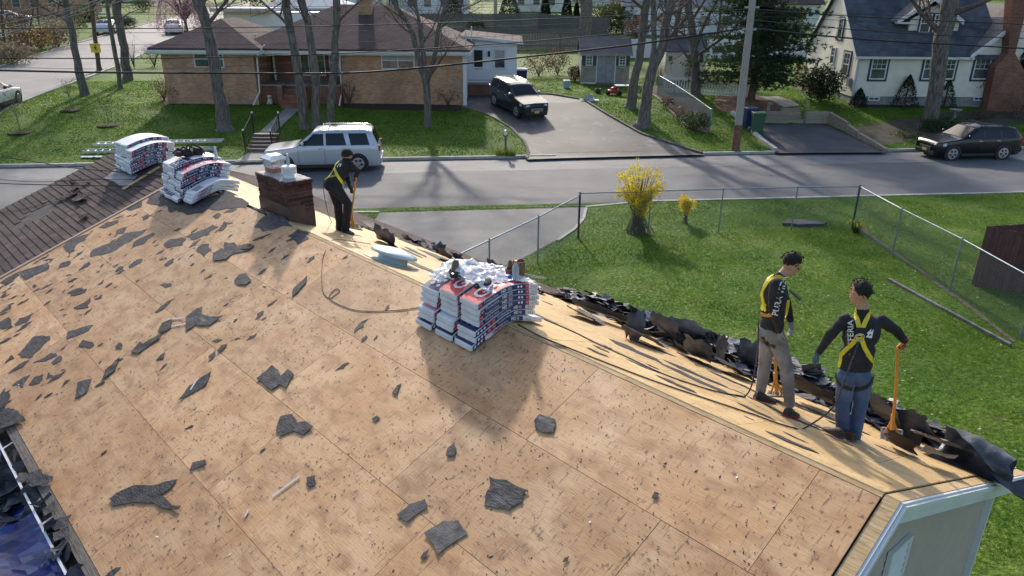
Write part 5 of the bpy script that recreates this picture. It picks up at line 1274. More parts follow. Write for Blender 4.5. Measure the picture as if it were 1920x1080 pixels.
def m2(p):
    k = P2.near(p)
    if k == 0: return 0
    if k == 1: return 1 if (p.z > wz or abs(p.x-pel.x) > .26) else 2
    return 2 if p.z < wz else 1
P2.finish([M_SKIN, M_SHIRT, M_JEANB], m2)
hair(P2.t, P2.L(hc2), hf2, (0, 0, 1), 1.14, .02); face_bits(P2.t, P2.L(hc2), hf2, (0, 0, 1), 1.12)
b = MB(); hand(b, P2.L(J(474, 548, .02)), (-.3, .05, -1), (1, 0, 0), 1, .45); link('glove', remesh(b, 'glove', .005, [M_GLB], 2), P2.t, label='blue grey glove on the hanging left hand')
b = MB(); gw = P2.L(J(876, 486, -.02)); hand(b, gw, (-.05, .1, -1), (-1, .2, 0), -1, 1.5); link('glove', remesh(b, 'glove', .005, [M_GLR], 2), P2.t, label='red palmed glove closed on the shovel grip')
for (h, t_) in (((1578, 824), (-.10, .22)), ((1600, 830), (-.05, .24))):
    q = on_plane(h[0], h[1], A0+NF*.0, NF); tp = q+V((t_[0], t_[1], 0)); tp.z = on_plane(*proj(tp), A0, NF).z; tp = q+(tp-q)
    tpl = MF @ V(((MFi @ tp).x, (MFi @ tp).y, .004)); shoe('shoe', P2.L(q+V((0, 0, .004))), P2.L(tpl), (0, 0, 1), M_SHOEB, M_SOLEG, P2.t)
b = MB()
for (cx, cy, rr) in ((588, 905, .070), (640, 922, .071)):
    c = P2.L(J(cx, cy, .02)); b.tube([c-V((0, 0, .03)), c+V((0, 0, .03))], [rr, rr], 14)
b.build('cuff', mat('denim_cuff', (.16, .21, .30), .85), P2.t, kind='stuff')
# harness: shoulder straps to the ring, then to the hips
P2.strap('harness_strap', zz([(642, 346), (652, 375), (665, 430), (668, 465)]), .042, M_YEL, extra_before=[J(640, 335, .12), J(636, 338, .06)])
P2.strap('harness_strap', zz([(715, 352), (700, 385), (680, 430), (668, 465)]), .042, M_YEL, extra_before=[J(722, 340, .12), J(720, 342, .06)])
P2.strap('harness_strap', zz([(660, 470), (625, 510), (590, 545), (562, 580), (552, 610)]), .042, M_YEL)
P2.strap('harness_strap', zz([(672, 470), (690, 520), (712, 560), (732, 590), (738, 615)]), .042, M_YEL)
P2.strap('thigh_strap', zz([(552, 640), (580, 690), (630, 712)]), .04, M_STRAP); P2.strap('thigh_strap', zz([(735, 640), (700, 700), (640, 715)]), .04, M_STRAP)
h, n_ = P2.hit(*z1(666, 468), .02); b = MB(); b.tube([P2.L(h)+V((.045*cos(a), -.005, .045*sin(a)*.9)) for a in [i*pi/8 for i in range(17)]], .006, 6, cap=False); b.build('d_ring', M_STEEL, P2.t)
h, n_ = P2.hit(*z1(668, 440), .012); b = MB(); c = P2.L(h); b.bev(c.x-.045, c.x+.045, c.y-.012, c.y+.01, c.z-.03, c.z+.03, .006); b.build('back_pad', M_STRAP, P2.t)
P2.decal('lettering', 'SFERIA', z1(640, 505), (-.03, -1), 15.5, M_LET, .012, 1.0)
P2.decal('lettering', 'roofing', z1(617, 505), (-.03, -1), 9, mat('dim_print', (.18, .18, .19), .6), .0)
P2.patch('emblem', [z1(*p) for p in ((694, 470), (722, 476), (731, 434))], M_LET); P2.patch('emblem', [z1(*p) for p in ((700, 452), (708, 466), (722, 432))], M_LET)
P2.patch('orange_print', [z1(*p) for p in ((618, 546), (700, 556), (700, 562), (618, 552))], mat('orange_print', (.45, .16, .03), .6))
# ---- worker in grey jeans, facing right
fb = on_plane(1462, 762, A0, NF)
P1 = Fig('worker in grey jeans standing in profile, looking down, lettering down the black sleeve', fb, 0)
J = lambda x, y, dy=0: P1.J(*z1(x, y), dy)
pel = J(262, 440, .0); che = J(272, 275, .0); nk = J(308, 185, .0)
x_, f_, u_ = P1.torso(pel, che, nk, V((.25, -1, 0)), 1, .18, .115, .15)
P1.limb([J(283, 228, -.17), J(268, 340, -.20), J(298, 440, -.17)], [.068, .054, .038], 1); P1.limb([J(300, 225, .17), J(335, 330, .22), J(352, 420, .12)], [.06, .048, .034], 1)
P1.limb([J(278, 450, -.06), J(330, 610, -.09), J(345, 775, -.08)], [.105, .075, .062], 2); P1.limb([J(250, 450, .07), J(232, 590, .09), J(212, 715, .10)], [.10, .072, .060], 2)
P1.b.ell(J(240, 445, .0), .11, .13, .11)
hc1 = J(352, 138, .0); hf1 = V((.86, .12, -.52)); P1.limb([J(305, 195, 0), J(330, 165, 0)], [.056, .054], 0)
head_geo(P1.b, hc1, hf1, (.45, 0, .9), 1.08); P1.seg.append((hc1, hc1+V((0, 0, .03)), .10, 0))
wz1 = J(250, 420).z
P1.finish([M_SKIN, M_SHIRT, M_JEANG], lambda p: (lambda k: 0 if k == 0 else (1 if (k == 1 and (p.z > wz1 or p.y < P1.y0-.135 or p.y > P1.y0+.15)) else (2 if p.z < wz1 else 1)))(P1.near(p)))
hair(P1.t, P1.L(hc1), hf1, (.45, 0, .9), 1.12, .022); face_bits(P1.t, P1.L(hc1), hf1, (.45, 0, .9), 1.08)
b = MB(); hand(b, P1.L(J(300, 446, -.17)), (.12, 0, -1), (1, .5, 0), 1, .55); link('glove', remesh(b, 'glove', .005, [M_GLG], 2), P1.t, label='grey glove hanging at the thigh')
b = MB(); hand(b, P1.L(J(354, 425, .12)), (-.1, 0, -1), (-1, 0, 0), -1, .9); link('glove', remesh(b, 'glove', .005, [M_GLG], 2), P1.t)
for (h, t_, u) in (((322, 838), (448, 836), 0), ((182, 757), (272, 776), 1)):
    q = on_plane(*z1(*h), A0, NF); r = on_plane(*z1(*t_), A0, NF); r = q+(r-q).normalized()*.29
    shoe('shoe', P1.L(q+V((0, 0, .006))), P1.L(r+V((0, 0, .006))), (0, 0, 1), M_SHOE, M_SOLER, P1.t)
P1.strap('harness_strap', zz([(268, 182), (240, 215), (222, 260), (228, 310), (236, 352)]), .033, M_YEL); P1.strap('harness_strap', zz([(300, 190), (262, 205), (238, 232), (216, 275), (208, 330)]), .033, M_YEL, extra_before=[J(318, 205, -.05)])
P1.strap('harness_strap', zz([(236, 318), (222, 345), (206, 318)]), .030, M_YEL)
P1.strap('harness_strap', zz([(338, 300), (334, 345), (326, 400), (318, 440), (330, 470), (348, 488)]), .030, M_YEL)
P1.strap('thigh_strap', zz([(220, 470), (245, 505), (280, 515)]), .04, M_STRAP); P1.strap('waist_strap', zz([(208, 362), (240, 372), (262, 368)]), .035, mat('orange_webbing', (.5, .22, .03), .7))
P1.decal('lettering', 'PURA VIDA', z1(288, 375), (.26, -1), 15.5, M_LET, .018, .98)
b = MB(); c0 = P1.L(J(345, 255, -.02)); c1 = P1.L(J(398, 300, -.10)); b.beam(c0, c1, .045, .012); b.build('chest_strap_end', M_STRAP, P1.t)
# ---- worker bent over by the chimney
fb = on_plane(648, 436, A0, NF)
P3 = Fig('worker all in black bending over beside the brick chimney, yellow harness on his back', fb, 0)
k3 = lambda x, y: (420+x/4.32, 220+y/4.32)
J = lambda x, y, dy=0: P3.J(*k3(x, y), dy)
pel = J(890, 545, .0); che = J(960, 420, .02); nk = J(1000, 350, .05)
P3.torso(pel, che, nk, V((.55, -.75, .1)), 1, .19, .125, .17)
P3.limb([J(1030, 385, -.02), J(1092, 432, -.10), J(1066, 482, -.02)], [.07, .054, .04], 1); P3.limb([J(960, 395, .18), J(1000, 500, .30), J(1030, 575, .12)], [.066, .05, .04], 1)
P3.limb([J(905, 575, -.06), J(1002, 700, -.06), J(985, 910, -.05)], [.112, .082, .07], 2); P3.limb([J(885, 570, .07), J(925, 715, .10), J(938, 890, .08)], [.11, .08, .07], 2)
P3.b.ell(J(868, 545, .0), .13, .14, .13)
hc3 = J(992, 318, .06); hf3 = V((.62, .5, -.6)); P3.limb([nk, J(1000, 335, .05)], [.056, .056], 0); head_geo(P3.b, hc3, hf3, (.3, 0, .9), 1.08); P3.seg.append((hc3, hc3+V((0, 0, .03)), .10, 0))
P3.finish([M_SKIN, M_SHIRT, M_BLKP], lambda p: (lambda k: k if k != 2 else (2 if (p-pel).dot(che-pel) < .02 else 1))(P3.near(p)))
hair(P3.t, P3.L(hc3), hf3, (.3, 0, .9), 1.16, .008, 'knit_cap')
b = MB(); hand(b, P3.L(J(1068, 478, -.02)), (-.2, -.2, -1), (-1, 0, .3), 1, 1.5); link('glove', remesh(b, 'glove', .005, [M_GLK], 2), P3.t)
b = MB(); hand(b, P3.L(J(1028, 575, .08)), (.1, -.3, -1), (1, -.4, 0), -1, 1.4); link('glove', remesh(b, 'glove', .005, [M_GLK], 2), P3.t)
for (h, t_) in (((960, 925), (1062, 962)), ((915, 905), (975, 925))):
    q = on_plane(*k3(*h), A0, NF); r = on_plane(*k3(*t_), A0, NF); r = q+(r-q).normalized()*.29; shoe('shoe', P3.L(q+V((0, 0, .006))), P3.L(r+V((0, 0, .006))), (0, 0, 1), M_SHOEG, M_SOLEG, P3.t)
kz = lambda l: [k3(*p) for p in l]
P3.strap('harness_strap', kz([(935, 358), (895, 375), (860, 410), (830, 460), (822, 505)]), .05, M_YEL); P3.strap('harness_strap', kz([(893, 385), (900, 425), (925, 480), (960, 530), (1000, 575)]), .05, M_YEL)
P3.strap('waist_strap', kz([(835, 485), (870, 480), (905, 470)]), .035, mat('tan_webbing', (.40, .28, .12), .7)); P3.patch('emblem', kz([(915, 405), (945, 400), (955, 375), (930, 378)]), M_LET)

# ---- tools held, and the lifelines
def shovel(label, top, bot, blade_dir, yaw, parts_m=M_ORW, Dg=True, toothed=True, bw=.20):
    """roofing spade: long wooden handle, bracket and toothed blade; top, bot world points"""
    t = thing('roofing_shovel', label, 'shovel', bot); a = V((0, 0, 0)); c = V(top)-V(bot); d = c.normalized()
    b = MB(); mid = a.lerp(c, .5)+V((.012, 0, 0)); b.tube(smooth_path([a+d*.05, mid, c], 8), .0165, 10); b.build('handle', parts_m, t)
    f = V(blade_dir).normalized(); s_ = d.cross(f).normalized()
    b = MB(); b.beam(a+d*.30, a+f*.10+s_*.0, .035, .03); b.tube([a+d*.22, a+f*.05+s_*.07], .012, 8); b.tube([a+d*.22, a+f*.05-s_*.07], .012, 8); b.build('bracket', parts_m, t)
    b = MB(); n = f.cross(s_)
    P_ = [a-f*.02-s_*bw/2, a-f*.02+s_*bw/2, a+f*.24+s_*bw/2, a+f*.24-s_*bw/2]; th = n*.006
    b.hexa([p-th for p in P_], [p+th for p in P_])
    for e in ((0, 1), (1, 2), (3, 0)): b.beam(P_[e[0]]+th*2, P_[e[1]]+th*2, .018, .018)
    for i in range(3): b.beam(a+f*.0+s_*(i-1)*.05+th*2, a+f*.22+s_*(i-1)*.05+th*2, .012, .014)
    for i in range(9):
        o = a+f*.24+s_*(-bw/2+bw*(i+.5)/9); b.add([o-s_*.009, o+s_*.009, o+f*.02], [(0, 1, 2), (2, 1, 0)])
    b.build('blade', M_SHOVEL, t); return t
top = P2.J(*z1(840, 532), -.02); botp = on_plane(*z1(815, 905), A0+NF*.10, NF)
d_ = MF @ V((.3, .3, 0)) - MF @ V((0, 0, 0))
shovel('orange handled roofing shovel standing upright under the right hand of the blue jeans worker', top+V((0, 0, .03)), botp, V((-.35, -.75, -.30)), 0)
b = MB(); tz_ = top+V((0, 0, .03)); b.tube([tz_-botp*0-V((0, 0, .0)), tz_+V((.07, -.01, .09))], .018, 10)
o = b.build('grip', M_ORW, None); sh = [x for x in COL.objects if x.name.startswith('roofing_shovel')][-1]; o.parent = sh; o.matrix_parent_inverse = sh.matrix_basis.inverted()
top = P1.J(*z1(272, 530), .30); botp = on_plane(*z1(283, 745), A0+NF*.06, NF)
shovel('orange handled shovel half hidden behind the legs of the grey jeans worker', top, botp, V((.25, .5, -.15)), 0)
top = P3.J(*k3(1072, 455), -.06); botp = P3.J(*k3(1000, 720), .12); botp.z = (MF @ V(((MFi @ botp).x, (MFi @ botp).y, .08))).z
shovel('orange handled shovel gripped by the bending worker in black', top, botp, V((.6, .5, -.3)), 0)
def rope(name, pts, r, m, label): b = MB(); b.tube(smooth_path(pts, 5), r, 7); tag(b.build(name, m), label, 'rope')
r1 = [onroof(*p) for p in ROPE1]; h2, _ = P2.hit(*z1(662, 485), .02)
r1 += [P2.J(*z1(540, 800), -.25), P2.J(*z1(590, 690), -.28), P2.J(*z1(632, 580), -.22), h2]
rope('lifeline_rope', r1, .0085, M_ROPE, 'dark lifeline rope running from the nearest stack to the back of the blue jeans worker')
r2 = [onroof(*p) for p in ROPE2] + [P1.J(*z1(168, 700), -.1), P1.J(*z1(195, 560), -.08), P1.hit(*z1(214, 400), .03)[0]]
rope('lifeline_rope', r2, .008, M_ROPE, 'dark lifeline rope ending at the back of the grey jeans worker')
k5 = lambda l: [(560+x/4.155, 340+y/4.155) for x, y in l]
c1 = [onroof(*p, .008) for p in k5([(970, 980), (800, 1005), (560, 1015), (420, 1000), (300, 955), (240, 910), (262, 865), (300, 840), (322, 858), (290, 885), (245, 912), (200, 880), (182, 800), (185, 640), (205, 560), (265, 460), (400, 468), (560, 492)])]
rope('thin_cord', c1, .005, M_CORD, 'thin dark cord with a small loop lying on the plywood left of the nearest stack')
c1 = [P3.hit(*k3(815, 510), .02)[0], P3.J(*k3(808, 600), -.1), P3.J(*k3(838, 760), -.15), onroof(*k3(870, 850)), onroof(*k3(910, 895))]
rope('thin_cord', c1, .006, M_CORD, 'thin cord hanging from the harness of the bending worker in black')
# ================================================================ NEIGHBOURHOOD: driveways, paths, beds
def pxs(*l): return [G(*p) for p in l]
rdn = [(0, 212), (90, 172), (179, 140), (224, 122), (260, 105), (320, 75), (400, 45), (470, 30)]; rdf = [(0, 126), (40, 113), (134, 84), (177, 73), (204, 64), (265, 47), (318, 33), (420, 10), (470, 3)]
nn = [G(*p) for p in rdn]; ff = [G(*p) for p in rdf]
e0 = nn[0]+(nn[0]-nn[1])*3; e1 = ff[0]+(ff[0]-ff[1])*3
sheet('side_road', [e0]+nn+ff[::-1]+[e1], M_SIDEROAD)
sk_ = structure_parent('kerb_side_road'); adopt(sk_, kerb_run([e0]+nn[:-1], length=3, h=.16)); adopt(sk_, kerb_run([e1]+ff[:-2], length=3, h=.2))
sheet('driveway', pxs((878, 170), (868, 199), (915, 214), (958, 238), (985, 265), (993, 284), (989, 299), (1060, 296.5), (1322, 290), (1250, 268), (1200, 251), (1140, 217), (1085, 187), (1030, 178), (985, 176), (985, 165)), M_DRIVE)
sheet('white_house_driveway', pxs((1427, 234), (1545, 233), (1600, 256), (1663, 286), (1457, 287), (1430, 265)), M_DARKDRIVE)
sheet('driveway_apron_near', pxs((712, 399), (1100, 389), (1098, 396), (1090, 422), (1040, 452), (985, 482), (900, 520), (800, 520), (730, 470), (690, 430)), M_PAD)
sheet('front_walk', pxs((536, 203), (564, 203), (506, 258), (476, 258)), M_CONC, .02)
sheet('front_walk_apron', pxs((470, 283), (502, 286), (490, 303), (440, 304)), M_CONC, .02)
sheet('house_walk', pxs((1421, 181), (1460, 181), (1500, 198), (1470, 202)), M_CONC, .02)
M_COBB = mat('edging_block', (.10, .095, .09), .9, (.20, .19, .18), 6, var=.3, bump=.4)
de = structure_parent('driveway_edging')
adopt(de, kerb_run(pxs((1000, 177), (1030, 177), (1085, 186), (1140, 216), (1200, 250), (1250, 267), (1316, 288)), length=.55, w=.13, h=.18, m=M_COBB))
adopt(de, kerb_run(pxs((868, 200), (915, 215), (957, 239), (984, 266), (991, 284), (988, 297)), length=.55, w=.12, h=.15, m=M_COBB))
adopt(de, kerb_run(pxs((1099, 391), (1092, 420), (1045, 452)), length=1.2, w=.10, h=.14, m=M_KERB))
adopt(de, kerb_run(pxs((1372, 213), (1392, 230), (1407, 244), (1427, 264), (1454, 284)), length=.8, w=.2, h=.26, m=mat('white_stone', (.40, .38, .35), .8, (.55, .53, .5), 3, var=.15)))
sheet('wing_bed', pxs((303, 182), (300, 192), (312, 198), (330, 196), (474, 199), (474, 190), (318, 180)), M_SOIL, .015)
sheet('main_bed', pxs((640, 192), (640, 202), (700, 206), (866, 208), (866, 198)), M_SOIL, .015)
sheet('garden_bed', pxs((1215, 160), (1223, 179), (1258, 212), (1297, 247), (1328, 249), (1330, 215), (1262, 165)), M_SOIL, .015)
sheet('pine_mulch', pxs((1340, 180), (1340, 205), (1375, 212), (1430, 211), (1465, 208), (1450, 190), (1410, 176)), M_MULCH, .012)
sheet('house_bed', pxs((1588, 194), (1600, 203), (1760, 202), (1920, 199), (1920, 191)), M_SOIL, .012)
sheet('right_shade_bed', pxs((1600, 240), (1650, 275), (1720, 262), (1800, 235), (1920, 232), (1920, 212), (1780, 210), (1680, 225)), mat('rough_soil_grass', (.035, .04, .018), .95, (.075, .06, .04), 2.5, bump=.8, bscale=20), .011)
sheet('fence_foot_bed', pxs((1612, 425), (1700, 487), (1800, 558), (1905, 640), (1899, 643), (1794, 562), (1695, 490), (1606, 427)), mat('leaf_litter', (.06, .045, .03), .95, (.16, .13, .09), 8, bump=.6), .012)
adopt(de, kerb_run(pxs((1223, 179), (1258, 212), (1297, 247), (1327, 249)), name='edging_board', length=1.4, w=.06, h=.2, m=mat('timber', (.24, .19, .14), .85, (.36, .30, .23), 5, stretch=(6, 1, 6), var=.15, bump=.3)))
adopt(de, kerb_run(pxs((1665, 525), (1895, 650)), name='edging_board', length=2.4, w=.08, h=.16, m=M_COBB))
M_TIMB = MATS['timber']

# ================================================================ house kit
Yv, Xv = V((0, 1, 0)), V((1, 0, 0))
def FY(px, py, y): return on_plane(px, py, (0, y, 0), Yv)
def FX(px, py, x): return on_plane(px, py, (x, 0, 0), Xv)
def tex_mat(name, c1, c2, cm, bw, bh, mortar, kind='brick', rough=.85, bump=.3, blotch=None):
    m = bpy.data.materials.new(name); m.use_nodes = True; N = m.node_tree.nodes; L = m.node_tree.links; b = N['Principled BSDF']
    g = N.new('ShaderNodeNewGeometry'); sx = N.new('ShaderNodeSeparateXYZ'); L.new(g.outputs['Position'], sx.inputs[0])
    ad = N.new('ShaderNodeMath'); L.new(sx.outputs[0], ad.inputs[0]); L.new(sx.outputs[1], ad.inputs[1])
    mz = N.new('ShaderNodeMath'); mz.operation = 'MULTIPLY'; mz.inputs[1].default_value = 1 if kind == 'brick' else 3.0; L.new(sx.outputs[2], mz.inputs[0])
    cb = N.new('ShaderNodeCombineXYZ'); L.new(ad.outputs[0], cb.inputs[0]); L.new(mz.outputs[0], cb.inputs[1])
    t = N.new('ShaderNodeTexBrick'); t.inputs['Scale'].default_value = 1; t.inputs['Brick Width'].default_value = bw; t.inputs['Row Height'].default_value = bh; t.inputs['Mortar Size'].default_value = mortar
    t.inputs['Color1'].default_value = lin(c1); t.inputs['Color2'].default_value = lin(c2); t.inputs['Mortar'].default_value = lin(cm); t.inputs['Bias'].default_value = -.1; L.new(cb.outputs[0], t.inputs[0])
    n = N.new('ShaderNodeTexNoise'); n.inputs['Scale'].default_value = .9; n.inputs['Detail'].default_value = 9; L.new(g.outputs['Position'], n.inputs[0])
    r = N.new('ShaderNodeValToRGB'); r.color_ramp.elements[0].position = .35; r.color_ramp.elements[1].position = .65; r.color_ramp.elements[0].color = (.78, .78, .78, 1) if not blotch else lin(blotch); r.color_ramp.elements[1].color = (1.1, 1.1, 1.1, 1)
    L.new(n.outputs[0], r.inputs[0]); x = N.new('ShaderNodeMix'); x.data_type = 'RGBA'; x.blend_type = 'MULTIPLY'; x.inputs[0].default_value = 1; L.new(t.outputs[0], x.inputs[6]); L.new(r.outputs[0], x.inputs[7])
    L.new(x.outputs[2], b.inputs['Base Color']); b.inputs['Roughness'].default_value = rough; b.inputs['Specular IOR Level'].default_value = .25
    bp = N.new('ShaderNodeBump'); bp.inputs['Strength'].default_value = bump; bp.inputs['Distance'].default_value = .02; bp.invert = True; L.new(t.outputs['Fac'], bp.inputs['Height']); L.new(bp.outputs[0], b.inputs['Normal']); MATS[name] = m; return m
M_TANB = tex_mat('tan_brick', (.42, .21, .12), (.56, .34, .215), (.42, .33, .26), .21, .072, .007)
M_REDB = tex_mat('red_brick', (.19, .065, .04), (.28, .11, .07), (.28, .22, .18), .21, .072, .008)
M_RSH = tex_mat('brown_roof', (.105, .075, .075), (.15, .11, .108), (.055, .04, .042), .34, .15, .02, 'roof', .95, .4)
M_RSHG = tex_mat('slate_roof', (.09, .10, .122), (.125, .137, .158), (.065, .072, .085), .5, .40, .02, 'roof', .85, .25, (.60, .62, .68))
M_RSHL = tex_mat('grey_tan_roof', (.20, .18, .17), (.25, .23, .215), (.15, .13, .125), .34, .15, .02, 'roof', .95, .3)
M_WSID = mat('white_siding', (.70, .72, .74), .5, (.76, .78, .80), 2); M_CSID = mat('cream_siding', (.66, .63, .54), .5, (.74, .71, .62), 2)
M_SSID = mat('shed_siding', (.30, .27, .23), .7, (.38, .34, .29), 3, noise2=((.20, .18, .15), 2, .55, .8)); M_NAVT = mat('navy_trim', (.02, .035, .085), .5)
M_TEAL = mat('teal_shutter', (.03, .07, .085), .6); M_GLASS = mat('window_glass', (.03, .035, .045), .08, (.10, .11, .13), 2.2, spec=.9); M_CURT = mat('curtain', (.50, .50, .50), .8, (.30, .30, .32), 9, stretch=(6, 1, 1))
M_FOUND = mat('foundation', (.20, .21, .21), .9, (.28, .28, .28), 4); M_PORCHB = M_REDB; M_DARKIN = mat('dark_interior', (.02, .018, .018), .7)
def HB(b, x0, x1, y0, y1, z0, z1, o): return b.box(x0-o.x, x1-o.x, y0-o.y, y1-o.y, z0-o.z, z1-o.z)
def bx(root, name, x0, x1, y0, y1, z0, z1, m, parent=None, kind=None):
    b = MB(); HB(b, x0, x1, y0, y1, z0, z1, root.location); return b.build(name, m, parent or root, kind=kind)
def laps(root, name, a, c, z0, z1, m, out, h=.125, top=None, kind='stuff'):
    """lapped siding on the wall from a to c (world xy), facing out; top(t) limits the height along the wall"""
    a, c, out = V((a[0], a[1], 0)), V((c[0], c[1], 0)), V(out).normalized(); b = MB(); z = z0; o = root.location; L = (c-a).length; d = (c-a)/L
    while z < z1-.01:
        zt = min(z+h, z1); t0, t1, t2, t3 = 0, L, L, 0
        if top:
            def span(zz):
                ts = [i*L/60 for i in range(61) if top(i*L/60) >= zz]
                return (ts[0], ts[-1]) if ts else None
            s0, s1 = span(z), span(zt)
            if not s0: break
            s1 = s1 or ((s0[0]+s0[1])/2,)*2; t0, t1 = s0; t3, t2 = s1
        q = [a+d*t0+out*.020+V((0, 0, z)), a+d*t1+out*.020+V((0, 0, z)), a+d*t2+out*.004+V((0, 0, zt)), a+d*t3+out*.004+V((0, 0, zt))]; u = [a+d*t0+out*.0+V((0, 0, z)), a+d*t1+out*.0+V((0, 0, z))]
        q = [p-o for p in q]; u = [p-o for p in u]; b.add(q+u, [(0, 1, 2, 3), (4, 5, 1, 0)]); z = zt
    return b.build(name, m, root, kind=kind)
def window(root, x0, x1, z0, z1, y, fm=None, trim=None, panes=(1, 2), trimw=.07, tsides='lrtb', curtain=None, grid=None, axis='y'):
    """window in a wall facing -y at y (or facing -x at x=y when axis='x'); named parts"""
    fm = fm or M_WTRIM; o = root.location
    def Bx(b, a0, a1, d0, d1, c0, c1):
        if axis == 'y': b.box(a0-o.x, a1-o.x, y-d1-o.y, y-d0-o.y, c0-o.z, c1-o.z)
        else: b.box(y-d1-o.x, y-d0-o.x, a0-o.y, a1-o.y, c0-o.z, c1-o.z)
        return b
    w = .06; F = MB(); Bx(F, x0, x0+w, .0, .06, z0, z1); Bx(F, x1-w, x1, .0, .06, z0, z1); Bx(F, x0+w, x1-w, .0, .06, z1-w, z1); Bx(F, x0+w, x1-w, .0, .07, z0, z0+w)
    f = F.build('window', fm, root)
    nx_, nz_ = panes; gx = (x1-x0-2*w)/nx_; gz = (z1-z0-2*w)/nz_
    for i in range(nx_):
        for j in range(nz_):
            a0, c0 = x0+w+i*gx, z0+w+j*gz
            b = MB(); Bx(b, a0+.012, a0+gx-.012, .02-.006*j, .028-.006*j, c0+.012, c0+gz-.012); b.build('pane', curtain if (curtain and j == nz_-1) else M_GLASS, f)
    m_ = MB()
    for i in range(1, nx_): Bx(m_, x0+w+i*gx-.02, x0+w+i*gx+.02, .0, .045, z0+w, z1-w)
    for j in range(1, nz_): Bx(m_, x0+w, x1-w, .0, .047, z0+w+j*gz-.02, z0+w+j*gz+.02)
    if grid:
        gx2, gz2, only = grid
        for j in range(nz_):
            if only is not None and j != only: continue
            c0 = z0+w+j*gz
            for i in range(1, gx2*nx_): Bx(m_, x0+w+i*gx/gx2-.009, x0+w+i*gx/gx2+.009, .0, .036, c0, c0+gz)
            for q in range(1, gz2): Bx(m_, x0+w, x1-w, .0, .035, c0+q*gz/gz2-.009, c0+q*gz/gz2+.009)
    if m_.v: m_.build('muntins', fm, f)
    if trim:
        t = MB(); tw = trimw
        if 'l' in tsides: Bx(t, x0-tw, x0-.002, .0, .05, z0-tw, z1+tw)
        if 'r' in tsides: Bx(t, x1+.002, x1+tw, .0, .05, z0-tw, z1+tw)
        if 't' in tsides: Bx(t, x0, x1, .0, .05, z1+.002, z1+tw)
        if 'b' in tsides: Bx(t, x0, x1, .0, .05, z0-tw, z0-.002)
        t.build('window_trim', trim, f)
    return f
def hip(root, name, x0, x1, y0, y1, z, pitch, m, ov=.0, axis='x', gable=False, th=.12):
    """hip roof (or gable) over a rectangle; ridge along axis"""
    o = root.location; b = MB()
    if axis == 'x': h = (y1-y0)/2; r = [(x0+(0 if gable else h), (y0+y1)/2), (x1-(0 if gable else h), (y0+y1)/2)]
    else: h = (x1-x0)/2; r = [((x0+x1)/2, y0+(0 if gable else h)), ((x0+x1)/2, y1-(0 if gable else h))]
    zt = z+h*pitch; c = [V((x0, y0, z)), V((x1, y0, z)), V((x1, y1, z)), V((x0, y1, z))]; R = [V((p[0], p[1], zt)) for p in r]
    if axis == 'x': F = [(0, 1, 5, 4), (1, 2, 5), (2, 3, 4, 5), (3, 0, 4)]
    else: F = [(0, 1, 4), (1, 2, 5, 4), (2, 3, 5), (3, 0, 4, 5)]
    vs = [p-o for p in c+R]; b.add(vs, F); b.add([p-V((0, 0, th)) for p in vs[:4]]+vs[:4], [(0, 1, 5, 4), (1, 2, 6, 5), (2, 3, 7, 6), (3, 0, 4, 7), (3, 2, 1, 0)])
    ob = b.build(name, m, root); return ob, zt
def gutter(root, x0, x1, y, z, parent=None, m=None):
    b = MB(); o = root.location; b.box(x0-o.x, x1-o.x, y-.11-o.y, y-o.y, z-.12-o.z, z-.0-o.z); b.box(x0-o.x, x1-o.x, y-.125-o.y, y-.11-o.y, z-.02-o.z, z+.012-o.z); return b.build('gutter', m or M_WTRIM, parent or root)
def fascia(root, x0, x1, y0, y1, z, h=.18):
    b = MB(); o = root.location
    b.box(x0-o.x-.03, x1-o.x+.03, y0-.03-o.y, y0-o.y, z-h-o.z, z+.0-o.z); b.box(x0-.03-o.x, x0-o.x, y0-o.y, y1-o.y, z-h-o.z, z-o.z); b.box(x1-o.x, x1+.03-o.x, y0-o.y, y1-o.y, z-h-o.z, z-o.z)
    b.box(x0-o.x, x1-o.x, y0-o.y, y1-o.y, z-h-.02-o.z, z-h+.0-o.z); return b.build('fascia', M_WTRIM, root)
def downspout(root, pts, m=None, r=.045):
    b = MB(); b.tube([V(p)-root.location for p in pts], r, 8, sm=False); return b.build('downspout', m or M_WTRIM, root)

# ================================================================ brick ranch house
yF, yW = 41.6, 40.95
xl = FY(307, 140, yW).x; xc = FY(479, 140, yW).x; xr = FY(867, 150, yF).x; zb = 1.15; ze = FY(700, 97, yF).z
BH = thing('brick_house', 'long tan brick ranch house with a brown hipped roof across the street', 'house', ((xl+xr)/2, yF+4, zb)); BH.rotation_euler = (0, 0, 0)
xp = FY(545, 140, yF).x                  # left end of the main wall right of the porch recess
zw = FY(400, 95, yW).z
bx(BH, 'wall', xl, xc, yW, yF+8, zb-.5, zw, M_TANB); bx(BH, 'wall', FY(640, 140, yF).x, xr, yF, yF+8, zb-.5, ze, M_TANB); yP = yF+1.5
bx(BH, 'porch_wall', xc+.01, FY(640, 140, yF).x-.01, yP, yP+.2, zb-.5, ze, M_REDB)
ov = .45
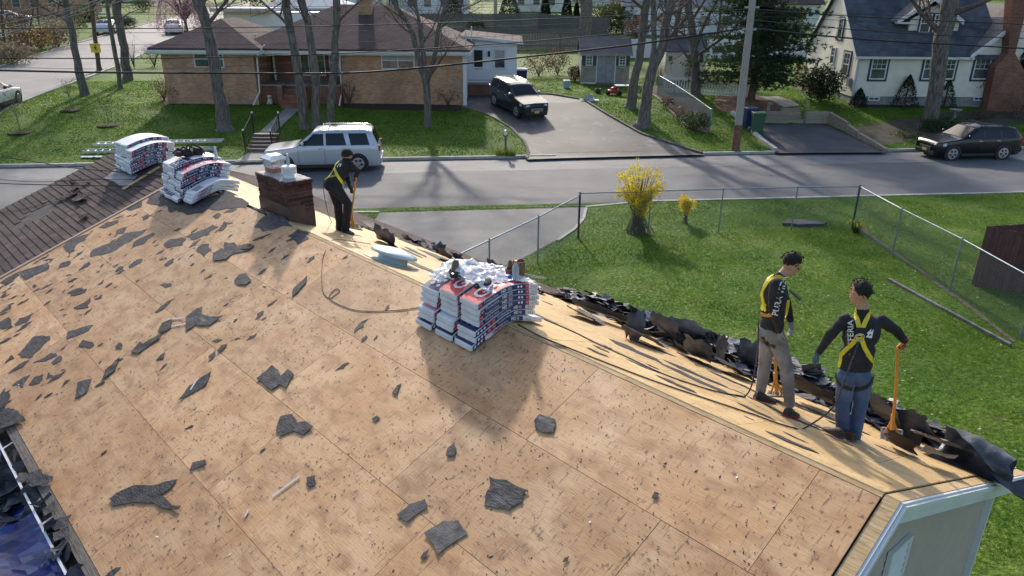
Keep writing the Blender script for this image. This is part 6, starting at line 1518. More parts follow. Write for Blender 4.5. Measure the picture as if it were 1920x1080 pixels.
# roofs: main and wing
zr = FY(700, 14, yF+4.3).z; pit = max(.28, min(.45, (zr-ze)/(4.3+.5)))
XL2, XR2 = FY(497, 90, yF).x, xr+ov
R1, zt1 = hip(BH, 'roof', xc-1.2, XR2, yF-ov, yF+9.2, ze+.16, pit, M_RSH)
R2, zt2 = hip(BH, 'roof', xl-ov, xc+ov+.1, yW-ov, yF+7.2, zw+.16, pit*1.02, M_RSH, axis='y')
fascia(BH, xc+.6, XR2, yF-ov, yF+9.2, ze+.04); fascia(BH, xl-ov, xc+ov+.1, yW-ov, yF+7.2, zw+.04)
gutter(BH, xc+.7, XR2, yF-ov-.03, ze+.05); gutter(BH, xl-ov, xc+ov+.1, yW-ov-.03, zw+.05)
W_ = lambda a, c, y: (FY(a[0], a[1], y), FY(c[0], c[1], y))
def pxwin(root, l, t, r, b_, y, **k): a, c = FY(l, t, y), FY(r, b_, y); return window(root, a.x, c.x, c.z, a.z, y, **k)
pxwin(BH, 361, 94, 422, 127, yW, panes=(2, 2)); pxwin(BH, 714, 97, 778, 130, yF, panes=(2, 2), curtain=M_CURT)
pxwin(BH, 481, 104, 488, 126, yP-.9, panes=(1, 2))
pxwin(BH, 560, 86, 612, 142, yP, panes=(3, 1), curtain=None); pxwin(BH, 615, 86, 638, 142, yP, panes=(1, 1), curtain=M_CURT)
a, c = FY(505, 90, yP), FY(516, 150, yP); bx(BH, 'front_door', a.x, c.x, yP-.06, yP-.01, c.z, a.z, mat('brown_door', (.05, .025, .02), .5)); bx(BH, 'door_frame', c.x+.01, c.x+.1, yP-.08, yP-.0, c.z, a.z+.08, M_WTRIM)
# porch slab, steps, pillars, rails
px0, px1 = FY(488, 160, yF).x, FY(640, 160, yF).x; zp = FY(520, 158, yF-.1).z
bx(BH, 'porch_base', px0, px1, yF-.2, yP-.01, zb-.4, zp-.08, M_REDB); bx(BH, 'porch_slab', px0-.06, px1, yF-.28, yP-.0, zp-.08, zp, M_CONC)
sx0, sx1 = FY(540, 180, yF).x, FY(574, 180, yF).x
for i in range(4): bx(BH, 'step', sx0, sx1, yF-.28-.28*(4-i), yF-.28-.28*(3-i)-.004, zb-.3, zb+.02+(zp-zb)*(i+1)/5, M_REDB)
for xx in (sx0-.28, sx1+.02): bx(BH, 'porch_pillar', xx, xx+.25, yF-.9, yF-.28, zb-.3, zp-.02, M_REDB); bx(BH, 'pillar_cap', xx-.03, xx+.28, yF-.93, yF-.25, zp-.018, zp+.05, M_CONC)
for (xa, xb, ya) in ((px0, sx0, yF-.2), (sx1, px1, yF-.2)):
    b = MB(); n = max(2, int((xb-xa)/.14))
    for i in range(n+1): b.cyl((xa+(xb-xa)*i/n, ya, zp), (xa+(xb-xa)*i/n, ya, zp+.85), .009, n=4)
    b.cyl((xa, ya, zp+.86), (xb, ya, zp+.86), .018, n=6); b.M = None; b.v = [tuple(V(p)-BH.location) for p in b.v]; b.build('porch_railing', mat('black_iron', (.015, .015, .016), .5), BH, kind='stuff')
M_IRON = MATS['black_iron']
a = FY(545, 70, yP-.4); bx(BH, 'hanging_lamp', a.x-.07, a.x+.07, yF+.9, yF+1.04, ze-.5, ze-.2, M_DARKIN)
gz = FY(486, 92, yW).z
downspout(BH, [FY(496, 84, yW-.5), FY(485, 100, yW-.35), FY(482, 110, yW-.06), FY(487, 172, yW-.06), FY(475, 197, yW-.7)]); downspout(BH, [FY(641, 92, yF-.3), FY(637, 110, yF-.07), FY(640, 175, yF-.07), FY(636, 199, yF-.6)])
a, c = FY(676, 8, yF+4), FY(700, 60, yF+3.2); bx(BH, 'chimney', a.x, FY(700, 8, yF+4).x, yF+3.2, yF+4.0, ze+.6, a.z+.3, M_TANB)
bx(BH, 'chimney_cap', a.x-.05, FY(700, 8, yF+4).x+.05, yF+3.15, yF+4.05, a.z+.3, a.z+.38, M_CONC)
for p in ((479, 72), (873, 66), (884, 58)): q = FY(p[0], p[1], yF+1.5); b = MB(); b.cyl(q-BH.location-V((0, 0, .5)), q-BH.location+V((0, 0, .25)), .04, n=8); b.build('vent_pipe', M_WTRIM, BH)
# ---- white sided extension with its little porch
yE = 46.6; xa = FY(869, 120, yE).x; xb = FY(969, 120, yE).x; zE = tz(uv((xb, yE, 0))[1])
EX = BH
laps(BH, 'white_siding', (xa, yE), (xb, yE), zE, FY(886, 66, yE).z, M_WSID, (0, -1, 0), .14, top=lambda t: FY(886, 70, yE).z-(FY(886, 70, yE).z-FY(968, 82, yE).z)*min(1, max(0, t/(xb-xa))))
bx(BH, 'wall', xa, xb, yE+.01, yE+6, zE-.3, FY(968, 86, yE).z, M_WSID)
za_, zc_ = FY(886, 66, yE-.3).z, FY(978, 78, yE-.3).z; o = BH.location
b = MB(); P = [V((xa-.2, yE-.35, za_)), V((xb+.35, yE-.35, zc_)), V((xb+.35, yE+6, zc_)), V((xa-.2, yE+6, za_))]; b.hexa([p-V((0, 0, .12))-o for p in P], [p-o for p in P]); b.build('roof', M_RSH, BH)
b = MB(); P = [V((xa-.2, yE-.38, za_-.16)), V((xb+.38, yE-.38, zc_-.16)), V((xb+.38, yE-.352, zc_-.16)), V((xa-.2, yE-.352, za_-.16))]; b.hexa([p-o for p in P], [p+V((0, 0, .17))-o for p in P]); b.build('fascia', M_WTRIM, BH)
pxwin(BH, 926, 92, 948, 129, yE, panes=(1, 2), trim=M_WTRIM, curtain=M_CURT)
a, c = FY(889, 94, yE), FY(905, 130, yE); bx(BH, 'storm_door', a.x, c.x, yE-.07, yE-.03, c.z, a.z, M_DARKIN); bx(BH, 'door_frame', c.x+.004, c.x+.12, yE-.06, yE, c.z, a.z+.1, M_WTRIM)
q = FY(917, 100, yE); bx(BH, 'wall_lamp', q.x-.07, q.x+.07, yE-.2, yE-.03, q.z-.18, q.z+.14, M_DARKIN)
yD = yE-1.7; d0, d1 = FY(879, 155, yD), FY(916, 155, yD); d2 = FY(932, 150, yD)
bx(BH, 'deck_base', d0.x, d1.x, yD+.02, yE-.02, zE-.4, d0.z-.1, M_REDB); bx(BH, 'deck_floor', d0.x-.05, d1.x+.05, yD-.03, yE-.02, d0.z-.1, d0.z, M_CONC)
n = 15
for i in range(n):
    x = d0.x+(d1.x-d0.x)*i/(n-1); bx(BH, 'baluster', x-.02, x+.02, yD, yD+.04, d0.z+.08, d0.z+.85, M_WTRIM)
for z in (d0.z+.06, d0.z+.86): bx(BH, 'rail', d0.x-.04, d1.x+.04, yD-.02, yD+.06, z-.03, z+.04, M_WTRIM)
for i in range(7):
    f = i/6; x = d1.x+.1+f*.9; z = d0.z-.35*f; bx(BH, 'baluster', x-.02, x+.02, yD, yD+.04, z-.05, z+.75, M_WTRIM)
b = MB(); b.beam(V((d1.x+.05, yD+.02, d0.z+.88))-o, V((d1.x+1.1, yD+.02, d0.z+.42))-o, .07, .06); b.build('rail', M_WTRIM, BH)
for i in range(3): bx(BH, 'step', d1.x+.08+.3*i, d1.x+.37+.3*i, yD+.06, yE-.1, zE-.2, d0.z-.05-.15*(i+1), M_CONC)
bx(BH, 'corner_post', xr+.02, xr+.22, yF-.02, yF+.2, zb-.3, ze, M_WTRIM); bx(BH, 'garage_side', xr+.02, xr+.10, yF+.22, yE, zb-.3, ze-.05, M_WSID)
# second wing of the roof line behind (upper left): pale carport roof and grey roof beyond
CP = thing('neighbour_house', 'low house with a flat white roof edge behind the brick ranch house', 'house', (FY(440, 30, 56).x, 58, 1.6))
q0, q1 = FY(392, 15, 56), FY(500, 13, 56); bx(CP, 'flat_roof', q0.x, q1.x, 56, 62, q0.z-.25, q0.z, mat('pale_flat_roof', (.45, .44, .42), .7)); bx(CP, 'wall', q0.x+.6, q1.x+5, 57, 63, 1, q0.z-.27, M_WSID)
q2, q3 = FY(480, 12, 60), FY(625, -6, 60); hip(CP, 'roof', q2.x, q3.x+1, 60, 67, q2.z-.1, .4, mat('pale_slate_roof', (.30, .34, .40), .8, (.36, .40, .46), 3))

# ================================================================ white cape house at the right
yH = 43.7; xh = 19.85; zH = 1.12
WH = thing('white_house', 'cream sided cape house with a slate blue roof, dormer and navy window trim', 'house', (24.5, 47, zH)); o = WH.location
xR = FY(1866, 150, yH).x; zeH = FY(1700, 104, yH).z; dpH = 7.6; yB = yH+dpH; yM = yH+dpH/2
zrd = zeH+.05+dpH/2*1.02
fz = FY(1700, 181, yH).z
bx(WH, 'foundation', xh+.03, xR-.03, yH+.03, yB, zH-.6, fz, M_FOUND)
laps(WH, 'front_siding', (xh, yH), (xR, yH), fz, zeH+.0, M_CSID, (0, -1, 0), .13)
bx(WH, 'wall', xh+.01, xR-.01, yH+.005, yB, fz, zeH, M_CSID)
laps(WH, 'gable_siding', (xh, yB), (xh, yH), fz, zrd, M_CSID, (-1, 0, 0), .13, top=lambda t: zeH+(dpH/2-abs(t-dpH/2))*1.0)
b = MB(); b.add([V((xh+.005, yH, zeH))-o, V((xh+.005, yB, zeH))-o, V((xh+.005, yM, zrd-.05))-o], [(0, 2, 1), (0, 1, 2)]); b.build('gable_wall', M_CSID, WH)
b = MB(); of = .22
P = [V((xh-of, yH-.25, zeH-.10)), V((xR+.0, yH-.25, zeH-.10)), V((xR, yM, zrd+.05)), V((xh-of, yM, zrd+.05))]; b.hexa([p-V((0, 0, .10))-o for p in P], [p-o for p in P])
P = [V((xh-of, yM, zrd+.05)), V((xR+.0, yM, zrd+.05)), V((xR, yB+.25, zeH-.10)), V((xh-of, yB+.25, zeH-.10))]; b.hexa([p-V((0, 0, .10))-o for p in P], [p-o for p in P]); b.build('roof', M_RSHG, WH)
b = MB()
for (ya, za, yb_, zb_) in ((yH-.27, zeH-.12, yM, zrd+.03), (yM, zrd+.03, yB+.27, zeH-.12)):
    P = [V((xh-of-.03, ya, za-.24)), V((xh-of-.002, ya, za-.24)), V((xh-of-.002, yb_, zb_-.24)), V((xh-of-.03, yb_, zb_-.24))]; b.hexa([p-o for p in P], [p+V((0, 0, .26))-o for p in P])
b.build('rake_board', M_WTRIM, WH)
gutter(WH, xh-of, FY(1822, 104, yH).x, yH-.25, zeH-.06); bx(WH, 'corner_board', xh-.03, xh+.09, yH-.04, yH-.021, fz, zeH, M_WTRIM)
downspout(WH, [V((xh+.45, yH-.3, zeH-.12)), V((xh+.1, yH-.09, zeH-.35)), V((xh+.1, yH-.09, zH+.1))])
for (l, t, r, b_) in ((1636, 109, 1658, 149), (1735, 109, 1753, 149), (1768, 110, 1786, 149), (1830, 109, 1850, 149)): pxwin(WH, l, t, r, b_, yH, panes=(1, 2), trim=M_NAVT, trimw=.11, grid=(3, 2, 1))
pxwin(WH, 1628, 181, 1648, 189, yH, panes=(2, 1)); pxwin(WH, 1826, 181, 1842, 189, yH, panes=(2, 1))
for (ya, yb_, z0, z1, tr) in ((yH+.9, yH+1.8, fz+1.0, fz+2.35, M_NAVT), (yH+3.1, yH+3.75, fz+1.5, fz+2.5, None), (yH+2.6, yH+3.3, zeH+.7, zeH+1.9, M_NAVT)): window(WH, ya, yb_, z0, z1, xh-.02, panes=(1, 2), trim=tr, trimw=.1, axis='x', grid=(2, 2, 1))
bx(WH, 'meter_box', xh-.18, xh-.02, yH+.3, yH+.6, fz+.5, fz+1.0, M_FOUND)
# front gable at the right, with its paler roof plane
g0 = FY(1822, 101, yH-.2); g1 = FY(1893, 50, yH-.2); sl_ = (g1.z-g0.z)/(g1.x-g0.x); gx = g1.x+1.4; gzt = g0.z+(gx-g0.x)*sl_
laps(WH, 'cross_gable_siding', (g0.x+.1, yH-.06), (gx+1.2, yH-.06), zeH-.0, gzt, M_CSID, (0, -1, 0), .13, top=lambda t: g0.z+.0+t*sl_-.1)
laps(WH, 'front_siding', (xR, yH), (gx+3, yH), fz, zeH, M_CSID, (0, -1, 0), .13)
bx(WH, 'wall', xR-.01, gx+3, yH+.005, yB, fz, zeH, M_CSID)
b = MB(); P = [V((g0.x-.1, yH-.3, g0.z-.07)), V((gx, yH-.3, gzt)), V((gx, yM+1, gzt)), V((g0.x-.1, yM+1, g0.z-.07))]; b.hexa([p-V((0, 0, .1))-o for p in P], [p-o for p in P])
P = [V((gx, yH-.3, gzt)), V((gx*2-g0.x, yH-.3, g0.z)), V((gx*2-g0.x, yM+1, g0.z)), V((gx, yM+1, gzt))]; b.hexa([p-V((0, 0, .1))-o for p in P], [p-o for p in P]); b.build('roof', M_RSHL, WH)
b = MB(); P = [V((g0.x-.1, yH-.36, g0.z-.07)), V((gx, yH-.36, gzt)), V((gx, yH-.302, gzt)), V((g0.x-.1, yH-.302, g0.z-.07))]; b.hexa([p-V((0, 0, .24))-o for p in P], [p+V((0, 0, .02))-o for p in P]); b.build('rake_board', M_WTRIM, WH)
# dormer
yd = yH+1.15; dl, dr_ = FY(1700, 60, yd), FY(1799, 60, yd); wl0, wl1 = FY(1715, 66, yd), FY(1796, 66, yd); zd0 = zeH+(yd-yH)*1.0-.1; dpk = FY(1766, -2, yd); zdw = FY(1712, 40, yd).z
DM = bx(WH, 'dormer', FY(1704, 50, yd).x, FY(1797, 50, yd).x, yd, yM, zd0, zdw, M_CSID)
laps(WH, 'dormer_siding', (FY(1704, 50, yd).x, yd), (FY(1797, 50, yd).x, yd), zd0, dpk.z, M_CSID, (0, -1, 0), .13, top=lambda t: min(zdw+.05+t*.62+.0, zdw+.05+(FY(1797, 50, yd).x-FY(1704, 50, yd).x-t)*.62)+.05)
xl_, xr_, xm = FY(1683, 39, yd-.3).x, FY(1808, 38, yd-.3).x, 0; xm = (xl_+xr_)/2; zl = FY(1683, 38, yd-.3).z; zk = zl+(xm-xl_)*.66
b = MB()
for (xa_, za_, xb_, zb_) in ((xl_, zl, xm, zk), (xm, zk, xr_, zl)):
    P = [V((xa_, yd-.3, za_)), V((xb_, yd-.3, zb_)), V((xb_, yM+.5, zb_)), V((xa_, yM+.5, za_))]; b.hexa([p-V((0, 0, .1))-o for p in P], [p-o for p in P])
b.build('roof', M_RSHL, WH)
b = MB()
for (xa_, za_, xb_, zb_) in ((xl_, zl, xm, zk), (xm, zk, xr_, zl)):
    P = [V((xa_, yd-.34, za_)), V((xb_, yd-.34, zb_)), V((xb_, yd-.302, zb_)), V((xa_, yd-.302, za_))]; b.hexa([p-V((0, 0, .22))-o for p in P], [p+V((0, 0, .02))-o for p in P])
b.build('rake_board', M_WTRIM, WH); bx(WH, 'soffit_return', xl_, FY(1712, 40, yd).x, yd-.3, yd-.03, zl-.2, zl-.1, M_WTRIM)
a, c = FY(1728, 26, yd), FY(1766, 62, yd); window(WH, a.x, a.x+.62, c.z, a.z, yd-.02, panes=(1, 2), trim=M_NAVT, grid=(3, 2, 1)); window(WH, a.x+.78, a.x+1.4, c.z, a.z, yd-.02, panes=(1, 2), trim=M_NAVT, grid=(3, 2, 1))
# brick chimney with shoulders
b = MB(); c0 = FY(1853, 192, yH-.7); c1 = FY(1866, 125, yH-.7); c2 = FY(1890, 100, yH-.7); c3 = FY(1893, 5, yH-.7); xr3 = c3.x+1.0
pr = [(c0.x, zH-.3), (c0.x+3.2, zH-.3), (xr3+.6, c1.z), (xr3, c2.z), (xr3, c3.z+.6), (c3.x, c3.z+.6), (c2.x, c2.z), (c1.x, c1.z)]
n = len(pr); vs = [V((p[0], y, p[1]))-o for y in (yH-.75, yH-.08) for p in pr]; b.add(vs, [tuple(range(n)), tuple(range(2*n-1, n-1, -1))]+[(i, i+n, (i+1) % n+n, (i+1) % n) for i in range(n)]); b.build('chimney', M_REDB, WH)
# side steps with wooden rail
for i in range(4): bx(WH, 'step', xh-1.25, xh-.1, yH+4.3-.28*(4-i), yH+4.3-.28*(3-i)-.01, zH, zH+.2*(i+1), M_TIMB)
bx(WH, 'landing', xh-1.3, xh-.08, yH+4.3, yH+5.6, zH, zH+.95, M_TIMB)
M_NEWW = mat('new_wood', (.50, .34, .17), .7, (.60, .44, .25), 6)
b = MB()
for (x, y, z) in ((xh-1.3, yH+4.3, zH+.95), (xh-1.3, yH+5.5, zH+.95), (xh-1.3, yH+3.2, zH+.1)): b.beam(V((x, y, z))-o, V((x, y, z+1.0))-o, .09, .09, up=Yv)
for i in range(9): y = yH+3.3+i*.26; z = zH+.15+min(.85, max(0, (y-yH-3.2)*.75)); b.beam(V((xh-1.3, y, z))-o, V((xh-1.3, y, z+.85))-o, .035, .035, up=Yv)
b.beam(V((xh-1.3, yH+3.2, zH+1.05))-o, V((xh-1.3, yH+4.3, zH+1.92))-o, .08, .06); b.beam(V((xh-1.3, yH+4.3, zH+1.92))-o, V((xh-1.3, yH+5.6, zH+1.92))-o, .08, .06); b.build('stair_rail', M_NEWW, WH, kind='stuff')

# ================================================================ sheds
yS = 50.2
SH = thing('garden_shed', 'grey tan garden shed with double door and teal shutters behind the driveway', 'shed', (FY(1136, 120, yS).x, yS+1.2, 1.44)); o = SH.location
x0, x1 = FY(1090, 130, yS).x, FY(1180, 130, yS).x; z0, z1 = FY(1092, 157, yS).z, FY(1092, 100, yS).z; dp = 2.5; zrs = z1+1.0
laps(SH, 'siding', (x0, yS), (x1, yS), z0, z1, M_SSID, (0, -1, 0), .11); bx(SH, 'wall', x0+.005, x1-.005, yS+.005, yS+dp, z0-.3, z1, M_SSID)
laps(SH, 'side_siding', (x0, yS+dp), (x0, yS), z0, zrs, M_SSID, (-1, 0, 0), .11, top=lambda t: z1+(dp/2-abs(t-dp/2))*.75)
b = MB()
P = [V((x0-.15, yS-.2, z1-.03)), V((x1+.15, yS-.2, z1-.03)), V((x1+.15, yS+dp/2, zrs)), V((x0-.15, yS+dp/2, zrs))]; b.hexa([p-V((0, 0, .06))-o for p in P], [p-o for p in P])
P = [V((x0-.15, yS+dp/2, zrs)), V((x1+.15, yS+dp/2, zrs)), V((x1+.15, yS+dp+.2, z1-.03)), V((x0-.15, yS+dp+.2, z1-.03))]; b.hexa([p-V((0, 0, .06))-o for p in P], [p-o for p in P]); b.build('roof', M_RSHL, SH)
bx(SH, 'fascia', x0-.15, x1+.15, yS-.24, yS-.2, z1-.13, z1-.0, M_SSID)
a, c = FY(1119, 102, yS), FY(1153, 151, yS); xm = (a.x+c.x)/2
for (u0, u1) in ((a.x+.07, xm-.01), (xm+.01, c.x-.07)): bx(SH, 'door', u0, u1, yS-.06, yS-.022, z0+.12, a.z, mat('grey_door', (.24, .25, .27), .7, (.32, .32, .34), 4))
for xx in (a.x, c.x-.07): bx(SH, 'door_trim', xx, xx+.06, yS-.07, yS-.0, z0+.05, a.z+.05, M_WTRIM)
for (l, r) in ((1099, 1111), (1161, 1173)):
    f = pxwin(SH, l, 104, r, 123, yS-.02, panes=(2, 3)); p, q = FY(l, 104, yS), FY(r, 123, yS)
    bx(SH, 'shutter', p.x-.25, p.x-.03, yS-.06, yS-.022, q.z, p.z, M_TEAL); bx(SH, 'shutter', q.x+.03, q.x+.25, yS-.06, yS-.022, q.z, p.z, M_TEAL); bx(SH, 'flower_box', p.x-.03, q.x+.03, yS-.16, yS-.022, q.z-.18, q.z-.05, M_SSID)
bx(SH, 'ramp', a.x, c.x, yS-.7, yS-.03, z0-.2, z0+.05, M_WOODG); bx(SH, 'white_sill', x0, a.x-.02, yS-.05, yS-.022, z0-.05, z0+.1, M_WTRIM)
yS2 = 52.2
S2 = thing('garden_shed', 'cream garden shed with a grey roof behind the white picket fence', 'shed', (FY(1290, 120, yS2).x, yS2+1.2, 1.48)); o = S2.location
x0, x1 = FY(1247, 120, yS2).x, FY(1323, 120, yS2).x; z0, z1 = 1.4, FY(1290, 96, yS2).z; zrs = z1+.85
laps(S2, 'siding', (x0, yS2), (x1, yS2), z0, z1, M_CSID, (0, -1, 0), .13); bx(S2, 'wall', x0+.005, x1-.005, yS2+.005, yS2+2.5, z0-.3, z1, M_CSID)
b = MB(); P = [V((x0-.15, yS2-.2, z1)), V((x1+.15, yS2-.2, z1)), V((x1+.15, yS2+1.25, zrs)), V((x0-.15, yS2+1.25, zrs))]; b.hexa([p-V((0, 0, .06))-o for p in P], [p-o for p in P]); P = [V((x0-.15, yS2+1.25, zrs)), V((x1+.15, yS2+1.25, zrs)), V((x1+.15, yS2+2.7, z1)), V((x0-.15, yS2+2.7, z1))]; b.hexa([p-V((0, 0, .06))-o for p in P], [p-o for p in P]); b.build('roof', M_RSHG, S2)
pxwin(S2, 1298, 102, 1310, 117, yS2-.02, panes=(1, 1)); p, q = FY(1298, 102, yS2), FY(1310, 117, yS2); bx(S2, 'shutter', p.x-.25, p.x-.03, yS2-.06, yS2-.022, q.z, p.z, M_NAVT); bx(S2, 'shutter', q.x+.03, q.x+.25, yS2-.06, yS2-.022, q.z, p.z, M_NAVT); pxwin(S2, 1252, 103, 1262, 117, yS2-.02, panes=(1, 1))

# ================================================================ fences
M_FW = mat('grey_fence_wood', (.10, .092, .088), .9, (.19, .175, .165), 4, stretch=(6, 6, 1), noise2=((.06, .055, .05), 3, .5, .8), bump=.3)
def plank_fence(name, a, c, h, label, m, pw=.14, gap=.012, posts=2.4, pointed=False, rail=True):
    a, c = V(a), V(c); t = thing(name, label, 'fence', (a+c)/2); o = t.location; L = hypot(c.x-a.x, c.y-a.y); d = V((c.x-a.x, c.y-a.y, 0)).normalized(); n = V((-d.y, d.x, 0)); b = MB(); k = int(L/(pw+gap))
    for i in range(k):
        s = i*(pw+gap); p = a+d*s; z = tz(p.dot(E_V)); q = V((p.x, p.y, z+rnd.uniform(-.02, .02)))-o; hh = h+rnd.uniform(-.03, .03); e = q+d*pw; w = n*.01
        if pointed: 
            mid = (q+e)/2; vs = [q-w, e-w, e-w+V((0, 0, hh-.08)), mid-w+V((0, 0, hh)), q-w+V((0, 0, hh-.08))]; vs += [v+w*2 for v in vs]; b.add(vs, [(0, 1, 2, 3, 4), (9, 8, 7, 6, 5), (0, 5, 6, 1), (1, 6, 7, 2), (2, 7, 8, 3), (3, 8, 9, 4), (4, 9, 5, 0)])
        else: b.hexa([q-w, e-w, e+w, q+w], [p_+V((0, 0, hh)) for p_ in (q-w, e-w, e+w, q+w)])
    b.build('planks', m, t, kind='stuff')
    np_ = max(1, round(L/posts))
    for i in range(np_+1):
        p = a+d*(L*i/np_)+n*.06; z = tz(p.dot(E_V)); q = V((p.x, p.y, z))-o; b = MB(); b.beam(q, q+V((0, 0, h+.06)), .1, .1, up=d); b.build('post', m, t)
    if rail:
        for f in (.2, .8):
            b = MB()
            for i in range(np_): p, q = a+d*(L*i/np_), a+d*(L*(i+1)/np_); p.z = tz(p.dot(E_V))+h*f; q.z = tz(q.dot(E_V))+h*f; b.beam(p+n*.03-o, q+n*.03-o, .04, .09)
            b.build('rail', m, t)
    return t
A = lambda px, py: G(px, py)
plank_fence('plank_fence', G(700, 92), G(1100, 94), 1.9, 'lower weathered plank fence running behind the brick house and shed', M_FW)
plank_fence('plank_fence', G(640, 62), G(1010, 58), 2.0, 'upper grey plank fence, farther up behind the lower one', M_FW)
plank_fence('plank_fence', G(1010, 58), G(1140, 70), 2.0, 'short plank fence slanting down behind the thick bare trunk', M_FW)
MW = mat('white_vinyl', (.66, .68, .72), .5)
plank_fence('white_panel_fence', G(1150, 108), G(1560, 112), 1.6, 'long plain white panel fence behind the cream shed and the pine', MW, pw=.3, gap=.004)
pk = plank_fence('picket_fence', G(1244, 173), G(1300, 176), 1.05, 'white picket fence section left of the dark bare trunk', MW, pw=.09, gap=.08, pointed=True, posts=1.7)
pk = plank_fence('picket_fence', G(1316, 178), G(1400, 182), .95, 'lower white picket fence behind the pine tree', MW, pw=.09, gap=.08, pointed=True, posts=1.8)
# maroon enclosure at the right edge
M_MAR = mat('maroon_boards', (.085, .036, .034), .8, (.13, .058, .052), 4, stretch=(5, 5, 1), var=.2)
g0 = G(1822, 533); g1 = G(1990, 560); hm = hgt(g0, 424)
MR = thing('board_enclosure', 'maroon board enclosure at the right edge of the picture beyond the wire fence', 'enclosure', (g0+g1)/2); o = MR.location
g1 = g0+V((2.9, -2.1, 0)); g2 = g0+V((3.4, .7, 0)); 
for (p, q) in ((g0, g1), (g0, g2)):
    d = (q-p); L = d.length; d.normalize(); k = int(L/.16)
    for i in range(k):
        a_ = p+d*(i*.16); b = MB(); n = V((-d.y, d.x, 0))*.012; e = a_+d*.152
        b.hexa([v-o for v in (a_-n, e-n, e+n, a_+n)], [v-o+V((0, 0, hm+rnd.uniform(-.02, .01))) for v in (a_-n, e-n, e+n, a_+n)]); b.build('board', M_MAR, MR)
b = MB(); b.hexa([v-o+V((0, 0, .0)) for v in (g0, g1, g1+V((3.4, .7, 0)), g2)], [v-o+V((0, 0, .5)) for v in (g0, g1, g1+V((3.4, .7, 0)), g2)]); b.build('dark_floor', M_SOIL, MR)
# chain link fences
M_GALV = mat('galvanised_steel', (.30, .36, .42), .4, (.22, .27, .32), 8, metal=.5); M_WIRE = mat('fence_wire', (.22, .26, .29), .5, metal=.4)
def chain_fence(name, pts, h, label, posts, cell=.06, rad=.0022, top=True):
    P = [V(p) for p in pts]; t = thing(name, label, 'fence', P[0]); o = t.location
    for i, p in enumerate(P): b = MB(); r = .034 if i in posts else .022; b.cyl(p-o-V((0, 0, .2)), p-o+V((0, 0, h+.03)), r, n=10); b.ell(p-o+V((0, 0, h+.04)), r*1.2, r*1.2, r*.8, 8, 4); b.build('post', M_GALV, t)
    for i in range(len(P)-1): b = MB(); b.cyl(P[i]-o+V((0, 0, h)), P[i+1]-o+V((0, 0, h)), .019, n=8); b.build('top_rail', M_GALV, t)
    b = MB()
    for i in range(len(P)-1):
        a_, c_ = P[i]-o, P[i+1]-o; L = (c_-a_).length; d = (c_-a_)/L; n = V((-d.y, d.x, 0)).normalized()*rad; H_ = h-.03
        k = int((L+H_)/cell)
        for j in range(k+1):
            for sg in (1, -1):
                s0_ = -H_+j*cell; s1_ = s0_+H_; z0_, z1_ = 0, H_
                if s0_ < 0: z0_ = -s0_; s0_ = 0
                if s1_ > L: z1_ = H_-(s1_-L); s1_ = L
                if z1_ <= z0_: continue
                if sg < 0: s0_, s1_ = L-s0_, L-s1_
                p, q = a_+d*s0_+V((0, 0, z0_+.02)), a_+d*s1_+V((0, 0, z1_+.02)); w = V((0, 0, rad)); b.add([p-w, p+n, p+w, q-w, q+n, q+w], [(0, 1, 4, 3), (1, 2, 5, 4), (2, 0, 3, 5)])
    b.build('chain_mesh', M_WIRE, t, kind='stuff'); return t
ptsL = [G(1084, 446), G(1008, 494), G(918, 545)]; ext = ptsL[2]+(ptsL[2]-ptsL[1])
chain_fence('chain_link_fence', ptsL+[ext], 1.36, 'chain link fence along the concrete apron, running behind the roof edge', (0,))
chain_fence('chain_link_fence', [G(1084, 446), G(1215, 441), G(1347, 436), G(1483, 432), G(1597, 430)], 1.42, 'chain link fence along the street side of the near lawn', (0, 4))
q = [G(1597, 430), G(1672, 480), G(1780, 546), G(1912, 636)]; chain_fence('chain_link_fence', q+[q[3]+(q[3]-q[2])], 1.42, 'chain link fence on the right of the near lawn, going off the picture', (0,))
q = [G(1233, 178), G(1262, 197), G(1297, 222), G(1330, 248)]; chain_fence('chain_link_fence', q, 1.15, 'short chain link fence along the planted bed by the two big trunks', (0, 3), cell=.05, rad=.0055)
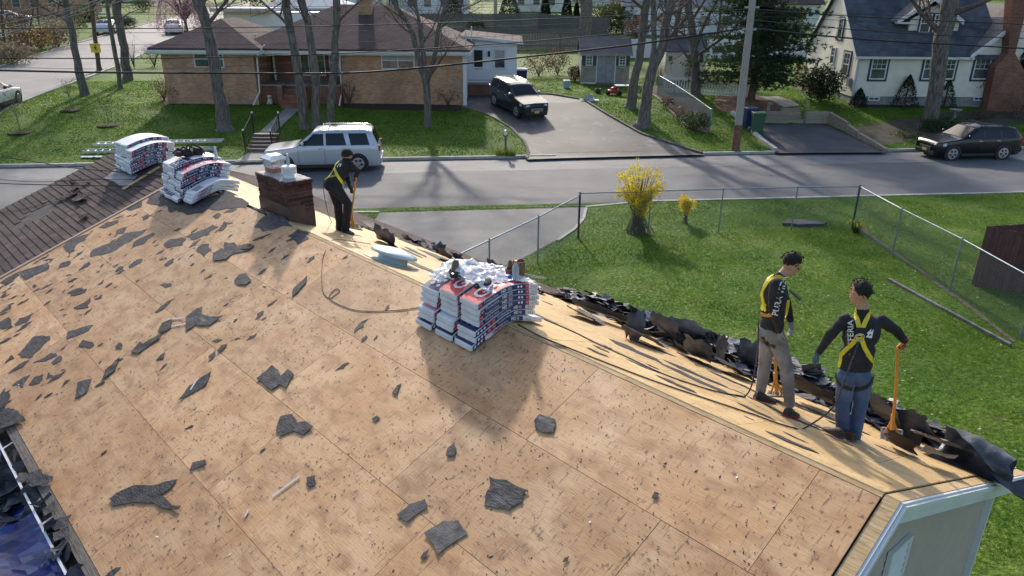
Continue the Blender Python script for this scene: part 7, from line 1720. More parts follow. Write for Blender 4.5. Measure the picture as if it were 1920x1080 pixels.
# ================================================================ VEHICLES
M_TYRE = mat('tyre', (.018, .018, .019), .85); M_RIM = mat('alloy_rim', (.55, .56, .58), .3, metal=.8); M_LAMP = mat('clear_lamp', (.60, .63, .68), .12, spec=.9); M_TAIL = mat('red_lamp', (.45, .012, .02), .2)
M_TRIMK = mat('black_plastic', (.02, .02, .022), .6); M_CHROME = mat('chrome', (.75, .76, .78), .15, metal=1); M_CGL = mat('car_glass', (.008, .010, .016), .12, spec=.35); M_PLATE = mat('number_plate', (.62, .52, .10), .5, (.7, .62, .2), 30)
def car(name, label, P, yaw, L, W, H, st, paint, win, cat='car', tint=None, rails=True, low=False, plate=None, rimr=.22, wr=.36, wx=None, pillar=None, grille=M_CHROME):
    """st: stations front to back (x, z_belt, z_top, k) in metres; win: side windows as (x, z) quads"""
    t = thing(name, label, cat, P, yaw); hw = W/2; zs = .30; zb0 = .22
    def at(x):
        for i in range(len(st)-1):
            a, b = st[i], st[i+1]
            if x <= a[0] and x >= b[0]:
                f = (a[0]-x)/max(a[0]-b[0], 1e-6); return [a[j]+(b[j]-a[j])*f for j in range(4)]
        return st[0] if x > st[0][0] else st[-1]
    x0, x1 = st[0][0], st[-1][0]; n = 40; xs = sorted(set([x0+(x1-x0)*i/n for i in range(n+1)]+[s[0] for s in st]), reverse=True)
    def sec(x):
        _, zb, zt, k = at(x); e = min(x0-x, x-x1); rd = 1-.16*max(0, 1-e/.45)**2; h = hw*rd; cab = zt-zb
        tum = .17*cab/.6 if cab > .04 else .02
        return [(0, zb0+.02), (h*.90, zb0), (h*.97, zb0+.10), (h*1.0, zb0+.35), (h*1.0, zb-.20), (h*.985, zb-.04), (h*.965, zb), (max(h*.965-tum*.55, .1), zb+cab*.55), (max(h*.965-tum, .1), zt-.045*min(1, cab/.3)), (max(h*.965-tum-.10, .08), zt), (0, zt+.025*k)]
    vs = []; m_ = len(sec(0)); full = 2*m_-2
    for x in xs:
        s_ = sec(x); vs += [(x, -y, z) for y, z in s_] + [(x, y, z) for y, z in s_[-2:0:-1]]
    b = MB(); b.add(vs, [(i*full+j, i*full+(j+1) % full, (i+1)*full+(j+1) % full, (i+1)*full+j) for i in range(len(xs)-1) for j in range(full)], 0, True)
    b.add(vs[:full], [tuple(range(full))[::-1]]); b.add(vs[-full:], [tuple(range(full))]); body = b.build('body', paint, t)
    def ys(x, z):
        s_ = sec(x)
        for i in range(3, len(s_)-2):
            if s_[i][1] <= z <= s_[i+1][1]+1e-6: f = (z-s_[i][1])/max(s_[i+1][1]-s_[i][1], 1e-6); return s_[i][0]+(s_[i+1][0]-s_[i][0])*f
        return s_[3][0] if z < s_[3][1] else s_[-3][0]
    G_ = tint or M_CGL
    for q in win:                          # (xf_bottom, xf_top, xr_bottom, xr_top, z0, z1)
        for sg in (-1, 1):
            b = MB(); xf0, xf1, xr0, xr1, z0, z1 = q
            def f(u, v): z = z0+(z1-z0)*v; xa = xf0+(xf1-xf0)*v; xb = xr0+(xr1-xr0)*v; x = xa+(xb-xa)*u; return (x, sg*(ys(x, z)+.006), z)
            b.grid(f, 5, 4); b.build('side_window', G_, t)
    # windscreen and rear glass: between belt line and roof stations flagged by slope
    def topz(x): s_ = at(x); return s_[2]
    for (xa, xb, nm) in pillar:
        b = MB()
        def f(u, v): x = xa+(xb-xa)*u; s_ = sec(x); yy = (s_[-2][0]+.015)*(2*v-1); return (x+(.010 if xa > 0 else -.010), yy*.96, topz(x)+.020*(1-abs(2*v-1)**2)+.006)
        b.grid(f, 6, 6); b.build(nm, G_, t)
    wx = wx or (L*.5-.88, -(L*.5-1.0))
    for x in wx:
        for sg in (-1, 1):
            b = MB(); y = sg*(hw+.004); b.tube([(x, y-sg*.10, wr+.01), (x, y+sg*.0, wr+.01)], wr+.075, 22, sm=False); b.build('wheel_arch', M_TRIMK, t)
            w = MB(); yy = hw-.10; w.tube([(x, sg*(yy-.10), wr), (x, sg*(yy-.08), wr), (x, sg*(yy+.095), wr), (x, sg*(yy+.112), wr)], [wr-.03, wr, wr, wr-.035], 24); wo = w.build('wheel', M_TYRE, t)
            if not low:
                r_ = MB(); yr = sg*(yy+.113); r_.tube([(x, yr-sg*.004, wr), (x, yr+sg*.004, wr)], [rimr+.035, rimr+.03], 22)
                for k in range(5):
                    a = 2*pi*k/5+.3
                    for o_ in (-.13, .13): r_.beam((x+.03*cos(a), yr+sg*.012, wr+.03*sin(a)), (x+rimr*cos(a+o_), yr+sg*.008, wr+rimr*sin(a+o_)), .035, .02, up=V((0, 1, 0)))
                r_.build('rim', M_RIM, wo); q_ = MB()
                for k in range(5): a = 2*pi*k/5+.3+pi/5; q_.tube([(x+rimr*.62*cos(a), yr+sg*.006, wr+rimr*.62*sin(a)), (x+rimr*.62*cos(a), yr+sg*.0085, wr+rimr*.62*sin(a))], rimr*.28, 8)
                q_.build('rim_openings', M_TRIMK, wo, kind='stuff')
    for sg in (-1, 1):
        zf = at(x0-.25)[1]; b = MB(); f = lambda u, v: (x0-.03-u*.42+.02*(1-u), sg*(ys(x0-.03-u*.42, zf-.12)*(.62+.385*min(1, u*1.6))+.006), zf-.22+v*.15+u*.05); b.grid(f, 6, 2, th=0); b.ell((x0-.10, sg*hw*.68, zf-.14), .10, .16, .075, 10, 6); b.build('headlight', M_LAMP, t)
        zr_ = at(x1+.1)[1]; b = MB(); b.bev(x1-.015, x1+.16, sg*(hw*.80)-.075, sg*(hw*.80)+.075, zr_-.24, zr_+.02, .02); b.build('taillight', M_TAIL, t)
        if not low:
            xm = win[0][0]-.22; zm = win[0][4]+.10; b = MB(); b.ell((xm, sg*(hw+.09), zm), .07, .11, .085, 10, 8); b.build('mirror', M_CHROME if grille is M_CHROME and 'dark' in label else paint, t)
            for q in win[:2]: xh_ = q[2]+.14; b = MB(); b.bev(xh_-.09, xh_+.09, sg*(ys(xh_, q[4]-.13))-.02, sg*(ys(xh_, q[4]-.13))+.028, q[4]-.15, q[4]-.11, .008); b.build('door_handle', M_CHROME if grille is M_CHROME else paint, t)
            for xq in (win[0][0]+.02, win[0][2]-.02, win[1][2]+.0):
                b = MB(); b.grid(lambda u, v: (xq-.006+u*.012, sg*(ys(xq, .42+v*(win[0][4]-.45))+.003), .42+v*(win[0][4]-.45)), 1, 6); b.build('door_seam', M_TRIMK, t)
            b = MB(); b.beam((wx[0]-.45, sg*(hw*.985), .30), (wx[1]+.48, sg*(hw*.985), .30), .06, .14); b.build('sill_trim', M_TRIMK, t)
            if rails: b = MB(); xf_, xr_ = pillar[0][1]-.35, pillar[1][1]+.15; yy = sec((xf_+xr_)/2)[-2][0]; b.tube(smooth_path([(xf_, sg*yy, topz(xf_)), (xf_-.12, sg*yy, topz(xf_)+.07), (xr_+.12, sg*yy, topz(xr_)+.07), (xr_, sg*yy, topz(xr_))], 4), .018, 6); b.build('roof_rail', M_TRIMK if 'black' in label else M_CHROME, t)
    zf = at(x0)[1]; b = MB(); b.bev(x0-.06, x0+.035, -hw*.48, hw*.48, zf-.30, zf-.08, .02); gr = b.build('grille', M_TRIMK, t)
    for k in range(3): q_ = MB(); q_.box(x0+.03, x0+.048, -hw*.45, hw*.45, zf-.27+k*.07, zf-.235+k*.07); q_.build('grille_bar', grille, gr)
    b = MB(); b.bev(x0-.10, x0+.05, -hw*.80, hw*.80, .26, .46, .05); b.build('bumper', paint if 'silver' in label else M_TRIMK, t); b = MB(); b.bev(x1-.08, x1+.10, -hw*.86, hw*.86, .36, .62, .05); b.build('bumper', paint, t)
    if plate: b = MB(); b.box(x0+.05, x0+.058, -.16, .16, .40, .52); b.build('number_plate', M_PLATE, t)
    if rails and not low:
        b = MB()
        for xx in (pillar[0][1]-.7, pillar[1][1]+.55): b.beam((xx, -sec(xx)[-2][0], topz(xx)+.075), (xx, sec(xx)[-2][0], topz(xx)+.075), .04, .02)
        b.build('roof_bars', M_TRIMK if 'black' in label else M_CHROME, t, kind='stuff')
    return t
M_SILV = mat('silver_paint', (.52, .56, .60), .28, metal=.35, coat=.6); M_GREENP = mat('dark_green_paint', (.010, .020, .024), .22, coat=.6, spec=.5); M_BLACKP = mat('black_paint', (.006, .006, .009), .25, coat=.4, spec=.4); M_WHITEP = mat('white_paint', (.68, .70, .72), .3, coat=.6)
rdir = atan2(E_U.y, E_U.x)
a_ = G(520, 306); b_ = G(690, 311); uc = (uv(G(496, 300))[0]+uv(G(700, 305))[0])/2
def roadP(u, v): p = UVp(u, v, 0.0); return p
suv_st = [(2.60, .80, .82, 1), (2.52, .98, 1.0, 1), (1.25, 1.12, 1.15, 1.5), (1.10, 1.15, 1.2, 1), (.30, 1.20, 1.82, 1), (.0, 1.20, 1.87, 1.5), (-1.9, 1.20, 1.88, 1.5), (-2.25, 1.20, 1.80, 1), (-2.52, 1.16, 1.20, 1), (-2.60, .95, .98, 1)]
c_ = car('silver_suv', 'silver full size SUV parked on the street behind the bending worker', roadP(-4.45, 31.95), rdir+pi, 5.2, 2.0, 1.9, suv_st, M_SILV, [(1.02, .42, -.12, -.12, 1.22, 1.72), (-.22, -.22, -1.12, -1.0, 1.22, 1.74), (-1.32, -1.22, -2.16, -2.02, 1.22, 1.73)], 'SUV', pillar=[(1.05, .36, 'windscreen'), (-2.50, -2.28, 'rear_window')], wr=.39, grille=M_CHROME, rimr=.24)
xo_st = [(2.31, .72, .74, 1), (2.22, .88, .9, 1), (1.15, 1.02, 1.05, 1.5), (1.0, 1.04, 1.1, 1), (.25, 1.06, 1.60, 1), (-.1, 1.06, 1.66, 1.5), (-1.4, 1.08, 1.64, 1.5), (-1.8, 1.12, 1.56, 1), (-2.2, 1.10, 1.16, 1), (-2.31, .85, .88, 1)]
uS = (uv(G(1742, 297))[0]+uv(G(1902, 300))[0])/2
c_.scale = (.93,)*3
c_ = car('black_crossover', 'black crossover parked on the street in front of the white house', roadP(uS+.45, 31.75), rdir+pi, 4.62, 1.82, 1.7, xo_st, M_BLACKP, [(1.0, .36, -.06, -.10, 1.09, 1.52), (-.16, -.18, -1.02, -.92, 1.09, 1.52), (-1.14, -1.06, -1.86, -1.60, 1.12, 1.50)], 'crossover', pillar=[(.98, .34, 'windscreen'), (-2.12, -1.86, 'rear_window')], wr=.35, grille=M_CHROME, rimr=.23, plate=True)
c_.scale = (.93,)*3
gf, gr_ = G(961, 217), G(917, 193); hd = (gf-gr_); hd.z = 0; hd.normalize(); side_ = V((hd.y, -hd.x, 0)); cc = (gf+gr_)/2 - side_*.9 ; yaw = atan2(hd.y, hd.x)
cc = (gf+gr_)/2 + V((-hd.y, hd.x, 0))*.88; pz = tz(cc.dot(E_V)); 
gm = car('dark_suv', 'dark green SUV with chrome grille parked at the top of the curved driveway', (cc.x, cc.y, pz+.0), yaw, 4.7, 1.85, 1.72, [(s_[0]*1.01, s_[1]+.05, s_[2]+.03, s_[3]) for s_ in xo_st[:-4]]+[(-1.5, 1.12, 1.69, 1.5), (-1.95, 1.13, 1.62, 1), (-2.25, 1.10, 1.16, 1), (-2.35, .85, .88, 1)], M_GREENP, [(1.0, .36, -.06, -.10, 1.13, 1.56), (-.16, -.18, -1.02, -.92, 1.13, 1.56), (-1.14, -1.06, -1.95, -1.70, 1.15, 1.54)], 'SUV', pillar=[(.98, .34, 'windscreen'), (-2.2, -2.0, 'rear_window')], wr=.36, plate=True)
gm.scale = (.90,)*3; gm.location = gm.location+V((.15, -.55, -.07)); gm.rotation_euler = (0, math.asin((gr_.z-gf.z)/2.9), yaw)
sed = [(2.30, .62, .64, 1), (2.2, .78, .8, 1), (1.05, .92, .95, 1.5), (.9, .93, .98, 1), (.1, .94, 1.38, 1), (-.3, .95, 1.43, 1.5), (-.9, .95, 1.40, 1.5), (-1.65, .98, 1.02, 1), (-2.2, .95, .98, 1), (-2.3, .70, .72, 1)]
SW = [(.80, .22, -.22, -.24, .97, 1.32), (-.30, -.32, -1.32, -1.0, .98, 1.31)]
SP = [(.86, .16, 'windscreen'), (-1.6, -1.0, 'rear_window')]
sdir = (nn[1]-nn[0]); sy = atan2(sdir.y, sdir.x); pz_ = G(12, 190); 
pzz = G(37, 192); cpos = pzz - V((cos(sy), sin(sy), 0))*1.75 + V((-sin(sy), cos(sy), 0))*.75
car('white_sedan', 'white sedan cut off by the left edge of the picture on the side road', (cpos.x, cpos.y, tz(cpos.dot(E_V))), sy, 4.6, 1.8, 1.45, sed, M_WHITEP, SW, pillar=SP, rails=False, wr=.33, rimr=.2)
for (px, py, yw, pm_, lab) in ((330, 62, sy+.1, M_WHITEP, 'white car half hidden by the pink cherry blossom'), (205, 62, sy, M_WHITEP, 'white car far up the side road between the left trunks'), (22, 42, .3, M_SILV, 'pale car parked in the yard at the upper left corner')):
    p = G(px, py); car('far_car', lab, p, yw, 4.6, 1.8, 1.45, sed, pm_, SW, pillar=SP, rails=False, low=True, wr=.33)

# ================================================================ street furniture and garden things
def wheelie(px, py, m, lidm, label, h=1.08, w=.6, yaw=.1):
    p = G(px, py); t = thing('wheeled_bin', label, 'bin', p, yaw); k = .82
    b = MB(); b.hexa([V((-w/2*k, -w/2*k, .06)), V((w/2*k, -w/2*k, .06)), V((w/2*k, w/2*k, .06)), V((-w/2*k, w/2*k, .06))], [V((-w/2, -w/2, h-.1)), V((w/2, -w/2, h-.1)), V((w/2, w/2, h-.1)), V((-w/2, w/2, h-.1))]); b.box(-w/2-.02, w/2+.02, -w/2-.02, w/2+.02, h-.16, h-.1); b.build('bin_body', m, t)
    b = MB(); b.bev(-w/2-.03, w/2+.03, -w/2-.05, w/2+.04, h-.1, h, .03); b.build('lid', lidm, t)
    b = MB(); b.cyl((-w/2-.0, w/2+.08, h-.08), (w/2, w/2+.08, h-.08), .018); b.build('handle', m, t)
    for sg in (-1, 1): b = MB(); b.cyl((sg*w*.42, w*.42, .12), (sg*w*.52, w*.42, .12), .12); b.build('wheel', M_TYRE, t)
M_BINB = mat('blue_bin', (.015, .03, .12), .5); M_BING = mat('green_bin', (.03, .09, .05), .5); M_BINN = mat('navy_bin', (.012, .016, .07), .5)
wheelie(1403, 240, M_BINB, M_BINB, 'blue wheeled bin beside the utility pole, behind the green one'); wheelie(1418, 250, M_BING, M_BING, 'green wheeled bin at the edge of the small driveway', yaw=-.1); wheelie(977, 166, M_BINN, M_WRAP, 'navy wheeled bin with a white bag on its lid by the white extension', h=1.25, w=.68)
# timber retaining walls
def timber_wall(name, pts, h, label, n=3, lean=0):
    P = [G(*p) for p in pts]; t = thing(name, label, 'wall', P[0]); o = t.location; Hs = h if isinstance(h, (list, tuple)) else [h]*len(P)
    for i in range(len(P)-1):
        for k in range(n):
            z0, z1 = Hs[i]*k/n, Hs[i]*(k+1)/n-.008; y0, y1 = Hs[i+1]*k/n, Hs[i+1]*(k+1)/n-.008; a, c = P[i]-o, P[i+1]-o; d = (c-a).normalized(); w = V((-d.y, d.x, 0))*.09; a = a+d*.005; c = c-d*.005
            jx = V((-d.y, d.x, 0))*rnd.uniform(-.012, .012); b = MB(); b.hexa([a-w+jx+V((0, 0, z0)), c-w+jx+V((0, 0, y0)), c+w+jx+V((0, 0, y0)), a+w+jx+V((0, 0, z0))], [a-w+jx+V((0, 0, z1)), c-w+jx+V((0, 0, y1)), c+w+jx+V((0, 0, y1)), a+w+jx+V((0, 0, z1))]); b.build('timber_beam', M_TIMB, t)
    return t
timber_wall('retaining_wall', [(1427, 230), (1476, 231)], .62, 'timber retaining wall left of the small stairs'); timber_wall('retaining_wall', [(1507, 231), (1552, 231)], .62, 'timber retaining wall right of the small stairs')
timber_wall('retaining_wall', [(1552, 231), (1587, 247)], [.62, .5], 'stepped timber wall along the small driveway, tallest part'); timber_wall('retaining_wall', [(1588, 248), (1607, 258)], [.42, .34], 'middle step of the timber wall along the small driveway', 2); timber_wall('retaining_wall', [(1608, 259), (1640, 274), (1662, 284)], [.30, .22, .14], 'lowest run of the timber wall down to the street', 1)
st = thing('garden_steps', 'timber steps with a metal handrail between the retaining walls', 'steps', G(1490, 231)); o = st.location
for i in range(4): b = MB(); b.box(-.48, .48, .28*i, .28*(i+1)-.004, -.1, .16*(i+1)); b.build('step', M_TIMB, st)
b = MB()
for x in (.56,): b.tube(smooth_path([(x, -.05, 0), (x, -.05, .95), (x, 1.2, 1.6), (x, 1.25, .6)], 4), .02, 6)
b.build('handrail', mat('grey_rail', (.25, .24, .23), .5), st)
# front steps with iron railings (brick ranch)
p = G(487, 285); fs_ = thing('brick_steps', 'dark brick steps with two iron railings leading up the lawn from the street', 'steps', p)
for i in range(5): b = MB(); b.box(-.55, .55, .27*i, .27*(i+1)-.004, -.2, .12*(i+1)); b.build('step', M_REDB, fs_); b = MB(); b.box(-.57, .57, .27*i-.02, .27*(i+1)-.03, .12*(i+1)+.002, .12*(i+1)+.028); b.build('tread', M_CONC, fs_)
for sx in (-.62, .62):
    b = MB()
    for i in range(9): y = -.05+i*.17; z = .12*(y/.27+.5); b.cyl((sx, y, z-.1), (sx+.03*sin(i*3), y+.05*cos(i*5), z+.85), .008, n=4); b.cyl((sx, y, z-.1), (sx-.02, y-.07, z+.85), .008, n=4)
    b.cyl((sx, -.08, .05), (sx, -.08, .98), .025, n=6); b.cyl((sx, 1.35, .6), (sx, 1.35, 1.55), .025, n=6); b.tube([(sx, -.08, .95), (sx, 1.35, 1.52)], .022, 6); b.build('iron_railing', M_IRON, fs_, kind='stuff')
    for y, z in ((-.08, .98), (1.35, 1.55)): b = MB(); b.ell((sx, y, z+.03), .05, .05, .05, 8, 6); b.build('finial', M_WTRIM, fs_)
# mailbox with grass tuft
p = G(948, 288); mb = thing('mailbox', 'black mailbox on a wooden post in a tuft of bright grass by the driveway mouth', 'mailbox', p)
b = MB(); b.box(-.05, .05, -.05, .05, -.1, .85); b.build('post', M_WOODG, mb); b = MB(); b.tube([(0, -.24, .98), (0, .24, .98)], .11, 14); b.box(-.11, .11, -.24, .24, .85, .98); b.build('box', M_TRIMK, mb); b = MB(); b.tube([(0, -.245, .98), (0, -.255, .98)], .10, 12); b.build('door', M_WRAP, mb)
# school crossing sign
p = G(189, 138); sg_ = thing('crossing_sign', 'yellow square pedestrian warning sign on a dark post by the side road', 'sign', p, .12); hs = hgt(p, 96)
b = MB(); b.box(-.03, .03, -.02, .02, 0, hs+.6); b.build('post', M_TRIMK, sg_)
hz_ = hgt(p, 90); b = MB(); b.box(-.33, .33, -.045, -.03, hz_-.30, hz_+.30); b.build('plate', mat('sign_yellow', (.80, .55, .03), .5), sg_)
b = MB(); y = -.047
for q in ([(-.02, .17), (.04, .20), (.07, .14), (.02, .10)], [(-.05, .09), (.05, .09), (.04, -.05), (-.04, -.05)], [(-.04, -.05), (.0, -.05), (-.06, -.20), (-.10, -.19)], [(.0, -.05), (.04, -.05), (.11, -.19), (.07, -.20)], [(.04, .08), (.13, .0), (.11, -.03), (.03, .04)], [(-.05, .08), (-.13, -.01), (-.10, -.03), (-.03, .04)]): b.add([(x, y, hz_+z) for x, z in q], [(0, 1, 2, 3), (3, 2, 1, 0)])
b.build('symbol', M_TRIMK, sg_)
# ladders on the far lawn
M_ALU = mat('aluminium', (.55, .57, .60), .35, metal=.6)
def ladder(p, q, w, z, label, rung=.31):
    p, q = V(p), V(q); t = thing('ladder', label, 'ladder', p); d = (q-p); L = d.length; d.normalize(); n = V((-d.y, d.x, 0))
    for s_ in (0, w): b = MB(); b.beam(n*s_+V((0, 0, z)), d*L+n*s_+V((0, 0, z)), .035, .09); b.build('rail', M_ALU, t)
    for i in range(int(L/rung)): b = MB(); a = d*(.15+i*rung); b.cyl(a+n*.02+V((0, 0, z)), a+n*(w-.02)+V((0, 0, z)), .017, n=6); b.build('rung', M_ALU, t)
pA, pB = G(176, 283), G(418, 276); pA2, pB2 = G(155, 288), G(405, 283)
ladder(pA, pB, .45, .28, 'long aluminium ladder lying above another on the far lawn edge'); ladder(pA2, pB2, .42, .08, 'lower aluminium ladder under the long one, its left end sticking out')
p = G(172, 296); b = MB(); b.grid(lambda u, v: ((u-.5)*.9, (v-.5)*.25, .06+.06*noise.noise(V((u*5, v*4, 2)))), 10, 5, th=.02); tag(b.build('white_cloth', M_WRAP, None, T(*p)), 'white cloth scrap on the grass in front of the ladder ends', 'cloth')
# white flower tub, mower, table, crate, cooler on the back lawn
p = G(1062, 165); t = thing('cooler_box', 'small pale blue cooler standing alone on the grass left of the shed', 'cooler', p); b = MB(); b.bev(-.2, .2, -.16, .16, 0, .42, .03); b.build('box', mat('pale_blue', (.30, .42, .52), .5), t); b = MB(); b.bev(-.21, .21, -.17, .17, .42, .50, .03); b.build('lid', M_WRAP, t)
p = G(1105, 189); t = thing('glass_tray', 'tray of clear jars on the grass by the driveway edge', 'tray', p); b = MB(); b.box(-.55, .55, -.25, .25, .0, .06); b.build('tray', M_WRAP, t)
for i in range(9): b = MB(); b.lathe([(.07, .06), (.07, .26), (.04, .3), (.04, .34)], 8, (-.28+.13*(i % 5), -.1+.2*(i//5), 0)); b.build('jar', M_BOT, t)
p = G(1150, 178); t = thing('lawn_mower', 'red lawn mower with black wheels on the grass in front of the shed', 'mower', p); b = MB(); b.bev(-.35, .35, -.25, .25, .12, .32, .06); b.ell((0, 0, .36), .2, .18, .12); b.build('deck', mat('mower_red', (.40, .02, .04), .4), t)
for x in (-.36, .36):
    for y in (-.26, .26): b = MB(); b.cyl((x, y-.03, .13), (x, y+.03, .13), .13, n=10); b.build('wheel', M_TYRE, t)
b = MB(); b.tube([(.3, -.2, .3), (.9, -.2, .8), (.9, .2, .8), (.3, .2, .3)], .02, 6); b.build('handle', M_TRIMK, t)
p = G(1112, 172); t = thing('flower_pot', 'small black pot left of the red mower', 'pot', G(1121, 175)); b = MB(); b.lathe([(.14, 0), (.2, .28), (.17, .28), (.1, .1)], 12); b.build('pot', M_TRIMK, t)
p = G(1172, 178); t = thing('folding_table', 'low white folding table beside the mower', 'table', p); b = MB(); b.bev(-.65, .65, -.35, .35, .55, .59, .01); b.build('tabletop', M_WRAP, t)
for x in (-.55, .55):
    for y in (-.28, .28): b = MB(); b.cyl((x, y, 0), (x, y, .55), .018, n=6); b.build('leg', M_TRIMK, t)
p = G(507, 196); t = thing('garden_statue', 'pale seated dog statue in the bed by the porch steps', 'statue', p); b = MB(); b.ell((0, 0, .18), .14, .14, .2); b.ell((0, -.05, .42), .1, .1, .1); b.ell((-.1, -.12, .08), .06, .1, .06); b.ell((.1, -.12, .08), .06, .1, .06); b.ell((0, -.15, .40), .05, .07, .04); b.ell((-.09, -.03, .47), .03, .03, .06); b.ell((.09, -.03, .47), .03, .03, .06); b.build('statue_body', mat('pale_stone', (.55, .50, .40), .8), t)
p = G(1480, 210); t = thing('garden_statue', 'small white stone figure on the red mulch under the pine', 'statue', G(1440, 207)); b = MB(); b.lathe([(.12, 0), (.10, .1), (.07, .25), (.1, .35), (.03, .5)], 10); b.build('statue_body', M_CONC, t)
p = G(1787, 228); t = thing('bird_bath', 'grey stone bird bath in the shade left of the black crossover', 'bird bath', p); b = MB(); b.lathe([(.16, 0), (.08, .1), (.07, .5), (.3, .62), (.34, .68), (.28, .66), (.05, .6)], 16); b.build('basin', M_CONC, t)
p = G(1505, 420); b = MB(); q = ragged([V((-.75, -.18, 0)), V((-.3, -.32, 0)), V((.6, -.25, 0)), V((.8, 0, 0)), V((.2, .3, 0)), V((-.5, .28, 0))], .12, 1); b.prism([(v.x, v.y) for v in q], 0, .09); tag(b.build('stone_slab', mat('dark_slab', (.06, .062, .065), .9, (.11, .112, .115), 4, bump=.5), None, T(*p)), 'flat dark stone slab on the lawn by the street fence', 'slab')
# parked fabric: tarp below the gutter
M_TARP = mat('blue_tarp', (.008, .018, .13), .4, (.018, .05, .30), 2.5, bump=.7, bscale=6, spec=.8)
c = A0 + DR*7.5 - NR*6.6; 
def tarpf(u, v):
    p = A0 + DR*(-2+u*18) - NR*(4.7+v*5); z = 1.05-.9*v+.22*noise.noise(V((p.x*1.3, p.y*1.3, 3)))+.07*abs(noise.noise(V((p.x*4, p.y*4, 8)))); return (p.x, p.y, z)
b = MB(); b.grid(tarpf, 150, 44, sm=False, th=.01); tag(b.build('blue_tarp', M_TARP), 'crumpled bright blue tarp below the near gutter, littered with felt', 'tarp')
b = MB()
for i in range(2600):
    u, v = rnd.random()*.8, rnd.random()*.6
    if noise.noise(V((u*14, v*5, 2))) < -.12: continue
    q = V(tarpf(u, v))+V((0, 0, .05)); M = T(*q) @ Euler((rnd.gauss(0, .3), rnd.gauss(0, .3), rnd.uniform(0, 6))).to_matrix().to_4x4(); s_ = rnd.uniform(.05, .3); b.M = M
    pl = ragged([V((-s_, -s_*.5, 0)), V((s_, -s_*.4, 0)), V((s_*.8, s_*.6, 0)), V((-s_*.7, s_*.5, 0))], .25, 1); b.add(pl, [tuple(range(len(pl)))]); b.M = None
o = b.build('tarp_debris', M_FELTD, None, None, kind='stuff'); o['label'] = 'black torn felt bits covering the blue tarp'; o['category'] = 'debris'
b = MB()
for i in range(34):
    s_ = rnd.uniform(3, 12); q = ragged([V((-.07, -.05, 0)), V((.09, -.04, 0)), V((.08, .05, 0)), V((-.06, .06, 0))], .3, 1); b.M = MN @ T(s_, 5.03+rnd.uniform(-.03, .06), -.04+rnd.uniform(0, .04)) @ Euler((rnd.gauss(0, .5), rnd.gauss(0, .4), rnd.uniform(0, 6))).to_matrix().to_4x4(); b.add([p*rnd.uniform(.9, 1.6) for p in q], [tuple(range(len(q)))]); b.M = None
o = b.build('gutter_debris', M_FELT, None, None, kind='stuff'); o['label'] = 'torn felt scraps lying in the near gutter'; o['category'] = 'debris'
# ================================================================ utility pole and wires
def pole_pts(base, top, ext):
    P = G(*base); q = on_plane(top[0], top[1], (0, P.y, 0), Yv); d = (q-P); return P, P+d*ext
M_POLE = mat('weathered_pole', (.30, .27, .24), .85, (.40, .37, .33), 6, stretch=(8, 8, .6), bump=.4); M_POLB = mat('pole_foot', (.14, .07, .045), .9, (.22, .12, .08), 5)
P, Q = pole_pts((1379, 282), (1412, -5), 1.5); up_ = thing('utility_pole', 'pale wooden utility pole with wires at the corner of the small driveway', 'utility pole', P)
b = MB(); b.tube([V((0, 0, -.3)), (Q-P)], [.19, .13], 14); b.build('pole_shaft', M_POLE, up_); b = MB(); b.tube([V((0, 0, -.1)), (Q-P)*.12], [.197, .19], 14); b.build('pole_foot', M_POLB, up_)
f_ = hgt(P, 55)/(Q-P).z
for k, ff_ in enumerate((f_, f_*1.17)): c = (Q-P)*ff_; b = MB(); b.beam(c-V((.32, 0, 0)), c+V((.32, 0, 0)), .06, .08); b.build('bracket', M_GALV, up_)
b = MB(); b.tube([(Q-P)*.12+V((-.2, 0, 0)), (Q-P)*.3+V((.19, -.05, 0)), (Q-P)*.34+V((.17, -.1, 0))], .012, 5); b.build('ground_wire', M_TRIMK, up_)
P, Q = pole_pts((929, 57), (929, -5), 1.5); t = thing('utility_pole', 'grey utility pole rising behind the plank fences', 'utility pole', P); b = MB(); b.tube([V((0, 0, -.3)), (Q-P)], [.24, .2], 10); b.build('pole_shaft', M_POLE, t)
M_CABLE = mat('black_cable', (.012, .012, .016), .6); M_ALW = mat('bright_wire', (.30, .31, .33), .4, metal=.5)
vp_ = 33.55
def wire(label, pts, r, m=M_CABLE, plane=None, ext=1.3):
    W = [(at_v(x, y, vp_) if plane is None else on_plane(x, y, (0, plane, 0), Yv)) for x, y in pts]
    a = W[0]+(W[0]-W[1]).normalized()*12; c = W[-1]+(W[-1]-W[-2]).normalized()*12
    if ext: W = [a]+W+[c]
    b = MB(); b.tube(smooth_path(W, 8), r, 6); tag(b.build('overhead_wire', m), label, 'wire', 'wires strung along the street')
wire('thickest black cable, lowest of the wires across the whole street', [(0, 132), (200, 136), (420, 137), (640, 137), (800, 126), (1000, 105), (1200, 82), (1402, 52)], .040, ext=0)
wire('thickest black cable, right of the near utility pole', [(1402, 52), (1500, 63), (1650, 76), (1800, 84), (1925, 91)], .036, ext=0)
wire('second black cable above the thickest one, left of the pole', [(0, 109), (320, 109), (640, 100), (960, 80), (1280, 52), (1404, 37)], .022, ext=0); wire('second black cable, right of the pole', [(1404, 37), (1560, 52), (1740, 65), (1925, 72)], .020, ext=0)
wire('third black cable, left of the pole', [(0, 53), (320, 53), (640, 48), (960, 38), (1280, 24), (1406, 17)], .018, ext=0); wire('third black cable, right of the pole', [(1406, 17), (1560, 28), (1740, 38), (1925, 46)], .022, ext=0)
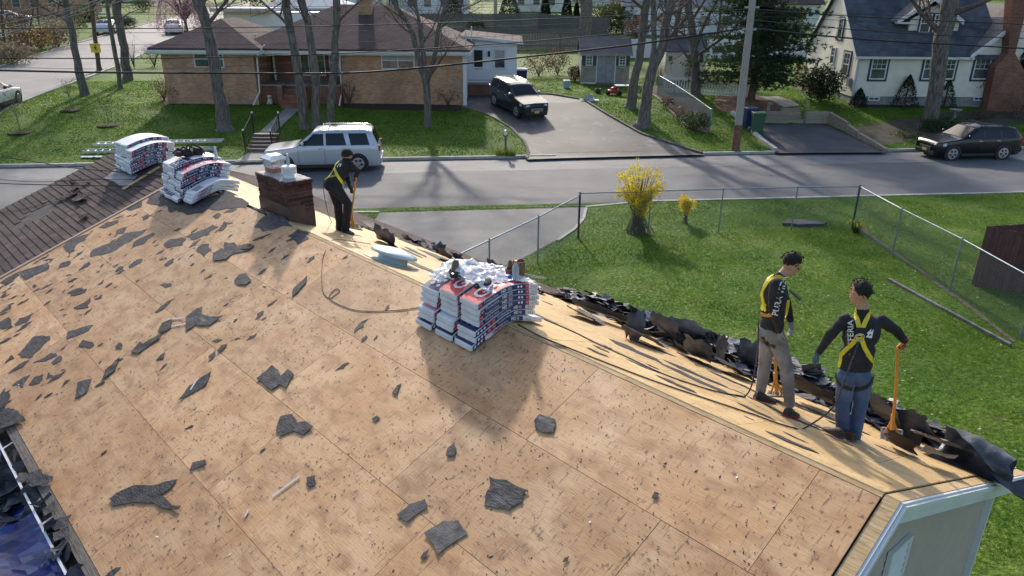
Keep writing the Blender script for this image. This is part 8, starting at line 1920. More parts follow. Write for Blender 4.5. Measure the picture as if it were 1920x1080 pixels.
for (l, yy) in (('thin wire just under the third cable', [(0, 62), (640, 58), (1280, 36), (1405, 24), (1925, 34)]), ('thin wire midway between the second and third cable', [(0, 84), (640, 80), (1280, 48), (1404, 30), (1925, 60)]), ('thin grey wire crossing above the second cable', [(0, 126), (300, 129), (640, 112), (700, 101), (1280, 66), (1404, 46)]), ('highest thin wire near the top of the picture', [(0, 9), (640, 12), (1280, 2)]), ('thin wire below the highest one', [(0, 28), (640, 24), (1000, 9), (1280, -6)])): wire(l, yy, .008, ext=0)
wire('thin service wire drooping in front of the white house', [(1404, 8), (1560, 30), (1690, 78), (1780, 105), (1925, 142)], .008, plane=38, ext=0)
for k, (y0, x1) in enumerate(((26, 125), (44, 190), (56, 190), (64, 240), (72, 200))): wire('bright wire slanting up at the upper left corner, number %s from the top' % ['one', 'two', 'three', 'four', 'five'][k], [(-30, y0+8), (x1*.5, y0*.5+2), (x1, -2)], .014, M_ALW, plane=39, ext=0)
def droop(label, pts, r, d0, d1):
    n = len(pts); W = [CAMP+ray(*p)*(d0+(d1-d0)*i/(n-1)) for i, p in enumerate(pts)]; b = MB(); b.tube(smooth_path(W, 6), r, 6); tag(b.build('service_wire', M_CABLE), label, 'wire')
droop('upper service wire drooping to the roof over the old shingles', [(-40, 289), (60, 302), (130, 314), (220, 322), (318, 331)], .012, 24, 17.5)
droop('lower service wire crossing the old brown shingles', [(-40, 342), (60, 346), (180, 348), (310, 349)], .010, 22, 17.2); droop('middle thin service wire over the old brown shingles', [(-40, 330), (60, 341), (200, 336), (330, 338)], .006, 22, 17.3)
# ================================================================ TREES AND PLANTS
import numpy as np
M_BARK = mat('grey_bark', (.11, .095, .08), .95, (.22, .195, .17), 4, stretch=(3, 3, .5), bump=1.0, bscale=16, noise2=((.055, .05, .04), 6, .5, .7))
M_BARKB = mat('brown_bark', (.09, .055, .04), .95, (.16, .105, .08), 5, stretch=(3, 3, .5), bump=1.0, bscale=16)
M_TWIG = mat('bare_twigs', (.10, .075, .06), .9, (.16, .125, .10), 6)
def leafmat(n, a, b, sc=3, f=.4):
    m = mat(n, a, .6, b, sc, spec=.25); N = m.node_tree.nodes; L = m.node_tree.links; p = N['Principled BSDF']; t = N.new('ShaderNodeBsdfTranslucent'); x = N.new('ShaderNodeMixShader'); x.inputs[0].default_value = f
    L.new(p.inputs['Base Color'].links[0].from_socket, t.inputs[0]); L.new(p.outputs[0], x.inputs[1]); L.new(t.outputs[0], x.inputs[2]); L.new(x.outputs[0], N['Material Output'].inputs[0]); return m
M_PINE1 = leafmat('pine_needles', (.024, .05, .026), (.065, .10, .048)); M_DKGR = leafmat('dark_evergreen', (.014, .03, .014), (.035, .06, .025)); M_HEDG = leafmat('hedge_green', (.04, .065, .02), (.085, .11, .035))
M_YELF = leafmat('yellow_blossom', (.74, .56, .02), (.85, .72, .06)); M_PINKF = leafmat('pink_blossom', (.42, .24, .30), (.62, .42, .48)); M_BROWNS = leafmat('brown_leaves', (.08, .045, .03), (.16, .085, .055))
M_TANS = leafmat('dry_twigs', (.15, .11, .08), (.24, .19, .13)); M_LIME = leafmat('fresh_leaves', (.11, .17, .03), (.22, .28, .05)); M_GRB = leafmat('grass_blades', (.08, .18, .012), (.20, .30, .035), .8, .5); M_MIDG = leafmat('rhododendron_leaves', (.03, .055, .02), (.07, .11, .035))
class Tri:
    """fast triangle soup"""
    def __init__(s): s.v = []; s.f = []
    def tri(s, a, b, c): i = len(s.v); s.v += [a, b, c]; s.f.append((i, i+1, i+2))
    def quad(s, a, b, c, d): i = len(s.v); s.v += [a, b, c, d]; s.f.append((i, i+1, i+2, i+3))
def leaves(pts, size, r, asp=.55, up=0):
    """small randomly turned leaf faces at points"""
    n = len(pts); P = np.array(pts, float); rs = np.random.RandomState(r)
    a = rs.normal(size=(n, 3)); a /= np.linalg.norm(a, axis=1)[:, None]; b = rs.normal(size=(n, 3)); b -= (a*b).sum(1)[:, None]*a; b /= np.linalg.norm(b, axis=1)[:, None]
    s_ = (size*rs.uniform(.6, 1.3, n))[:, None]
    v = np.stack([P-a*s_, P-b*s_*asp, P+a*s_, P+b*s_*asp], 1).reshape(-1, 3)
    return v
def soup(name, v, k, m, parent=None, label=None, kind=None, M=None):
    me = bpy.data.meshes.new(name); n = len(v)//k
    me.vertices.add(len(v)); me.vertices.foreach_set('co', np.asarray(v, np.float32).ravel()); me.loops.add(len(v)); me.polygons.add(n)
    me.polygons.foreach_set('loop_start', np.arange(0, n*k, k, dtype=np.int32)); me.polygons.foreach_set('loop_total', np.full(n, k, np.int32)) if False else None
    me.loops.foreach_set('vertex_index', np.arange(len(v), dtype=np.int32)); me.update(calc_edges=True); me.materials.append(m); return link(name, me, parent, M, label, kind)
def blob_pts(c, rx, ry, rz_, n, r, shell=.55, lump=.25, cone=0, z0=0):
    rs = random.Random(r); out = []
    while len(out) < n:
        d = V((rs.gauss(0, 1), rs.gauss(0, 1), rs.gauss(0, 1))).normalized(); k = shell+(1-shell)*rs.random()**.6
        k *= 1+lump*noise.noise(d*2.3+V((r, 0, 0)))+lump*.6*noise.noise(d*6+V((r, 3, 0)))
        if cone:
            h = rs.random(); w = (1-h)**.75*(1+.15*noise.noise(V((d.x*3, d.y*3, h*6+r)))); q = V((d.x*rx*w, d.y*ry*w, h*rz_*2)) if abs(d.z) < .8 else None
            if q is None: continue
            out.append((c[0]+q.x, c[1]+q.y, c[2]+q.z)); continue
        if noise.noise(V((d.x*4, d.y*4, d.z*4+r))) < -.35: continue
        out.append((c[0]+d.x*rx*k, c[1]+d.y*ry*k, c[2]+d.z*rz_*k))
    return out
def branch(b, p, d, L, r, depth, rs, up=.15, spread=.6, twigs=None):
    pts = [V(p)]; q = V(p); dd = V(d).normalized(); n = 4
    for i in range(n):
        dd = (dd + V((rs.gauss(0, .13), rs.gauss(0, .13), rs.gauss(0, .10)+up*.3))).normalized(); q = q+dd*L/n; pts.append(V(q))
    b.tube(pts, [r*(1-.6*i/n) for i in range(n+1)], 5 if r > .03 else 3, cap=False, sm=True)
    if depth <= 0: return
    for i in range(1, n+1):
        for _ in range(2 if depth > 1 else 3 if depth == 1 else 2):
            if rs.random() < .22: continue
            x = V((rs.gauss(0, 1), rs.gauss(0, 1), rs.gauss(.25, .6))).normalized(); nd = (dd*(1-spread)+x*spread).normalized(); branch(b, pts[i], nd, L*rs.uniform(.42, .68), max(r*.45*(1-.1*i), .006), depth-1, rs, up, spread)
def bare_tree(label, stems, H=13, m=None, seed=1, flare=1.35, depth=2, limbs=(7, 12), start=.42, group=None, name='bare_tree', low=None):
    """stems: list of lists of (px, py, width px); the first point of the first stem is the foot"""
    m = m or M_BARK; P0 = G(stems[0][0][0], stems[0][0][1]); t = thing(name, label, 'tree', P0, group=group); rs = random.Random(seed); br = MB()
    for si, stm in enumerate(stems):
        pts, rad = [], []
        for i, (x, y, w) in enumerate(stm):
            q = on_plane(x, y, (0, P0.y, 0), Yv); pm = proj(q+CR)[0]-proj(q)[0]; pts.append(q-P0); rad.append(w/2/pm)
        if si == 0: pts = [V((0, 0, -.25)), V((0, 0, .0)), pts[0].lerp(pts[1], .12)]+pts[1:]; rad = [rad[0]*flare*1.15, rad[0]*flare, rad[0]*1.0]+rad[1:]
        d = (pts[-1]-pts[-2]).normalized(); k = 0
        while pts[-1].z < H and k < 12: d = (d+V((rs.gauss(0, .05), rs.gauss(0, .05), .05))).normalized(); pts.append(pts[-1]+d*1.6); rad.append(max(rad[-1]*.86, .03)); k += 1
        sp = smooth_path(pts, 4); rr = []
        for i in range(len(pts)-1):
            for j in range(4): rr.append(rad[i]+(rad[i+1]-rad[i])*j/4)
        rr.append(rad[-1]); sp = [p+V((noise.noise(p*1.3+V((seed, 0, 0)))*rr[i]*.35, noise.noise(p*1.3+V((0, seed, 0)))*rr[i]*.35, 0)) for i, p in enumerate(sp)]
        b = MB(); b.tube(sp, rr, 14 if rr[0] > .1 else 8)
        b.v = [tuple(V(v)+V((noise.noise(V((v[0]*6, v[1]*6, v[2]*1.2))), noise.noise(V((v[0]*6, v[1]*6, v[2]*1.2+9))), 0))*.025) for v in b.v]
        b.build('trunk', m, t)
        nl = rs.randint(*limbs)
        for i in range(nl):
            f = start+(1-start)*i/nl; j = min(int(f*len(sp)), len(sp)-2); a = rs.uniform(0, 2*pi); p = sp[j]
            if p.z < 2.6 and low is None: continue
            branch(br, p, V((cos(a), sin(a), rs.uniform(.3, 1.0))), rs.uniform(2.0, 3.6)*(1.2-f*.5), rr[j]*.42, depth, rs)
    br.build('crown', M_TWIG if m is M_BARK else m, t, kind='stuff'); return t
bare_tree('tall bare tree at the left edge of the corner lawn, front one', [[(160, 178, 17), (145, 118, 13), (135, 60, 12), (123, 0, 12)]], seed=3)
bare_tree('thin bare trunk in the middle of the four on the corner lawn', [[(227, 167, 9), (217, 105, 8), (205, 40, 7), (200, 0, 7)]], seed=4, H=11)
bare_tree('thicker bare trunk, rightmost of the four on the corner lawn', [[(240, 151, 18), (232, 90, 14), (222, 30, 15), (218, 0, 17)]], seed=5)
bare_tree('slim brown trunk beside the yellow warning sign', [[(187, 132, 9), (178, 70, 7), (170, 0, 7)]], seed=6, m=M_BARKB, H=11)
bare_tree('big bare tree in front of the left wing of the brick house', [[(422, 242, 27), (410, 170, 22), (398, 100, 21), (386, 50, 19), (372, 0, 22)]], seed=7, H=15)
bare_tree('left stem of the trio of bare trunks behind the silver SUV', [[(572, 240, 17), (562, 160, 16), (548, 70, 15), (535, 0, 16)]], seed=8)
bare_tree('middle stem of the trio of bare trunks behind the silver SUV', [[(594, 241, 17), (592, 150, 15), (580, 60, 14), (566, 0, 15)]], seed=9)
bare_tree('right stem of the trio of bare trunks, leaning right', [[(617, 240, 15), (624, 150, 14), (630, 60, 13), (631, 0, 14)]], seed=10)
bare_tree('forked bare tree on the lawn in front of the right half of the brick house', [[(803, 237, 15), (801, 190, 13), (798, 150, 14), (785, 110, 11), (774, 65, 9), (755, 30, 8), (735, 0, 6)], [(800, 150, 8), (793, 90, 7), (787, 45, 7), (780, 10, 6)], [(801, 152, 10), (816, 100, 9), (822, 55, 8), (835, 10, 7)]], seed=11, H=9.5, flare=1.15, start=.35, limbs=(9, 13), low=1)
bare_tree('left of the two big trunks between the curved driveway and the wire fence', [[(1182, 201, 20), (1190, 150, 16), (1203, 80, 15), (1212, 0, 16)]], seed=12)
bare_tree('right, flared and forked one of the two big trunks by the curved driveway', [[(1205, 236, 26), (1212, 190, 20), (1222, 135, 20), (1240, 90, 17), (1250, 40, 15), (1260, 0, 14)], [(1222, 125, 12), (1226, 70, 10), (1224, 0, 10)]], seed=13, flare=1.5)
bare_tree('dark bare tree between the two picket fence sections', [[(1306, 181, 19), (1304, 130, 15), (1300, 80, 14), (1290, 0, 14)], [(1303, 95, 8), (1320, 45, 6), (1345, 0, 5)]], seed=14, limbs=(10, 14), start=.3, low=1)
bare_tree('brown many stemmed tree behind the white picket fence', [[(1262, 128, 12), (1263, 90, 10), (1270, 40, 9), (1280, 0, 8)], [(1264, 118, 8), (1252, 60, 7), (1248, 0, 6)]], seed=15, m=M_BARKB, H=9, limbs=(9, 12), start=.3, low=1)
bare_tree('thick bare trunk rising behind the shed and the plank fence', [[(1096, 84, 24), (1098, 40, 22), (1100, 0, 24)]], seed=16, H=12)
bare_tree('massive bare trunk in front of the white house, right of the windows', [[(1741, 240, 27), (1752, 180, 26), (1764, 100, 28), (1774, 40, 29), (1783, 0, 30)]], seed=17, flare=1.5, H=14)
for k, (x, y, w, tx, sd_) in enumerate(((12, 104, 5, 4, 21), (48, 92, 4, 60, 22), (75, 70, 4, 70, 23), (100, 60, 3, 112, 24), (690, 30, 5, 700, 25), (735, 40, 4, 728, 26), (1230, 55, 5, 1226, 27), (1345, 70, 6, 1352, 28), (860, 38, 4, 868, 29), (1012, 36, 4, 1020, 30))):
    bare_tree(['thin bare tree at the far left edge above the side road', 'second thin bare tree from the left edge', 'thin bare tree behind the roadside brush', 'thin bare tree near the upper left yard', 'small bare tree behind the brick chimney', 'bare tree right of the brick chimney, far behind', 'far bare tree behind the white panel fence, left', 'far bare tree behind the white panel fence, right', 'far bare tree behind the upper plank fence', 'far bare tree among the dark conifers'][k], [[(x, y, w), ((x+tx)/2, y-25, w*.8), (tx, y-60, w*.7)]], seed=sd_, H=8, depth=2, limbs=(6, 9), start=.25, low=1, m=M_BARKB)
# saplings with mulch rings
for k, (x, y, h_, lab) in enumerate(((38, 248, 75, 'thin staked sapling in a mulch ring at the lower left of the corner lawn'), (134, 206, 55, 'thin sapling in a mulch ring below the front left trunk'), (204, 234, 45, 'thin sapling in a mulch ring in the middle of the corner lawn'))):
    p = G(x, y); t = thing('sapling', lab, 'sapling', p); H_ = hgt(p, y-h_); b = MB(); b.tube([(0, 0, -.1), (.02, 0, H_*.5), (-.03, .02, H_)], [.018, .014, .006], 6); b.build('trunk', M_TWIG, t); rs = random.Random(k); b = MB()
    for i in range(9): branch(b, (0, 0, H_*(.35+.06*i)), (cos(i*2.4), sin(i*2.4), .9), .5, .006, 1, rs)
    b.build('crown', M_TWIG, t, kind='stuff'); b = MB(); b.lathe([(.55, .0), (.45, .03), (.0, .05)], 18); b.M = None; b.build('mulch_ring', M_SOIL, t)
# shrubs
def shrub(px, py, w, h, m, label, n=700, size=.05, seed=1, name='shrub', stems=True, cat='shrub', lump=.35, wood=None, P=None, shell=.35):
    p = P or G(px, py); t = thing(name, label, cat, p); rs = random.Random(seed)
    soup('foliage', leaves(blob_pts((0, 0, h*.52), w/2, w/2, h*.52, n, seed, shell, lump), size, seed), 4, m, t, kind='stuff')
    if stems:
        b = MB()
        for i in range(14): a = i*2.4; b.tube([(0, 0, -.05), (cos(a)*w*.15, sin(a)*w*.15, h*.4), (cos(a)*w*.36, sin(a)*w*.36, h*rs.uniform(.75, .98))], [.018, .012, .005], 4, cap=False)
        b.build('stems', wood or M_TWIG, t, kind='stuff')
    return t
shrub(308, 188, 1.3, 1.3, M_TANS, 'pale dry shrub at the left corner of the brick house', 420, .05, 1); shrub(330, 193, 1.5, 1.0, M_BROWNS, 'low brown bare shrub beside the pale one, left wing', 260, .05, 2); shrub(363, 192, .8, 1.25, M_BROWNS, 'upright dark red shrub under the left window of the brick house', 380, .05, 3); shrub(443, 191, 1.3, 1.0, M_BROWNS, 'spreading dark shrub left of the white downspout', 380, .05, 4)
shrub(655, 195, 1.3, 1.3, M_TANS, 'dry brown shrub right of the trio of trunks', 300, .05, 5); shrub(742, 190, .8, .9, M_MIDG, 'small green shrub under the right window of the brick house', 260, .05, 6); shrub(705, 190, .5, .5, M_MIDG, 'tiny green shrub left of the window shrub', 140, .04, 7); shrub(768, 193, .8, .4, M_MIDG, 'low green mound right of the window shrub', 200, .04, 8); shrub(840, 197, 1.4, 1.0, M_TANS, 'thin dry shrub near the right corner of the brick house', 220, .05, 9)
shrub(628, 190, .9, 1.1, M_DKGR, 'dark shrub behind the trio of trunks by the porch', 300, .05, 41)
shrub(252, 128, .9, 2.0, M_TANS, 'bare upright shrub behind the corner lawn trunks', 90, .04, 10); shrub(290, 125, 1.6, 1.6, M_MIDG, 'thin dark green shrub left of the brick house', 240, .06, 11)
for (x, y, w, h, lab, s_) in ((915, 148, 2.4, 1.6, 'brown hedge shrub right of the white extension', 12), (1010, 142, 2.4, 1.7, 'brown leafless hedge shrub behind the lawn, left one', 13), (1045, 140, 2.0, 1.9, 'reddest hedge shrub left of the shed', 14), (1078, 152, 1.1, 1.0, 'small reddish shrub at the shed corner', 15)): shrub(x, y, w, h, M_BROWNS, lab, 900, .06, s_)
def cone(px, py, w, h, label, m=None, n=1300, seed=1, size=.05, name='conifer'):
    p = G(px, py); t = thing(name, label, 'conifer', p); soup('foliage', leaves(blob_pts((0, 0, .05), w/2, w/2, h/2, n, seed, cone=1), size, seed), 4, m or M_DKGR, t, kind='stuff'); b = MB(); b.tube([(0, 0, -.1), (0, 0, h*.9)], [.07, .01], 6); b.build('trunk', M_BARKB, t)
cone(1608, 200, 1.1, 1.0, 'small dark conical yew left of the basement window', seed=1); cone(1695, 200, 1.55, 1.75, 'taller dark conical yew under the front windows of the white house', seed=2, n=1900); cone(1770, 200, 1.3, 1.5, 'dark conical yew behind the massive trunk', seed=3)
shrub(1538, 190, 2.3, 2.0, M_DKGR, 'dark rhododendron at the left front corner of the white house', 2600, .08, 16, lump=.4); shrub(1545, 165, 1.2, 2.6, M_DKGR, 'taller dark bush beside the side steps of the white house', 900, .08, 17)
shrub(1820, 192, 2.3, 1.9, M_LIME, 'bright green bush under the right window of the white house', 1500, .085, 18, lump=.5); shrub(1775, 245, 2.2, .8, M_MIDG, 'low dark ground shrub behind the black crossover', 700, .07, 19); shrub(1742, 246, 1.2, .7, M_MIDG, 'ivy clump at the foot of the massive trunk', 420, .06, 20)
shrub(1905, 222, 1.8, 1.6, M_TANS, 'bare shrub at the right edge above the black crossover', 500, .05, 42); shrub(1840, 225, 1.3, .7, M_BROWNS, 'low brown shrub in the shaded bed', 300, .05, 43); shrub(1700, 258, 1.5, .35, M_MIDG, 'flat green plants on the bank by the stepped wall', 300, .05, 44)
cone(1905, 200, 2.6, 6.5, 'dark evergreen at the right edge in front of the brick chimney', seed=4, n=3600, size=.13)
shrub(1302, 243, 1.7, .9, M_MIDG, 'green shrub filling the near end of the planted bed', 1100, .06, 21); shrub(1272, 222, 1.1, .7, M_TANS, 'dry plants in the middle of the planted bed', 350, .05, 22); shrub(1250, 200, 1.0, .6, M_BROWNS, 'brown plants toward the far end of the planted bed', 260, .05, 23)
for (x, y, lab, s_) in ((1255, 150, 'tall pale ornamental grass behind the picket fence', 24), (1236, 158, 'second clump of pale ornamental grass', 25), (1292, 152, 'third clump of pale ornamental grass, by the cream shed', 26)):
    p = G(x, y); t = thing('ornamental_grass', lab, 'grass clump', p); b = MB(); rs = random.Random(s_)
    for i in range(150): a = rs.uniform(0, 2*pi); r = rs.uniform(.1, .7); h = rs.uniform(1.0, 1.9); w = V((-sin(a), cos(a), 0))*.012; q = V((cos(a)*r*.3, sin(a)*r*.3, 0)); e = V((cos(a)*r, sin(a)*r, h)); b.add([q-w, q+w, e], [(0, 1, 2)])
    b.build('blades', mat('dry_grass', (.26, .22, .13), .8, (.40, .35, .23), 6), t, kind='stuff')
# far hedges and conifers
for (x, y, w, h, lab, s_) in ((1022, 52, 1.9, 4.2, 'dark conifer behind the upper fence, left of a pair', 31), (1062, 52, 1.9, 4.6, 'dark conifer behind the upper fence, right of the pair', 32), (1080, 50, 1.3, 3.2, 'small dark conifer between the pair and the thick trunk', 33), (955, 44, 3.8, 4.4, 'broad dark conifer right of the grey utility pole', 34), (848, 40, 3.2, 4.0, 'broad dark conifer left of the grey utility pole', 35)): cone(x, y, w, h, lab, n=2600, seed=s_, size=.13)
shrub(1155, 62, 6.5, 3.4, M_HEDG, 'huge rounded green hedge behind the shed', 6500, .12, 36, name='hedge'); shrub(1195, 72, 3.4, 2.2, M_BROWNS, 'brown thicket right of the huge hedge', 1300, .1, 37)
shrub(800, 52, 7, 1.6, M_HEDG, 'long low hedge behind the upper plank fence', 3000, .11, 38, name='hedge'); shrub(893, 60, 2.4, 1.3, M_MIDG, 'pale green bush at the left end of the lower fence', 700, .09, 39)
shrub(1475, 60, 4.5, 3.2, M_HEDG, 'green bushes behind the pine tree', 2400, .11, 40)
for k, (x, y, w, h, m, lab) in enumerate(((20, 120, 4, 1.6, M_TANS, 'tangle of dry brush at the left edge above the side road'), (60, 100, 5, 2.2, M_BROWNS, 'brown thicket left of the forsythia by the side road'), (110, 88, 4, 2.6, M_TANS, 'grey brown thicket right of the forsythia by the side road'), (30, 70, 6, 3.0, M_BROWNS, 'tall thicket in front of the pale parked car'), (120, 55, 6, 3.4, M_TANS, 'tall bare thicket behind the front left trunk'), (165, 40, 3, 1.6, M_HEDG, 'green bush in the far yard left of the path'), (270, 22, 4, 2.4, M_HEDG, 'dark green bushes at the top behind the trunks'), (230, 52, 3.5, 1.3, M_DKGR, 'dark clipped hedge beside the far path'), (195, 52, 2.0, 1.2, M_MIDG, 'small clipped hedge left of the far path'), (205, 12, 5, 3, M_DKGR, 'dark bushes at the very top near the trunks'))): shrub(x, y, w, h, m, lab, 1700, .10, 50+k, name='thicket' if 'thicket' in lab or 'tangle' in lab else 'shrub', shell=.15)
shrub(78, 92, 2.2, 1.9, M_YELF, 'yellow brown forsythia in the brush by the side road', 1100, .06, 61, shell=.2); shrub(155, 28, 2.6, 1.6, M_LIME, 'bright yellow green rounded bush in the far yard', 1500, .09, 62); cone(150, 52, 1.6, 2.6, 'small egg-shaped conifer in the far yard', M_HEDG, 1500, 63, .08)
for k, (x0, x1, y, lab) in enumerate(((172, 200, 27, 'white garden step edge in the far yard, upper'), (160, 184, 39, 'white garden step edge in the far yard, lower'), (228, 248, 38, 'white garden wall end right of the far path'))): p, q = G(x0, y), G(x1, y); b = MB(); b.beam(p+V((0, 0, .1)), q+V((0, 0, .1)), .8, .3); tag(b.build('garden_wall', M_WTRIM), lab, 'wall')
# weeping cherry in pink blossom
p = G(352, 78); t = thing('cherry_tree', 'weeping cherry in pale pink blossom behind the left wing of the brick house', 'tree', p); rs = random.Random(5); b = MB(); b.tube([(0, 0, -.1), (.1, 0, 1.0), (0, .1, 2.0)], [.22, .17, .14], 8); b.build('trunk', M_BARKB, t)
b = MB(); pts = []
for i in range(46):
    a = rs.uniform(0, 2*pi); R_ = rs.uniform(1.2, 3.4); h = rs.uniform(3.0, 5.0); q = [V((0, .1, 1.9)), V((cos(a)*R_*.4, sin(a)*R_*.4, h*.85)), V((cos(a)*R_*.8, sin(a)*R_*.8, h)), V((cos(a)*R_*1.1, sin(a)*R_*1.1, h*.72)), V((cos(a)*R_*1.2, sin(a)*R_*1.2, h*.35))]
    sp = smooth_path(q, 6); b.tube(sp, [.05*(1-.9*j/len(sp)) for j in range(len(sp))], 4, cap=False)
    for j in range(6, len(sp)):
        for _ in range(9): pts.append(tuple(sp[j]+V((rs.gauss(0, .16), rs.gauss(0, .16), rs.gauss(-.1, .2)))))
b.build('branches', M_BARKB, t, kind='stuff'); soup('blossom', leaves(pts, .07, 5), 4, M_PINKF, t, kind='stuff')
# pine
P = G(1408, 186); t = thing('pine_tree', 'broad dark pine tree standing on red mulch right of the utility pole', 'tree', P); rs = random.Random(9); b = MB(); b.tube([(0, 0, -.2), (.1, 0, 2.5), (.3, 0, 6), (.5, 0, 9.5)], [.24, .2, .14, .04], 10); b.build('trunk', M_BARKB, t)
b = MB(); nv_ = []
for i in range(112):
    h = .9+8.3*(i/112)**1.1; a = rs.uniform(0, 2*pi); L_ = (3.7-.23*h)*rs.uniform(.75, 1.12); c0 = V((.05*h, 0, h)); d = V((cos(a), sin(a), 0)); q = [c0, c0+d*L_*.5+V((0, 0, .1)), c0+d*L_+V((0, 0, .05+rs.uniform(-.2, .3)))]; sp = smooth_path(q, 5); b.tube(sp, [.045*(1-.8*j/len(sp)) for j in range(len(sp))], 4, cap=False)
    for j in range(3, len(sp)):
        for _ in range(9):
            f = .22+.42*(j/len(sp)); c = sp[j]+V((rs.gauss(0, f), rs.gauss(0, f), rs.gauss(0, .10)+.05)); 
            for _k in range(9):
                e = V((rs.gauss(0, 1), rs.gauss(0, 1), rs.gauss(.45, .7))).normalized()*rs.uniform(.14, .26); w = e.cross(V((rs.random(), rs.random(), rs.random()))).normalized()*.028; nv_ += [c-w, c+w, c+e]
b.build('branches', M_BARKB, t, kind='stuff'); soup('needles', [tuple(v) for v in nv_], 3, M_PINE1, t, kind='stuff')
# forsythia on the near lawn
def forsythia(px, py, w, h, label, n, seed):
    p = G(px, py); t = thing('forsythia', label, 'shrub', p); rs = random.Random(seed); b = MB(); pts = []
    for i in range(n):
        a = rs.uniform(0, 2*pi); R_ = w/2*rs.uniform(.2, 1.05); H_ = h*rs.uniform(.6, 1.05); sp = smooth_path([V((rs.gauss(0, w*.12), rs.gauss(0, w*.12), -.03)), V((cos(a)*R_*.25, sin(a)*R_*.25, H_*.45)), V((cos(a)*R_*.7, sin(a)*R_*.7, H_*.9)), V((cos(a)*R_, sin(a)*R_, H_*rs.uniform(.82, 1.05)))], 5); b.tube(sp, [.010*(1-.75*j/len(sp)) for j in range(len(sp))], 4, cap=False)
        for j in range(int(len(sp)*.36), len(sp)):
            for _ in range(7):
                if noise.noise(sp[j]*2.2+V((seed, 0, 0))) > -.22: pts.append(tuple(sp[j]+V((rs.gauss(0, .045), rs.gauss(0, .045), rs.gauss(0, .05)))))
    b.build('stems', M_TANS, t, kind='stuff'); soup('blossom', leaves(pts, .034, seed), 4, M_YELF, t, kind='stuff')
forsythia(1195, 436, 1.55, 1.98, 'large yellow forsythia bush at the left of the street fence', 105, 3); forsythia(1285, 418, .6, .9, 'small yellow forsythia right of the large one', 26, 4)
p = G(1606, 436); t = thing('daffodil_clump', 'clump of yellow daffodils with dark leaves at the fence corner', 'flowers', p); b = MB(); rs = random.Random(3)
for i in range(90): a = rs.uniform(0, 2*pi); r = rs.uniform(.05, .32); w = V((-sin(a), cos(a), 0))*.012; q = V((cos(a)*r*.4, sin(a)*r*.4, 0)); e = V((cos(a)*r, sin(a)*r, rs.uniform(.25, .42))); b.add([q-w, q+w, e], [(0, 1, 2)])
b.build('leaves', M_MIDG, t, kind='stuff')
for i in range(14):
    a = rs.uniform(0, 2*pi); r = rs.uniform(.1, .42); c = V((cos(a)*r, sin(a)*r, rs.uniform(.18, .42))); b = MB()
    for k in range(6): u_ = V((cos(k*pi/3), .3*sin(k*pi/3)-.4, sin(k*pi/3))); b.add([c, c+u_*.045+V((.012, 0, 0)), c+u_*.05-V((.012, 0, 0))], [(0, 1, 2)])
    b.cyl(c, c+V((0, -.035, .005)), .012, .016, 6); b.build('flower', M_YELF, t)
p = G(948, 292); t = thing('grass_tuft', 'bright green tuft of plants round the mailbox post', 'plant', p+V((0, .02, 0))); b = MB()
for i in range(420): a = rs.uniform(0, 2*pi); r = rs.uniform(.05, .55); w = V((-sin(a), cos(a), 0))*.010; c = V((rs.uniform(-.45, .45), rs.uniform(-.2, .2), 0)); b.add([c-w, c+w, c+V((cos(a)*.12, sin(a)*.12, rs.uniform(.2, .42)))], [(0, 1, 2)])
b.build('blades', M_LIME, t, kind='stuff')
# ---- grass blades on the lawns (nobody could count them)
from mathutils.geometry import intersect_point_tri_2d
def inpoly(x, y, poly):
    c = np.zeros(len(x), bool); n = len(poly); j = n-1
    for i in range(n):
        xi, yi = poly[i]; xj, yj = poly[j]
        m = ((yi > y) != (yj > y)) & (x < (xj-xi)*(y-yi)/((yj-yi) if abs(yj-yi) > 1e-9 else 1e-9)+xi); c ^= m; j = i
    return c
rsn = np.random.RandomState(4)
def vnoise(x, y, s):
    xs, ys = x*s, y*s; return (np.sin(xs*1.7+np.sin(ys*1.3)*1.5)+np.sin(ys*1.9+np.sin(xs*.7+2)*1.7)+np.sin((xs+ys)*.9+1.3))/3
def lawn(name, u0, u1, v0, v1, dens, h, w, label, nb=4):
    n = int((u1-u0)*(v1-v0)*dens); u = rsn.uniform(u0, u1, n); v = rsn.uniform(v0, v1, n); x = u*E_U.x+v*E_V.x; y = u*E_U.y+v*E_V.y
    k = ~((v > VN-.15) & (v < VF+.15))
    for pl in SHEETS: k &= ~inpoly(x, y, pl)
    for (ax, bx_, ay, by) in ((xl, xr, yW, yF+9), (xh, 34, yH, yB), (xa, xb, yE, yE+6)): k &= ~((x > ax) & (x < bx_) & (y > ay) & (y < by))
    cl = vnoise(x, y, .9)+.7*vnoise(y+3, x, 2.9); k &= (cl > -.75)|(rsn.rand(n) > .55)
    u, v, x, y, cl = u[k], v[k], x[k], y[k], cl[k]; n = len(x)
    z = np.interp(v, [b_[0] for b_ in TB], [b_[1] for b_ in TB])
    out = np.zeros((n, nb, 3, 3), np.float32)
    for i in range(nb):
        a = rsn.uniform(0, 2*np.pi, n); r = rsn.uniform(0, .03, n); hh = h*rsn.uniform(.5, 1.15, n)*(1+.45*cl); ln = rsn.uniform(.2, .9, n)*hh
        bx0, by0 = x+np.cos(a)*r, y+np.sin(a)*r; wx, wy = -np.sin(a)*w/2, np.cos(a)*w/2
        out[:, i, 0] = np.stack([bx0-wx, by0-wy, z-.005], 1); out[:, i, 1] = np.stack([bx0+wx, by0+wy, z-.005], 1); out[:, i, 2] = np.stack([bx0+np.cos(a)*ln, by0+np.sin(a)*ln, z+hh], 1)
    o = soup(name, out.reshape(-1, 3), 3, M_GRB, None, kind='stuff'); o['label'] = label; o['category'] = 'grass'
lawn('lawn_grass', -8, 36, 7, 24.9, 330, .042, .011, 'green grass of the lawn behind the wire fence and beside the house', 4)
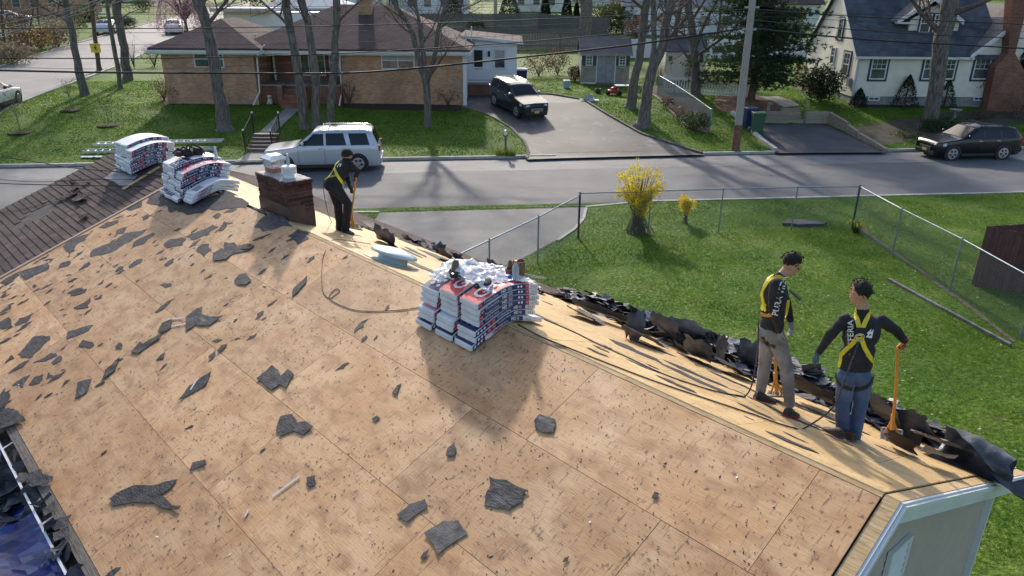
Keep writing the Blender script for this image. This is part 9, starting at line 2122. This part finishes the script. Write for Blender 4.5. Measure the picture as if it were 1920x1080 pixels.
lawn('lawn_grass', -34, 40, VF+.2, 52, 110, .05, .026, 'green grass of the front lawns across the street', 4)
# fallen leaves on the near lawn
b = MB(); rs = random.Random(8)
for i in range(260):
    u, v = rs.uniform(0, 16), rs.uniform(9, 24.5); q = UVp(u, v)+V((0, 0, .05)); s_ = rs.uniform(.015, .04); a = rs.uniform(0, 6); w = V((cos(a), sin(a), rs.uniform(-.3, .5)))*s_; d = V((-sin(a), cos(a), .2))*s_*.6; b.add([q-w, q-d, q+w, q+d], [(0, 1, 2, 3)])
o = b.build('fallen_leaves', mat('pale_leaves', (.45, .38, .26), .8), None, None, kind='stuff'); o['label'] = 'pale dry leaves scattered over the lawns'; o['category'] = 'leaves'
# ---- houses far behind
def far_house(px, py, w, d, h, ph, wm, rm, label, yaw=0, axis='x'):
    p = G(px, py); t = thing('far_house', label, 'house', p); bx(t, 'wall', p.x-w/2, p.x+w/2, p.y, p.y+d, p.z-.5, p.z+h, wm); o, zt_ = hip(t, 'roof', p.x-w/2-.4, p.x+w/2+.4, p.y-.4, p.y+d+.4, p.z+h, ph, rm, gable=True, axis=axis)
    for i in range(int(w/2.6)): window(t, p.x-w/2+.9+i*2.6, p.x-w/2+2.1+i*2.6, p.z+1.0, p.z+2.2, p.y-.01, panes=(1, 2))
    return t
far_house(800, 26, 13, 8, 3.0, .45, M_WSID, M_RSHL, 'white house far behind the low hedge'); far_house(1010, 22, 9, 8, 3, .5, M_CSID, M_RSHG, 'pale house behind the dark conifers')
far_house(1290, 66, 15, 8, 3.2, .7, M_WSID, mat('lilac_grey_roof', (.26, .25, .27), .9, (.32, .31, .33), 2), 'house with a broad grey roof behind the white panel fence'); far_house(1470, 52, 9, 8, 3, .6, M_CSID, M_RSH, 'house behind the pine with a brown roof')
far_house(60, 28, 12, 8, 3, .5, M_TANB, M_RSH, 'brown roofed house at the upper left corner'); far_house(215, 3, 14, 9, 3.5, .5, M_WSID, M_RSHL, 'pale house at the far end of the side yard'); far_house(640, 16, 12, 8, 2.6, .4, M_WSID, M_RSHG, 'low house behind the brick chimney'); far_house(1140, 12, 16, 9, 3.5, .5, M_CSID, M_RSHL, 'long pale house far behind the huge hedge')
for k in range(26):
    px_ = -60+k*80+rs.uniform(-20, 20); shrub(px_, rs.uniform(-6, 14), rs.uniform(7, 12), rs.uniform(5, 9), rs.choice((M_TANS, M_BROWNS, M_HEDG, M_DKGR, M_TANS)), 'woodland clump on the far skyline, number %d counted from the left' % (k+1), 1000, .3, 100+k, name='far_trees', cat='trees', shell=.1)['group'] = 'woodland clumps along the skyline'
